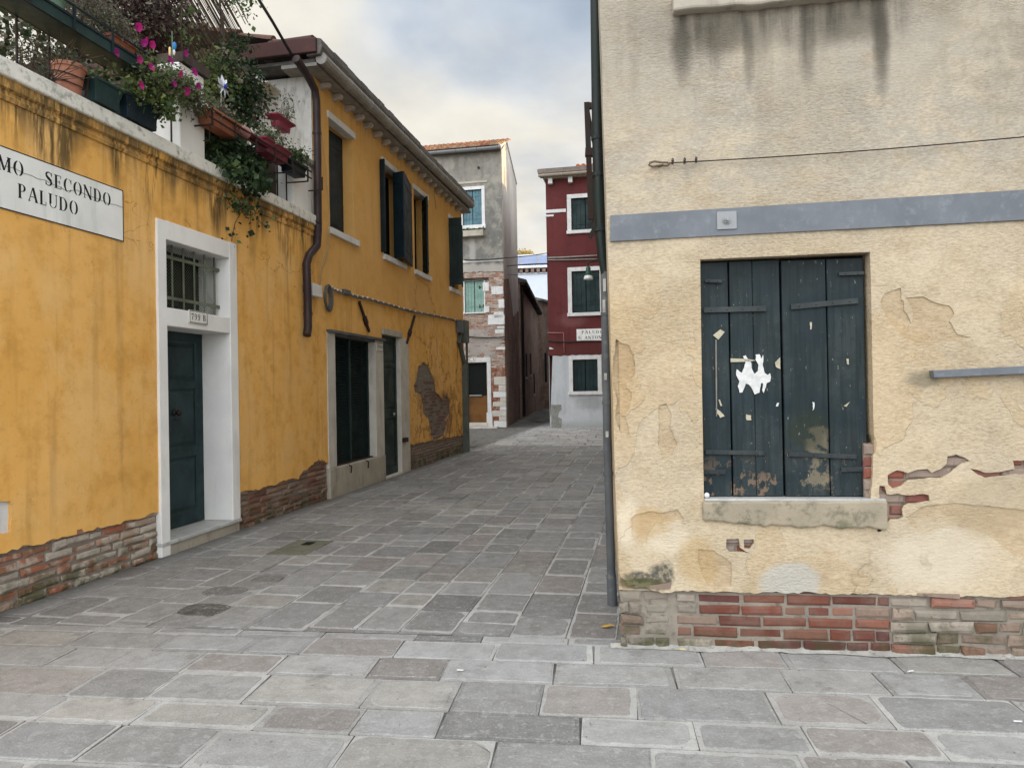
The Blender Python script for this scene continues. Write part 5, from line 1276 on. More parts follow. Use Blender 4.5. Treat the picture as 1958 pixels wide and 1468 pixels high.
for px, py in ((1286, 310), (1309, 309), (1331, 307)):
    a = Vector(hp_(px, py)); b = MB(); b.box(a.x-.006, a.x+.006, a.y-.008, a.y+.008, a.z-.012, a.z+.008); b.tube([a+Vector((-.005, 0, .005)), a+Vector((0, 0, .022))], .003, 5); b.tube([a+Vector((.006, 0, .005)), a+Vector((.004, 0, .020))], .003, 5); b.build('wire_clamp', MT_IRON, t)
# metal rail lower right
q0, q1 = FR.p(1781, 714, -.05), FR.p(1958, 706, -.05)
b = MB(); k = (q1[1]-q0[1])/(q1[0]-q0[0]); hh = .024
b.prism([(q0[0]+.006, q0[1]-hh), (q0[0]+2.4, q0[1]-hh+k*2.4), (q0[0]+2.4, q0[1]+hh+k*2.4), (q0[0], q0[1]+hh*.7)], -.07, -.018)
o = b.build('metal_rail', MT_BAND, None, bevel=.002); tag(o, 'grey metal rail fixed to the cream wall right of the shutters', 'metal rail'); recenter(o, FR, q0[0], -.02, q0[1])
# stone ball on the sill
b = MB(); n = 8; b.lathe([(.001, 0)]+[(math.sin(math.pi*k/n)*.0165, .0165-math.cos(math.pi*k/n)*.0165) for k in range(1, n)]+[(.001, .033)], 0, 0, 14)
o = b.build('stone_ball', MT_TRIM, None, smooth=True); tag(o, 'small pale stone ball on the left end of the window sill', 'ball'); o.location = FR.w(.515, -.015, .889)
# pipes down the side wall
yp = .82
S = lambda px, py, y=yp: (lambda q: (q[0], y, q[1]))(FR.p(px, py, y))
b = MB(); b.tube([S(1140, -900), S(1140, 0), S(1143, 240), S(1146, 380), S(1149, 450), S(1152, 490), S(1156, 515), S(1158, 540)], [.043, .043, .043, .042, .040, .037, .032, .026], 14)
p_ = b.build('downpipe', MT_PIPED, CH, smooth=True); smooth_angle(p_, 50); tag(p_, 'black green upper downpipe')
for py, px in ((265, 1143), (335, 1145), (440, 1148)): q = S(px, py); b = MB(); b.lathe([(.048, q[2]-.012), (.048, q[2]+.012)], q[0], q[1], 14); b.build('pipe_collar', MT_PIPED, p_)
b = MB(); b.tube([S(1157, 520), S(1158, 640), S(1161, 820), S(1166, 1000), S(1169, 1100)], .031, 12); b.tube([S(1169, 1098), S(1171, 1156)], .036, 12)
p_ = b.build('downpipe', MT_PIPEG, CH, smooth=True); smooth_angle(p_, 50); tag(p_, 'grey cast lower downpipe with sticker marks')
for py in (600, 770, 905): q = S(1158+(py-600)*.016, py); b = MB(); b.lathe([(.036, q[2]-.012), (.036, q[2]+.012)], q[0], q[1], 12); b.build('pipe_collar', MT_PIPEG, p_)
for (px, py, h) in ((1157, 585, 30), (1158, 545, 30), (1160, 720, 16), (1163, 830, 14)):
    q = S(px, py, yp-.035); b = MB(); b.box(q[0]-.018, q[0]+.002, yp-.036, yp-.032, q[2]-h*.0015, q[2]+h*.0015); b.build('sticker_remnant', MT_STEP, p_)
# iron stays of an opened shutter on the side wall
y2 = 2.3; S2 = lambda px, py, y=y2: (lambda q: (q[0], y, q[1]))(FR.p(px, py, y))
b = MB(); b.bar(S2(1122, 197), S2(1130, 420), .05, .045, (0, 1, 0)); b.bar(S2(1122, 200), S2(1140, 300), .03, .03, (0, 1, 0)); b.bar(S2(1118, 203), S2(1146, 203), .05, .05); b.bar(S2(1119, 292), S2(1146, 292), .07, .07)
b.box(S2(1128, 330)[0], S2(1146, 330)[0], y2-.02, y2+.03, S2(1128, 412)[2], S2(1128, 330)[2]); b.bar(S2(1133, 400), S2(1144, 470), .03, .03, (0, 1, 0)); b.bar(S2(1146, 408), S2(1122, 436), .012, .012, (0, 1, 0)); b.bar(S2(1146, 412), S2(1126, 452), .012, .012, (0, 1, 0)); b.bar(S2(1146, 425), S2(1128, 455), .035, .02, (0, 1, 0))
b.box(S2(1137, 250)[0], S2(1152, 250)[0], y2, y2+.04, S2(1137, 440)[2], S2(1137, 210)[2])
tag(b.build('side_shutter', MT_IRON, CH), 'black shutter on the side wall seen edge-on')

# street lamp on the side wall, farther down the lane
yl = 17.8; S3 = lambda px, py: (lambda q: (q[0], yl, q[1]))(FR.p(px, py, yl))
c0 = S3(1125, 534); t = thing('street_lamp', 'green bell street lamp on an iron bracket in front of the red house', 'street lamp', FR, c0[0], yl, c0[2])
b = MB(); T = lambda px, py: tuple(Vector(S3(px, py))-Vector(c0))
b.tube([T(1154, 492), T(1140, 497), T(1127, 501), T(1123.5, 504), T(1124.5, 510)], .025, 8); b.tube([T(1154, 500), T(1127, 501)], .015, 6); b.build('bracket', MT_IRON, t)
k = yl+4.25; u_ = k/1360.
b = MB(); b.lathe([(2.2*u_, 25*u_), (3.5*u_, 23*u_), (4.5*u_, 22*u_), (4.6*u_, 14*u_), (6*u_, 11*u_), (7.0*u_, 7*u_)], 0, 0, 16); b.build('lamp_cap', MT_LAMPG, t, smooth=True)
b = MB(); b.lathe([(6.9*u_, 7*u_), (8*u_, 4*u_), (9.2*u_, .5*u_), (9.2*u_, 0), (7.5*u_, -.2*u_)], 0, 0, 18); b.build('lamp_shade', MT_ALU, t, smooth=True)

# ================================================================= TALL GREY HOUSE (far)
GH = thing('grey_house', 'tall narrow grey house with tiled roof, blue shutters above and brick with white quoins below', 'house', FG)
gz = 11.0; YR = 2.25; ZR = 12.15
gw1 = (-1.62, -.83, 8.10, 9.52); gw2 = (-1.60, -.81, 4.62, 5.88); gd = (-1.60, -.74, .22, 2.62)
out = rough_line((-6, 6.25), (-.0, 6.2), .12, .06)+[(0, 6.2), (0, gz), (-6, gz)]
shade_sheet(sheet(out, [(rect(*gw1), .2)], .03, .25, .012, rs=.15).build('wall', MT_GREYP, GH))
b = MB(); bricks(b, -3.2, gw2[0], 2.9, 6.4, 0, .25, .06, .01, cf_far, .004); bricks(b, gw2[1], -.0, 2.9, 6.4, 0, .25, .06, .01, cf_far, .004); bricks(b, gw2[0], gw2[1], 2.9, gw2[2]-.03, 0, .25, .06, .01, cf_far, .004); bricks(b, gw2[0], gw2[1], gw2[3]+.12, 6.4, 0, .25, .06, .01, cf_far, .004)
bricks(b, gd[1]+.16, 0, 0, 2.9, 0, .25, .06, .01, cf_far, .004); bricks(b, -3.2, gd[0]-.1, 0, 2.9, 0, .25, .06, .01, cf_far, .004); bricks(b, gd[0], gd[1]+.16, 2.82, 2.9, 0, .25, .06, .01, cf_far, .004)
b.build('brick_wall', MT_BRKF, GH)
out = rough_line((-3.2, 3.0), (-.45, 2.9), .15, .10)+rough_line((-.45, 2.9), (-.15, 3.4), .15, .10)+[(-.0, 3.75), (-0., 3.95), (-3.2, 3.95)]
b = sheet(out, [], .006, .3, .004, rs=.2); shade_sheet(b.build('plaster_patch', mat_stone('pinkish render patch', (.38, .34, .31), (.30, .27, .25), (.2, .12, .09), .6, 1.2, .95, .02), GH))
shade_sheet(sheet(rect(-6, -.02, 0, 6.4), [(rect(*gw2), .2), (rect(gd[0], gd[1], .2, gd[3]), .2)], -.012, .8, .0, rs=.5).build('brick_mortar', MT_MORT, GH))
b = MB(); pl = [(-6, .22), (-.12, .22), (-1.12, 8.5), (-6, 8.5)]; b.add([(x, y, z) for z in (0, gz) for x, y in pl], [(0, 3, 2, 1), (4, 5, 6, 7), (0, 1, 5, 4), (1, 2, 6, 5), (2, 3, 7, 6), (3, 0, 4, 7)]); b.build('house_body', MT_MORTD, GH)
# side wall down the alley, with the roof slopes in its outline
SG = 8.62
ang = FS.a-FG.a; cA, sA = math.cos(ang), math.sin(ang)
def side(poly, t0, t1, b):          # poly in (distance along the side wall, z)
    def L_(d, off): return (cA*d+sA*off, sA*d-cA*off)
    n = len(poly); vs_ = [(*L_(d, t0), z) for d, z in poly]+[(*L_(d, t1), z) for d, z in poly]
    b.add(vs_, [tuple(range(n)), tuple(range(2*n-1, n-1, -1))]+[(i, n+i, n+(i+1) % n, (i+1) % n) for i in range(n)])
b = MB(); side([(.035, 5.9), (2.5, 6.3), (5, 4.9), (SG, 5.6), (SG, ZR-.05), (YR, ZR-.05), (.035, gz+.02)], .012, -.25, b); o = b.build('side_wall', MT_GREYS, GH, recalc=True)
b = MB(); side([(.03, 0), (SG, 0), (SG, 7.2), (.03, 7.2)], -.0, -.24, b); b.build('side_brick', MT_BT_DARK, GH, recalc=True)
# quoins and loose white stones
b = MB(); z = .02
for k, (w_, h_) in enumerate([(.50, .27), (.28, .17), (.56, .24), (.24, .15), (.52, .20), (.22, .16), (.50, .24), (.28, .26), (.46, .33)]):
    v = random.uniform(.85, 1.1)
    b = MB(); b.box(-w_, .012, -.02, .18, z, z+h_-.012); b.build('quoin_stone', MT_JAMB if k % 3 else MT_TRIM, GH, bevel=.012); z += h_
for (x0, x1, z0, z1) in ((-.50, -.02, 5.30, 5.62), (-.42, -.02, 4.36, 4.60), (-.66, .01, 4.1, 4.5), (-.22, .01, 4.75, 5.1), (-.85, -.6, 5.45, 5.8), (-.82, -.6, 4.6, 4.85), (-.38, -.02, 3.75, 3.9), (-.35, .01, 3.1, 3.2), (-.30, 0, 3.95, 4.02)):
    b = MB(); b.box(x0, x1, -.025, .1, z0, z1); b.build('quoin_stone', MT_TRIM, GH, bevel=.012)
# upper window with blue shutters
def fwin(par, x0, x1, z0, z1, mat, frame=.13, sill=.16, y=-.055, dark=MT_DARK, leaves=True):
    b = MB(); b.box(x0, x1, .16, .18, z0, z1); W = b.build('window', dark, par)
    b = MB(); b.box(x0-frame, x0, y, .18, z0, z1); b.box(x1, x1+frame, y, .18, z0, z1); b.box(x0-frame, x1+frame, y, .18, z1, z1+frame)
    b.build('window_surround', MT_TRIM, W, bevel=.008)
    b = MB(); b.box(x0-frame-.03, x1+frame+.03, y-.06, .18, z0-sill, z0); b.build('sill', MT_TRIM, W, bevel=.01)
    m_ = (x0+x1)/2
    if leaves:
        for a, c_ in ((x0+.01, m_-.012), (m_+.012, x1-.01)):
            b = MB(); n = 3
            for k in range(n): xa = a+(c_-a)*k/n; b.box(xa+.004, a+(c_-a)*(k+1)/n-.004, .05, .09, z0+.01, z1-.01)
            for zz in (z0+(z1-z0)*.2, z0+(z1-z0)*.84): b.box(a+.05, c_-.02, .035, .05, zz-.02, zz+.02, (.05, .05, .05))
            b.build('shutter', mat, W)
    return W
W = fwin(GH, *gw1, MT_BLUE)
b = MB(); b.box(gw1[0]-.2, gw1[1]+.1, -.28, -.0, 7.62, 7.86); b.build('flower_trough', MT_CONC, W, bevel=.02)
b = MB()
for i in range(260): b.leaf((random.uniform(gw1[0]-.1, gw1[1]+.1), random.uniform(-.2, -.08), 7.90+random.uniform(0, .06)), random.uniform(.04, .09), random.choice([(.10, .12, .04), (.20, .19, .09), (.06, .09, .03)]))
b.build('trough_plants', MT_LEAF, W)
b = MB(); b.box(gw1[0]-.4, gw1[1]+.25, -.06, .0, 9.78, 9.86); b.build('hood_mould', MT_CONC, W)
W = fwin(GH, *gw2, MT_MINT, .05, .05, -.012)
b = MB()
for zz in (4.86, 5.62):
    for xx in (-1.0, -.86): b.box(xx-.018, xx+.018, .03, .048, zz-.07, zz+.07)
    b.box(-1.0, -.93, .03, .048, zz-.018, zz+.018); b.box(-.86, -.80, .03, .048, zz-.018, zz+.018)
b.build('hinge', MT_IRON, W)
b = MB(); b.box(gw2[0]-.2, gw2[1]+.2, -.06, .1, gw2[3]+.02, gw2[3]+.12); b.build('wooden_lintel', MT_OLDWOOD, W)
# door
b = MB(); b.box(gd[0], gd[1], .12, .15, gd[2], gd[3]); dd = b.build('door', MT_BROWN, GH)
b = MB(); b.box(gd[0]+.06, gd[1]-.06, .10, .122, 1.30, 2.58); b.build('door_glass', MT_DARK, dd)
b = MB(); b.box(gd[0]+.1, gd[1]-.25, .06, .10, 1.28, 1.33); b.build('letter_plate', MT_METAL, dd)
b = MB(); b.box(gd[1], gd[1]+.16, -.03, .16, .62, gd[3]); b.box(gd[0]-.16, gd[1]+.16, -.032, .16, gd[3], gd[3]+.19); b.box(gd[1]-.04, gd[1]+.2, -.05, .16, .02, .62); b.box(gd[0]-.16, gd[0], -.03, .16, .02, gd[3]); b.build('door_frame', MT_TRIM, dd, bevel=.01)
b = MB(); b.box(gd[0]-.3, gd[1], -.08, .15, .08, .22); b.box(gd[0]-.3, gd[1]+.45, -.34, -.08, -.01, .075); b.build('door_step', MT_JAMB, dd, bevel=.01)
number_plate(FG, -1.55, -1.2, 2.67, 2.80, -.035, '821', 'tiny framed number plate above the brown door of the tall grey house')
# string course, gutter, roof
b = MB(); b.box(-6, .02, -.06, .0, 6.62, 6.70); b.build('string_course', MT_TRIM, GH)
b = MB(); x = -6
while x < .05:
    x2 = min(x+.85, .08); b.prismx([(-.34+math.cos(math.pi+math.pi*k/8)*.10, gz+.06+math.sin(math.pi+math.pi*k/8)*.10) for k in range(9)], x, x2-.015); x = x2
b.build('gutter', MT_METAL, GH)
b = MB(); barrel(b, None, -5.9, .08, -.32, gz+.12, YR, ZR+.03, .20, .085, .38, cf_tile); b.build('roof_tiles', MT_TILE, GH)
b = MB(); b.face([(-6, -.3, gz+.10), (.05, -.3, gz+.10), (-.20, YR, ZR), (-6, YR, ZR)]); b.face([(-6, YR, ZR), (-.20, YR, ZR), (-.95, 8.6, ZR-.02), (-6, 8.6, ZR-.02)]); b.box(-6, 0, -.28, 0, gz, gz+.09); b.build('roof', MT_EAVE, GH)
b = MB(); side([(YR-.0, ZR-.04), (SG+.05, ZR-.04), (SG+.05, ZR+.05), (YR-.0, ZR+.05)], .03, -.1, b); side([(-.25, gz+.06), (YR, ZR-.04), (YR, ZR+.05), (-.25, gz+.14)], .035, -.1, b); b.build('verge_tiles', MT_TILE, GH, recalc=True)
b = MB(); b.lathe([(.05, 0), (.05, .05)], 0, 0, 10)
for i, v in enumerate(b.v): b.v[i] = (-.92+v[0], -.03-v[2], 10.38+v[1])
b.build('wall_tie', MT_IRON, GH)

# ================================================================= RED HOUSE (far)
RH = thing('red_house', 'dark red rendered house with white ground floor and black green shutters', 'house', FD)
ze = 9.62; XR = 9.5
rw = [(.98, 2.05, 7.60, 8.84), (.95, 2.02, 4.42, 6.02), (.925, 1.88, 1.40, 2.62)]
out = rough_line((0, 2.80), (XR, 2.80), .15, .03)+[(XR, 2.80), (XR, ze), (0, ze)]
more = [(4.2+k*2.6, 5.3+k*2.6, z0, z1) for k in range(2) for z0, z1 in ((7.6, 8.84), (4.42, 6.02))]
shade_sheet(sheet(out, [(rect(*r), .16) for r in rw[:2]+more], .03, .3, .01, rs=.15).build('wall', MT_REDP, RH))
out = [(0, 0), (XR, 0), (XR, 2.80)]+rough_line((XR, 2.80), (0, 2.80), .15, .03)
shade_sheet(sheet(out, [(rect(*rw[2]), .16)], .022, .3, .008, rs=.15).build('ground_floor_wall', MT_WHITEP, RH))
b = MB(); b.box(.0, .012, .0, 27, 2.8, ze); b.box(.012, XR, .2, 8, 0, ze); b.box(.012, 4, 8, 27, 0, ze); b.build('house_body', MT_REDP, RH); b = MB(); b.box(-.004, .01, .0, 8, 0, 2.8); b.build('ground_side_wall', MT_WHITEP, RH)  # rear body lengthened along the alley as an unseen sun block
for k, r in enumerate(rw+more): fwin(RH, *r, MT_SHUTG, .16 if k < 2 else .15, .13)
b = MB(); b.box(.80, .955, -.045, .1, 7.9, 8.35, (1, 1, 1)); b.build('brick_jamb', MT_BT_LIT, RH)
b = MB(); b.box(-.03, .78, -.06, .02, 8.33, 8.46); b.box(-.03, .30, -.06, .02, 8.19, 8.27); b.build('stone_string', MT_TRIM, RH, bevel=.01)
for k in range(12): x = .12+k*.78; b = MB(); b.box(x, x+.17, -.22, .0, ze-.20, ze+.02); b.build('eave_corbel', MT_TRIM, RH, bevel=.02)
b = MB(); b.prism([(-.25, ze+.18), (XR, ze+.18), (XR, ze+.34), (-.28, ze+.34)], -.36, .3); b.build('cornice', MT_EAVEB, RH, bevel=.01)
b = MB(); b.box(-.05, XR, -.22, .3, ze+.02, ze+.18); b.build('soffit', MT_CONC, RH)
b = MB(); x = -.22
while x < XR:
    x2 = x+.95; b.prismx([(-.36+math.cos(math.pi+math.pi*k/8)*.09, ze+.13+math.sin(math.pi+math.pi*k/8)*.09) for k in range(9)], x, x2-.015); x = x2
b.build('gutter', MT_CORB, RH)
b = MB(); barrel(b, None, 1.3, XR, -.28, ze+.33, 3.6, ze+1.32, .2, .085, .4, lambda: (.50, .17, .08)); b.build('roof_tiles', MT_TILE, RH)
b = MB(); b.face([(-.25, -.30, ze+.37), (XR, -.30, ze+.37), (XR, 3.6, ze+1.33), (1.2, 3.6, ze+1.33)]); b.face([(-.25, -.30, ze+.37), (1.2, 3.6, ze+1.33), (-.25, 8, ze+.36)]); b.face([(1.2, 3.6, ze+1.33), (XR, 3.6, ze+1.33), (XR, 8, ze+.37), (-.25, 8, ze+.37)]); b.build('roof', MT_TILE, RH)
b = MB(); b.prism(roughen([(.05, .0), (.42, .0), (.46, .35), (.30, .42), (.33, .62), (.46, .72), (.46, .90), (.05, .92)], .08, .02), -.045, .05); b.build('corner_stone', mat_stone('grey corner stone', (.30, .30, .28), (.2, .2, .18), (.08, .08, .07), .6, 3, .95, .02), RH, bevel=.01)
b = MB(); b.box(.03, .30, -.03, .02, 3.05, 3.20); b.build('white_block', MT_TRIM, RH)
# unseen slatted screen added on the red roof, striping sunlight on the grey house
rt = thing('sun_slat_screen', 'unseen wooden slat screen added on the red house to stripe the sun', 'sun screen', FD, 3.95, 1.9, ze+.6)
for i in range(2):
    for j in range(2): b = MB(); b.box(i*1.1-.06, i*1.1+.06, j*2.6-.06, j*2.6+.06, -.4, 2.3); b.build('post', MT_OLDWOOD, rt)
b = MB(); b.box(-.1, 1.2, -.1, 2.9, .40, .48); b.build('deck', MT_OLDWOOD, rt)
for yy_, ww_ in ((.05, .2), (.35, .2), (.65, .2), (2.30, .40), (3.0, .2)): b = MB(); b.box(-.1, -.06, yy_, yy_+ww_, .48, 2.3); b.build('slat', MT_OLDWOOD, rt)
th = thing('sun_block_house', 'unseen tall pale block added behind the red house to hold off the sun', 'house', None, 4.8, 32.3, 0)  # added out of view behind the red house to block the sun
b = MB(); b.box(0, 2.0, 0, 20, 0, 13.6); b.box(4.8, 10.6, 20, 37, 0, 13.6); b.build('wall', MT_WHITEP, th)
b = MB(); b.prismx([(20, 13.6), (37.3, 13.6), (37.3, 13.75), (28, 14.6), (20, 13.75)], 4.6, 10.8); b.prismx([(-.2, 13.605), (20, 13.605), (20, 13.72), (-.2, 13.72)], -.15, 2.15); b.build('roof', MT_TILE, th)
# street sign and cables on the red house
ss = thing('street_sign', 'white street name panel reading PALUDO S. ANTONIO on the dark red wall', 'street sign', FD, 1.1, -.03, 3.3)
b = MB(); b.box(0, 1.22, -.012, 0, .03, .49); pn = b.build('sign_panel', MT_SIGN, ss)
lettering('PALUDO', .20, 1.02, .305, .12, -.0135, 'lettering', MT_INK, pn, .28); lettering('S. ANTONIO', .06, 1.16, .10, .12, -.0135, 'lettering', MT_INK, pn, .2)
dp_ = lambda px, py, y=-.08: (lambda q: (q[0], y, q[1]))(FD.p(px, py, y))
def cable(pts, r, lab, name='cable', cat='cable', mat=None, frame=FD, n=6):
    b = MB(); b.tube(pts, r, n); o = b.build(name, mat or MT_CABLEB, None, smooth=True); tag(o, lab, cat); p = Vector(pts[0]); recenter(o, frame, p.x, p.y, p.z); return o
cable([dp_(1047, 493), dp_(1080, 492), dp_(1115, 490), dp_(1152, 488)], .028, 'upper pale cable along the red house above its middle window', mat=MT_GUTTER)
cable([dp_(1047, 497), dp_(1080, 497), dp_(1115, 496), dp_(1152, 495)], .022, 'lower pale cable along the red house above its middle window', mat=MT_GUTTER)
cable([dp_(1047, 650), dp_(1058, 653), dp_(1085, 653.5), dp_(1115, 652), dp_(1152, 652)], .025, 'dark twisted cable under the street name panel of the red house')
cable([dp_(1047, 636), dp_(1077, 636), dp_(1078, 640), dp_(1079, 675)], .014, 'thin pink pipe bent down the red wall left of its street name panel', 'thin_pipe', 'pipe', MT_ROSE)
# span cables between the two far houses (world points: grey corner to red corner)
def wpt(frame, px, py, y=-.1): q = frame.p(px, py, y); return frame.w(q[0], y, q[1])
def span(pa, pb, sag, r, lab):
    pts = []; 
    for k in range(13): t = k/12; p = pa.lerp(pb, t); p.z -= sag*4*t*(1-t); pts.append(p)
    b = MB(); b.tube([p-pa for p in pts], r, 5); o = b.build('overhead_cable', MT_CABLEB, None); o.location = pa; tag(o, lab, 'cable')
span(wpt(FG, 888, 497), wpt(FG, 969, 493), .03, .022, 'thick dark cable along the grey house at the foot of its plaster')
span(wpt(FG, 969, 493), wpt(FD, 1048, 484), .02, .018, 'highest overhead cable between the grey house and the red house')
span(wpt(FG, 969, 509), wpt(FD, 1048, 504), -.02, .022, 'second highest overhead cable between the grey house and the red house')
span(wpt(FG, 969, 525), wpt(FD, 1049, 523), .02, .010, 'lowest thin overhead cable between the grey house and the red house')
span(wpt(FG, 892, 643), wpt(FG, 968, 644), .05, .026, 'dark cable along the brick of the grey house above its brown door')

# ================================================================= FARTHER BUILDINGS
FA = Frame(.50, 36.9, math.degrees(math.atan2(52.75-36.9, 2.02-.50)))
AH = thing('alley_house', 'low dark brick house lining the narrow alley behind the tall grey house', 'house', FA)
b = MB(); b.box(0, 15.9, 0, 5, 0, 7.1); b.build('brick_wall', MT_BT_DARK, AH)
b = MB(); b.prismx([(-.35, 7.05), (-.35, 7.18), (2.5, 8.0), (5.2, 7.1)], -.1, 16.0); b.build('roof', MT_EAVE, AH)
x = 0
while x < 15.8: b = MB(); b.box(x, x+.10, -.3, .0, 6.93, 7.05); b.build('rafter_end', MT_OLDWOOD, AH); x += .42
b = MB(); b.tube([(.25, -.09, .1), (.25, -.09, 7.0)], .07, 8); b.build('downpipe', MT_PIPED, AH)
for x0, z0 in ((3.0, 2.2), (6.5, 2.4), (9.5, 1.2)):
    b = MB(); b.box(x0, x0+.8, -.03, .01, z0, z0+1.3); W = b.build('window', MT_DARK, AH); b = MB(); b.box(x0-.1, x0+.9, -.08, .01, z0-.12, z0); b.build('sill', MT_CONC, W)
FB = Frame(2.02, 52.9, 62)
BH = thing('brick_house', 'worn brick house closing the end of the alley', 'house', FB)
b = MB(); b.box(0, 12, 0, 5, 0, 8.1); b.build('brick_wall', MT_BT_LIT, BH)
b = MB(); b.prismx([(-.3, 8.05), (-.3, 8.2), (2.5, 9.0), (5.2, 8.05)], -.1, 12); b.build('roof', MT_EAVE, BH)
for x0 in (1.0, 3.2): b = MB(); b.box(x0, x0+.35, -.02, .01, 2.0, 4.2); b.build('window', MT_DARK, BH)
FW = Frame(-6, 78, -6)
WH = thing('white_building', 'distant white building with a tiled eave and solar panels on its roof', 'building', FW)
b = MB(); b.box(0, 30, 0, 10, 0, 14.1)
b.build('wall', MT_FARWHITE, WH)
x = 4
while x < 14: b = MB(); b.box(x, x+.34, -.35, .0, 14.1, 14.55); b.build('eave_corbel', MT_BT_LIT, WH); x += .62
b = MB(); b.box(-.2, 30.2, -.55, 9, 14.55, 14.72); b.build('eave', MT_TILE, WH)
b = MB(); b.face([(0, -.4, 14.74), (30, -.4, 14.74), (30, 5, 17.0), (0, 5, 17.0)]); b.build('roof', MT_FARWHITE, WH)
nrm = Vector((0, -2.26, 5.4)).normalized()
for i in range(5):
    x0 = 5.2+i*1.9; p = []
    for (x, t) in ((x0, .06), (x0+1.8, .06), (x0+1.8, .80), (x0, .80)): p.append(Vector((x, -.4+5.4*t, 14.74+2.26*t))+nrm*.12*1)
    b = MB(); q = [v-Vector((0, 0, .06)) for v in p]; b.add(p+q, [(0, 1, 2, 3), (7, 6, 5, 4), (0, 4, 5, 1), (1, 5, 6, 2), (2, 6, 7, 3), (3, 7, 4, 0)]); o = b.build('solar_panel', MT_SOLAR, WH, recalc=True)
    b = MB()
    for k in range(4): b.bar(p[k]+nrm*.01, p[(k+1) % 4]+nrm*.01, .07, .07)
    b.bar(p[0].lerp(p[3], .5)+nrm*.01, p[1].lerp(p[2], .5)+nrm*.01, .05, .05); b.build('panel_frame', MT_SOLARF, o)
# small sunlit tree top beyond the far roofs
def wr(px, py, Y): d = ray(px, py); t = Y/d.y; return Vector((d.x*t, Y, EYE+d.z*t))
p = wr(1001, 492, 92); tr = thing('tree', 'small golden tree top showing above the distant solar panels', 'tree', None, p.x, p.y, 0)
b = MB(); b.tube([(0, 0, 0), (0, 0, p.z)], [.25, .1], 7); b.build('trunk', MT_STEM, tr)
b = MB()
for i in range(900):
    v = Vector((random.gauss(0, 1), random.gauss(0, 1), random.gauss(0, .8))); v *= .9/max(1, v.length*.6)
    b.leaf((v.x*.9, v.y, p.z+.1+v.z*.6), .28, random.choice([(.35, .26, .08), (.28, .22, .06), (.42, .3, .1)]))
b.build('crown', MT_LEAF, tr)
b = MB()
for i in range(500):
    b.leaf((random.gauss(0, .35), random.gauss(0, .25), abs(random.gauss(0, .35))), random.uniform(.08, .18), random.choice([(.05, .08, .03), (.08, .10, .04), (.03, .05, .02)]))
o = b.build('alley_bush', MT_LEAF, None); q = ground(1041, 778); o.location = (q[0]-.2, q[1]-1, 0); tag(o, 'small green bush at the dark end of the alley', 'bush')

# ================================================================= TERRACE: POTS, PLANTS, ORNAMENTS
G_DARK = [(.022, .045, .018), (.030, .060, .024), (.016, .034, .016), (.045, .075, .028)]
G_MID = [(.075, .12, .045), (.10, .15, .055), (.05, .085, .035), (.14, .18, .07)]
G_GREY = [(.14, .14, .10), (.18, .165, .12), (.10, .11, .07), (.22, .21, .15), (.11, .085, .065)]
G_PURP = [(.06, .028, .032), (.045, .020, .025), (.08, .035, .038), (.035, .022, .022)]
G_LIGHT = [(.14, .19, .05), (.18, .22, .07), (.10, .15, .04)]
def cloud(b, c, rad, n, size, cols, asp=.6, shell=.35):
    """leaves gathered in small clumps through an ellipsoid"""
    cl = []
    for _ in range(max(3, n//28)):
        v = Vector((random.gauss(0, 1), random.gauss(0, 1), random.gauss(0, 1))).normalized()*random.random()**shell
        cl.append(Vector((c[0]+v.x*rad[0], c[1]+v.y*rad[1], c[2]+v.z*rad[2])))
    for i in range(n):
        k = random.choice(cl); s = size*2.0
        b.leaf(k+Vector((random.gauss(0, s), random.gauss(0, s), random.gauss(0, s*.8))), size*(random.uniform(.6, 1.4) if random.random() < .85 else random.uniform(1.6, 2.5)), random.choice(cols), None, asp*random.uniform(.8, 1.25))
def twigs(b, p0, n, L_, spread, r=.004, up=1.0):
    for i in range(n):
        a = Vector(p0)+Vector((random.gauss(0, .03), random.gauss(0, .02), 0)); d = Vector((random.gauss(0, spread), random.gauss(0, spread), up)).normalized(); pts = [a]
        for k in range(4): d = (d+Vector((random.gauss(0, .25), random.gauss(0, .25), random.gauss(0, .2)))).normalized(); pts.append(pts[-1]+d*L_/4)
        b.tube(pts, [r, r*.8, r*.6, r*.5, r*.3], 4, cap=False)
def flower(b, c, r, col, n=5):
    c = Vector(c); f = Vector((random.uniform(-.2, .5), -1, random.uniform(-.5, .3))).normalized(); e = f.orthogonal().normalized(); g_ = f.cross(e)
    ring = [c+(e*math.cos(2*math.pi*k/10)+g_*math.sin(2*math.pi*k/10))*r*(1 if k % 2 == 0 else .82)+f*.012 for k in range(10)]
    vs_ = [c-f*.012]+ring; b.add(vs_, [(0, 1+k, 1+(k+1) % 10) for k in range(10)], col)
    b.add([c-f*.03]+[c-f*.010+(ring[k]-c)*.25 for k in range(0, 10, 2)], [(0, 1+k, 1+(k+1) % 5) for k in range(5)], tuple(v*.4 for v in col))
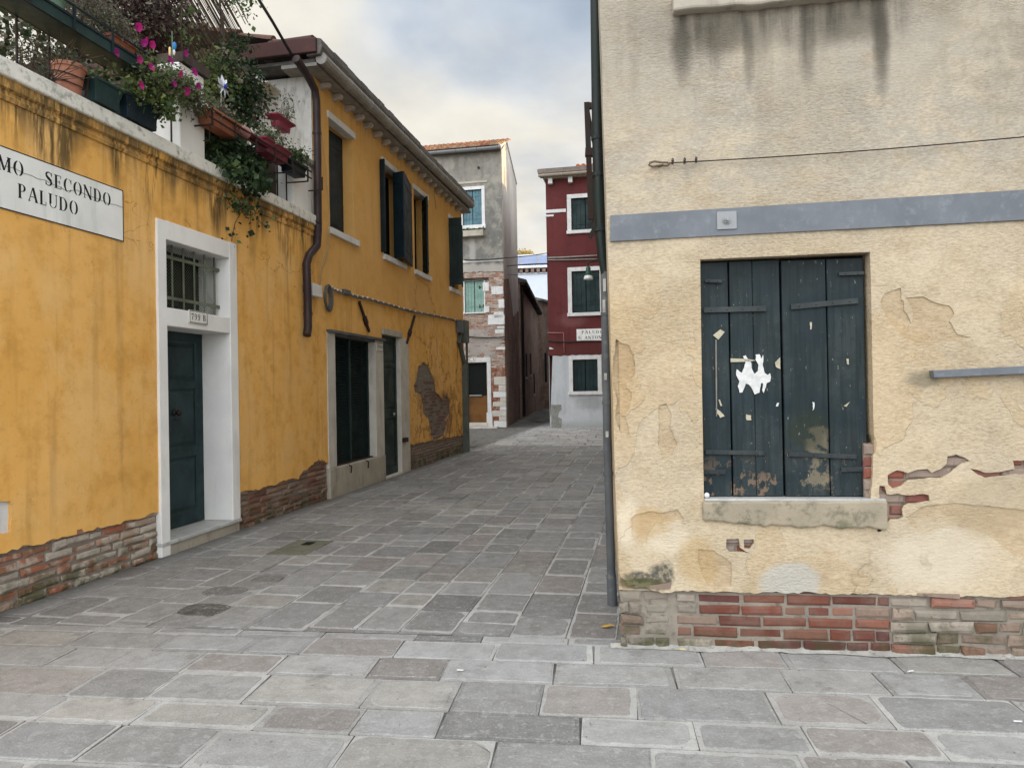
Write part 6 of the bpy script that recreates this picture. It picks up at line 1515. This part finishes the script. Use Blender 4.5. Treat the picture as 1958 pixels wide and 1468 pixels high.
def trough(root, w_, d_, h_, mat, rim=.012, taper=.82, name='pot'):
    b = MB(); o = [(-w_/2*taper, -d_/2*taper), (w_/2*taper, -d_/2*taper), (w_/2*taper, d_/2*taper), (-w_/2*taper, d_/2*taper)]; t = [(-w_/2, -d_/2), (w_/2, -d_/2), (w_/2, d_/2), (-w_/2, d_/2)]
    r = [(x*(1+rim*2/w_), y*(1+rim*2/d_)) for x, y in t]; zr = h_-.025
    L_ = [[(x, y, 0) for x, y in o], [(x*.9+t[i][0]*.1, y*.9+t[i][1]*.1, h_*.5) for i, (x, y) in enumerate(o)], [(x, y, zr) for x, y in t], [(x, y, zr) for x, y in r], [(x, y, h_) for x, y in r], [(x*.93, y*.9, h_) for x, y in t], [(x*.93, y*.9, h_-.04) for x, y in t]]
    vs_ = [p for q in L_ for p in q]; fs = [(3, 2, 1, 0), (24, 25, 26, 27)]
    for i in range(6):
        for k in range(4): fs.append((i*4+k, i*4+(k+1) % 4, i*4+4+(k+1) % 4, i*4+4+k))
    b.add(vs_, fs); p = b.build(name, mat, root, bevel=.004)
    b = MB(); b.face([(x*.92, y*.88, h_-.03) for x, y in t]); b.build('soil', MT_SOIL, root); return p
GRP = None
# round terracotta pot with bare twigs
t = thing('potted_plant', 'round terracotta pot with bare grey twigs on the white ledge, largest pot', 'potted plant', FL, .69, .0, 4.02)
b = MB(); b.lathe([(.083, 0), (.086, .02), (.112, .18), (.118, .20), (.129, .205), (.133, .235), (.12, .24), (.112, .205)], 0, 0, 28); b.build('pot', MT_TERRA2, t, smooth=False, bevel=0); smooth_angle(COL.objects[-1] if False else t.children[0], 40)
b = MB()
for z_, r_ in ((.09, .106), (.155, .115)):
    b.tube([(math.cos(a*.2618)*r_, math.sin(a*.2618)*r_, z_+.03*math.sin(a*.2618)) for a in range(25)], .005, 5, cap=False)
b.bar((.09, -.07, 0), (.11, -.09, .21), .012, .012); b.build('pot_ring', MT_IRON, t)
b = MB(); twigs(b, (-.05, 0, .2), 34, .38, .8, .004, .5); twigs(b, (-.25, -.02, .02), 30, .4, .9, .004, .6); b.build('twigs', MT_STEM, t)
b = MB(); cloud(b, (0, 0, .28), (.18, .12, .08), 160, .025, G_GREY); b.build('foliage', MT_LEAF, t)
def planter(x0, x1, y, z, h_, d_, mat, lab, cols=None, fol=None, n=200, size=.03, bare=0, taper=.82):
    xc = (x0+x1)/2; t = thing('planter_box', lab, 'planter', FL, xc, y, z); trough(t, x1-x0, d_, h_, mat, taper=taper)
    if cols: b = MB(); cloud(b, (0, 0, h_+fol[2]*.7), fol, n, size, cols); b.build('foliage', MT_LEAF, t)
    if bare: b = MB(); twigs(b, (0, 0, h_-.02), bare, .25, .8, .003); b.build('twigs', MT_STEM, t)
    return t
planter(.82, 1.15, -.02, 4.03, .20, .22, MT_GREENP, 'dark green planter box on the ledge right of the round terracotta pot', G_MID, (.2, .1, .07), 260, .035)
planter(1.18, 1.64, -.02, 4.03, .21, .22, MT_NAVYP, 'blackish planter box on the ledge at the left foot of the white terrace pillar', G_LIGHT, (.24, .1, .04), 220, .03)
# tray rail above with its own pots
zt = 4.57; t = thing('planter_tray', 'dark green metal tray fixed along the upper terrace railing', 'tray', FL, 0, -.04, zt)
b = MB(); b.box(-1.6, 1.42, -.13, .12, -.10, -.07); b.box(-1.6, 1.42, -.14, -.12, -.10, .0); b.box(-1.6, 1.42, .11, .13, -.10, .02); b.build('tray_body', MT_GREENP, t)
b = MB(); b.box(-1.6, 1.42, -.15, -.14, -.015, .005); b.box(-1.6, 1.42, -.145, -.135, .085, .10)
for k in range(8): x = -1.5+k*.41; b.box(x-.012, x+.012, -.152, -.14, -.1, .1)
b.build('tray_rail', MT_NAVYP, t)
for x, lab in ((.47, 'pale green glazed pot on the upper tray, nearest the frame edge'), (.16, 'pale green glazed pot at the top left corner on the upper tray')):
    t = thing('potted_plant', lab, 'potted plant', FL, x, -.05, zt-.07)
    b = MB(); b.lathe([(.075, 0), (.08, .02), (.10, .17), (.112, .19), (.112, .215), (.098, .215), (.09, .17)], 0, 0, 22); smooth_angle(b.build('pot', MT_PALEGREEN, t), 40)
    b = MB(); cloud(b, (.0, 0, .42), (.16, .14, .22), 420, .03, G_GREY); b.build('foliage', MT_LEAF, t)
planter(1.02, 1.30, -.05, zt-.07, .18, .19, MT_TERRA, 'terracotta coloured planter box at the far end of the upper tray', G_GREY, (.2, .14, .12), 260, .03)
# grey green shrub above the tray
def plant(name, lab, cat, parts, stems=None):
    xs = parts[0][0]; t = thing(name, lab, cat, FL, xs[0], xs[1], xs[2]); b = MB(); o0 = Vector(xs)
    for c, rad, n, size, cols, asp in parts: cloud(b, tuple(Vector(c)-o0), rad, n, size, cols, asp)
    b.build('foliage', MT_LEAF, t)
    if stems:
        b = MB()
        for pts, r in stems: b.tube([Vector(p)-o0 for p in pts], r, 5)
        b.build('stems', MT_STEM, t)
    return t
plant('shrub', 'grey green fine leaved shrub spilling over the upper tray', 'shrub', [((.85, -.02, 4.85), (.34, .16, .22), 2600, .022, G_GREY, .4), ((1.15, -.05, 4.78), (.28, .14, .14), 1400, .022, G_GREY, .4)], [([(.8, 0, 4.55), (.85, 0, 4.8), (.95, 0, 5.0)], .012)])
# petunia
pt = plant('petunia', 'trailing petunia with magenta flowers hanging in front of the white terrace pillar', 'flowering plant', [((1.55, -.12, 4.50), (.34, .12, .16), 3600, .028, G_MID+G_GREY+G_LIGHT, .5), ((1.95, -.12, 4.60), (.32, .12, .13), 3000, .026, G_MID+G_LIGHT+G_GREY, .5), ((2.2, -.12, 4.52), (.14, .08, .12), 500, .022, G_MID+G_GREY, .5), ((1.5, -.12, 4.28), (.30, .10, .06), 800, .034, G_MID+G_LIGHT, .8)],
           [([(1.5, 0, 4.2), (1.7, -.05, 4.5), (2.2, -.1, 4.6), (2.42, -.12, 4.4), (2.40, -.12, 4.22), (2.3, -.12, 4.18)], .006)])
for (px, py) in ((264, 63), (222, 112), (266, 125), (288, 139), (279, 88), (354, 112), (343, 151), (331, 169), (371, 148), (269, 174), (356, 184), (378, 175), (290, 96), (274, 93), (325, 126)):
    q = FL.p(px, py, -.26); b = MB(); flower(b, (q[0]-1.55, -.26+.12, q[1]-4.45), random.uniform(.036, .048), random.choice([(.45, .02, .18), (.40, .03, .17), (.40, .02, .25), (.30, .015, .17)])); b.build('flower', MT_PETAL, pt)
# shrubs and trees at the back of the terrace
def L3(px, py, y): q = FL.p(px, py, y); return (q[0], y, q[1])
hd = [(L3(x, y, 1.1), (.40, .3, .28), n, .045, G_DARK+G_GREY, .6) for x, y, n in ((-20, 30, 500), (30, 20, 260), (20, 95, 350), (75, 60, 140), (130, 60, 180), (100, 118, 320), (150, 130, 320), (-10, 120, 400), (60, -20, 400), (120, 5, 350))]
plant('hedge', 'dark open hedge behind the railing with sky showing through', 'hedge', hd, [([(L3(x, 150, 1.1)), L3(x+15, 60, 1.1), L3(x+5, -30, 1.1)], .018) for x in (0, 60, 120)])
pu = [(L3(x, y, .8), (.34, .3, .26), n, .034, G_PURP+G_GREY[3:], .5) for x, y, n in ((215, 5, 1900), (255, 35, 2000), (290, 15, 1600), (300, 65, 1400), (180, 0, 1300), (330, 35, 500), (250, -40, 1200), (240, 60, 1200))]
plant('purple_tree', 'purple leaved small tree growing on the roof terrace behind the petunia', 'tree', pu, [([L3(300, 190, .8), L3(290, 90, .8), L3(270, 10, .8), L3(240, -60, .8)], .03), ([L3(295, 110, .8), L3(330, 50, .8), L3(350, -10, .8)], .015), ([L3(290, 90, .8), L3(250, 40, .8), L3(200, 0, .8)], .015)])
vi = [(L3(x, y, .45), (rx, .2, rz), n, .04, c_, .7) for x, y, rx, rz, n, c_ in ((440, 200, .35, .28, 1500, G_DARK), (465, 160, .35, .3, 1500, G_DARK), (435, 135, .26, .2, 700, G_DARK+G_GREY), (405, 125, .14, .16, 200, G_MID), (415, 155, .16, .3, 320, G_LIGHT), (395, 175, .1, .2, 200, G_LIGHT+G_MID), (480, 215, .3, .2, 700, G_DARK+G_GREY), (455, 85, .2, .14, 220, G_DARK), (430, -10, .3, .10, 200, G_DARK+G_MID), (478, 15, .1, .12, 60, G_MID), (350, 55, .06, .22, 110, G_MID))]
plant('climbing_vine', 'dark climbing vine covering the end of the terrace up to the reed shade', 'vine', vi, [([L3(440, 250, .45), L3(450, 170, .45), L3(430, 100, .45), L3(425, 20, .45)], .015), ([L3(350, 120, .45), L3(345, 60, .45), L3(350, -30, .45)], .012)])
iv = [(L3(x, y, yy), (rx, .08, rz), n, .045, c_, .9) for x, y, yy, rx, rz, n, c_ in ((410, 270, .12, .2, .16, 700, G_DARK), (430, 300, .1, .25, .14, 800, G_DARK+G_MID), (455, 320, .06, .25, .13, 800, G_DARK), (475, 338, .02, .18, .08, 420, G_DARK), (440, 330, -.11, .22, .05, 260, G_DARK+G_MID), (475, 348, -.12, .18, .05, 280, G_DARK), (420, 250, .1, .2, .1, 300, G_DARK), (470, 290, .16, .2, .14, 400, G_DARK))]
iv += [(L3(x, y, -.08), (rx, .03, rz), n, .04, G_MID+G_DARK, .9) for x, y, rx, rz, n in ((462, 396, .07, .05, 70), (478, 404, .05, .03, 45), (468, 380, .05, .04, 30), (445, 370, .08, .02, 20), (438, 385, .04, .04, 20), (443, 455, .02, .05, 16), (505, 430, .05, .02, 14), (432, 375, .04, .03, 14))]
st = [([L3(440, 350, -.1), L3(432, 372, -.07), L3(440, 392, -.05), L3(455, 400, -.05), L3(470, 402, -.05)], .004), ([L3(470, 360, -.1), L3(465, 400, -.06), L3(450, 425, -.04), L3(444, 450, -.04), L3(443, 462, -.04)], .004), ([L3(475, 400, -.06), L3(490, 415, -.05), L3(500, 428, -.04), L3(514, 434, -.04)], .004)]
plant('ivy', 'dark green ivy tumbling through the terrace railing and over the white ledge', 'ivy', iv, st)
# reed shade on poles
a = Vector(L3(352, 0, .9)); c_ = Vector(L3(404, 88, .9)); sl = (c_.z-a.z)/(c_.x-a.x)
rs = thing('reed_shade', 'sloping shade of thin reeds over the roof terrace', 'sun shade', FL, a.x, .9, a.z)
b = MB()
for k in range(150):
    zo = -.85+k*.0165+random.uniform(-.004, .004); y = zo*.06+random.uniform(-.006, .006); x0, x1 = -1.3+random.uniform(-.3, .3), 1.15+random.uniform(-.3, .4)
    if random.random() < .2: continue
    b.tube([(x0, y, zo+sl*x0), ((x0+x1)/2, y+random.uniform(-.01, .01), zo+sl*(x0+x1)/2+random.uniform(-.012, .012)), (x1, y+random.uniform(-.02, .02), zo+sl*x1+random.uniform(-.01, .01))], random.uniform(.0035, .0075), 4, cap=False)
b.build('reeds', MT_REED, rs)
b = MB()
for x in (-.8, .0, .8): b.bar((x, -.07, sl*x-.85), (x, .08, sl*x+1.62), .02, .02)
b.build('shade_rods', MT_OLDWOOD, rs)
b = MB(); pa, pc = Vector(L3(470, -40, .0)), Vector(L3(566, 120, -.05)); b.tube([pa, pa.lerp(pc, .5)+Vector((0, 0, .02)), pc], .02, 7); o = b.build('slanting_pole', MT_CABLEB, None, smooth=True); tag(o, 'dark slanting pole from the reed shade down to the roof corner of the ochre house', 'pole'); recenter(o, FL, pa.x, pa.y, pa.z)
# hanging boxes between the pillars
x0, x1 = FL.p(396, 200, -.15)[0], FL.p(453, 245, -.15)[0]
zc = FL.p(425, 236, -.15)[1]
t = planter(x0, x1, -.10, zc-.09, .17, .19, MT_TERRA, 'terracotta planter box hanging on the railing right of the white pillar, below the pinwheel', G_GREY, (.3, .1, .09), 420, .028, 10)
x0b, x1b = FL.p(502, 270, -.15)[0], FL.p(550, 300, -.15)[0]; zc2 = FL.p(526, 290, -.15)[1]
planter(x0b, x1b, -.10, zc2-.08, .17, .19, MT_PINKD, 'wine red planter box hanging on the railing near the brown downpipe', G_MID+G_GREY, (.35, .12, .10), 620, .03)
x0c = x1b+.03; planter(x0c, x0c+.42, -.10, zc2-.12, .15, .19, MT_NAVYP, 'black planter box on the railing beside the far white terrace pillar', G_MID+G_DARK, (.26, .12, .12), 520, .035)
b = MB()
zz_ = (zc+zc2)/2-.02
b.box(x0-.05, x0c+.5, -.215, -.20, zz_-.06, zz_-.045); b.box(x0-.05, x0c+.5, -.215, -.20, zz_+.03, zz_+.045)
for k in range(7): x = x0+k*.42; b.box(x-.008, x+.008, -.217, -.20, zz_-.12, zz_+.06); b.box(x-.008, x+.008, -.21, .1, zz_-.125, zz_-.11)
o = b.build('box_holder', MT_IRON, None); tag(o, 'black iron holder carrying the planter boxes between the terrace pillars', 'plant holder'); recenter(o, FL, x0, -.1, zz_)
b = MB(); q = L3(585, 305, -.12); pts = [(q[0]+(.05 if k % 2 else -.04), -.12, q[2]+.10-.035*k) for k in range(7)]; b.tube(pts, .005, 5); o = b.build('bent_wire', MT_IRON, None); tag(o, 'black zigzag wire beside the far white terrace pillar', 'wire'); recenter(o, FL, q[0], -.12, q[2])
# dusty pink pot lying between the boxes
q = L3(460, 250, -.14); t = thing('flowerpot', 'dusty pink plastic pot lying on its side between the hanging boxes', 'pot', FL, *q)
b = MB(); b.lathe([(.05, -.09), (.055, -.08), (.07, .07), (.075, .09), (.06, .09)], 0, 0, 16)
for i, v in enumerate(b.v): b.v[i] = (v[2], v[1], v[0])
b.build('pot', MT_ROSE, t, recalc=True)
q = L3(486, 266, -.14); t = thing('flowerpot', 'narrow red plastic tray hanging left of the wine red planter box', 'tray', FL, *q)
b = MB(); b.box(-.3, .25, -.05, .05, -.03, .0); b.box(-.3, .25, -.055, -.045, 0, .03); b.build('tray_body', MT_PINKD, t, bevel=.005)
# pinwheel
q = L3(425, 166, -.15); t = thing('pinwheel', 'silver white pinwheel with a blue centre in the hanging terracotta box', 'pinwheel', FL, *q)
b = MB()
for k in range(8):
    a = 2*math.pi*k/8+.2; b_ = a+.42; r = .125
    b.face([(0, -.01, 0), (math.cos(a)*r*.5, -.035, math.sin(a)*r*.5), (math.cos(a)*r, -.012, math.sin(a)*r), (math.cos(b_)*r*.52, .0, math.sin(b_)*r*.52)])
b.build('vanes', M('silver foil', .35, .5).fin((.62, .64, .68)), t)
b = MB(); b.lathe([(.0, 0), (.026, .004), (.022, .016), (.0, .022)], 0, 0, 14)
for i, v in enumerate(b.v): b.v[i] = (v[0], -.03-v[2], v[1])
b.build('hub', M('blue foil', .3, .5).fin((.02, .05, .35)), t)
b = MB(); b.tube([(0, .01, 0), (.0, .02, -.22)], .004, 5); b.build('stick', MT_PLASTIC, t)
# shelf with bust against the end wall
ys = .85; q0 = FL.p(472, 188, ys-.2); q1 = FL.p(543, 184, ys)
zs_ = (q0[1]+q1[1])/2; xs_ = U_SPLIT-.02
t = thing('wall_shelf', 'pale shelf on a dark bracket at the end of the terrace carrying a bust', 'shelf', FL, xs_-.2, ys-.05, zs_)
b = MB(); b.box(-.17, .17, -.34, .30, -.015, .012); b.build('shelf_board', MT_JAMB, t, bevel=.004)
b = MB(); b.bar((.1, .05, -.02), (.16, .05, -.5), .05, .03, (0, 1, 0)); b.bar((-.1, .05, -.03), (.16, .05, -.25), .03, .03, (0, 1, 0)); b.build('bracket', MT_IRON, t)
t = thing('bust', 'small white plaster bust with curly hair standing on the wall shelf', 'statue', FL, xs_-.22, ys-.18, zs_+.012)
b = MB(); b.lathe([(.042, 0), (.042, .015), (.028, .025), (.022, .05), (.03, .062)], 0, 0, 14)
# shoulders, neck, head as one outline of rings
rings = [(.03, .022, .060, 0), (.062, .034, .078, 0), (.072, .038, .10, 0), (.060, .036, .118, 0), (.030, .026, .128, .002), (.019, .020, .14, .0), (.020, .021, .15, -.002), (.028, .031, .160, -.006), (.032, .036, .175, -.008), (.033, .037, .19, -.006), (.030, .034, .205, -.002), (.018, .020, .218, .0), (.002, .002, .222, 0)]
vs_ = []; n = 18
for rx, ry, z, dy in rings: vs_ += [(math.cos(2*math.pi*k/n)*rx, dy+math.sin(2*math.pi*k/n)*ry, z) for k in range(n)]
b.add(vs_, [(i*n+k, i*n+(k+1) % n, (i+1)*n+(k+1) % n, (i+1)*n+k) for i in range(len(rings)-1) for k in range(n)])
b.add([(-.006, -.040, .176), (.006, -.040, .176), (0, -.054, .178), (0, -.042, .194)], [(0, 1, 2), (0, 2, 3), (1, 3, 2)])
b.add([(-.011, -.041, .166), (.011, -.041, .166), (0, -.047, .169), (0, -.045, .162)], [(0, 3, 1), (0, 1, 2)])
bo = b.build('figure', MT_STATUE, t, smooth=True)
b = MB()
for i in range(70):
    a = random.uniform(0, 2*math.pi); z = random.uniform(.165, .222); rr = .036*math.sqrt(max(.05, 1-((z-.185)/.042)**2))
    if math.sin(a) < -.35 and z < .205: continue
    b.lathe([(.0, -.009), (.009, 0), (.0, .009)], math.cos(a)*rr, math.sin(a)*rr*1.08-.003, 6)
    for i2 in range(len(b.v)-18, len(b.v)): v = b.v[i2]; b.v[i2] = (v[0], v[1], v[2]+z)
b.build('hair', MT_STATUE, t, smooth=True)
# pink box high on the end wall side, cable brace
q0 = FL.p(524, 236, .12); q1 = FL.p(570, 240, .12); zq = FL.p(548, 256, .12)[1]
planter(q0[0], q1[0]-.2, .15, zq+.02, .14, .17, MT_PINK, 'bright pink planter box above the hanging boxes, in front of the end wall', G_GREY+G_MID, (.16, .1, .10), 200, .026, 14, .66)
plant('twig_plant', 'wispy plant with thin stems trailing off the wall shelf', 'plant', [(L3(548, 190, .2), (.08, .06, .05), 60, .03, G_DARK+G_MID, .5), (L3(552, 220, .18), (.06, .05, .10), 50, .022, G_DARK+G_GREY, .5)], [([L3(540, 184, .25), L3(552, 196, .2), L3(552, 225, .16), L3(556, 240, .15)], .003), ([L3(545, 186, .25), L3(560, 192, .2), L3(562, 215, .16)], .003)])
# wooden ornament
q = L3(334, 105, -.02); t = thing('garden_ornament', 'small blue and white ornament on a stick above the white terrace pillar', 'ornament', FL, *q)
b = MB(); b.tube([(-.035, 0, -.05), (-.035, 0, .22)], .004, 5); b.build('stick', MT_PALEGREEN, t)
b = MB(); b.lathe([(.004, .04), (.016, .06), (.020, .09), (.016, .115), (.005, .125)], 0, 0, 12); b.build('body', MT_BLUEP, t, smooth=True)
b = MB(); b.lathe([(.006, -.01), (.011, .0), (.012, .03), (.006, .045)], -.008, 0, 10); b.build('tail', MT_WHITE, t, smooth=True)
q = L3(325, 108, -.02); b = MB(); b.lathe([(.010, 0), (.012, .02), (.012, .08), (.008, .09)], 0, 0, 12); o = b.build('cream_bottle', MT_CREAM, None, smooth=True); tag(o, 'small cream bottle beside the blue ornament on the terrace pillar', 'bottle'); place(o, FL, *q)

# ================================================================= SMALL THINGS ON THE GROUND
q = ground(585, 1042); dq = thing('floor_drain', 'mossy drain stone with a dark slot near the white framed door', 'drain', None, q[0], q[1], 0); dq.rotation_euler = (0, 0, FL.a)
b = MB(); b.box(-.42, .22, -.20, .20, -.01, .0055); b.build('drain_stone', mat_stone('mossy drain stone', (.16, .155, .12), (.12, .12, .085), (.05, .055, .03), .6, 4, .9, .008, False, 0, .4), dq, bevel=.004)
b = MB(); b.box(-.02, .12, -.05, .05, .0, .0085); b.build('drain_slot', MT_DARK, dq)
q = ground(1163, 1198, .006); b = MB(); b.add([(-.05, 0, 0), (-.02, .018, .006), (.02, .016, .010), (.055, .0, .004), (.02, -.014, .012), (-.02, -.016, .002)], [(0, 5, 4, 1), (1, 4, 3, 2)]); o = b.build('fallen_leaf', M('yellow leaf', .6).fin((.45, .26, .03)), None); o.location = (q[0], q[1], .008); tag(o, 'yellow fallen leaf on the paving beside the foot of the grey pipe', 'leaf')
k = 0
for (px, py, lab) in ((1305, 1241, 'orange cigarette butt at the foot of the cream wall near the crumbled corner'), (1741, 1283, 'white cigarette butt on the paving in front of the right end of the brick base'), (1946, 1379, 'white cigarette butt nearest the right edge of the frame'), (880, 1281, 'broad flattened paper scrap on the paving left of the centre')):
    q = ground(px, py, .006); b = MB(); a = random.uniform(-.4, .4); L_ = .018; b.tube([(-L_, 0, .004), (L_, 0, .004)], .0038, 7, (1, 1, 1)); o = b.build('cigarette_butt', MT_PAPER if k else MT_CREAM, None); o.location = (q[0], q[1], .004); o.rotation_euler = (0, 0, a); tag(o, lab, 'litter', 'litter on the paving'); k += 1
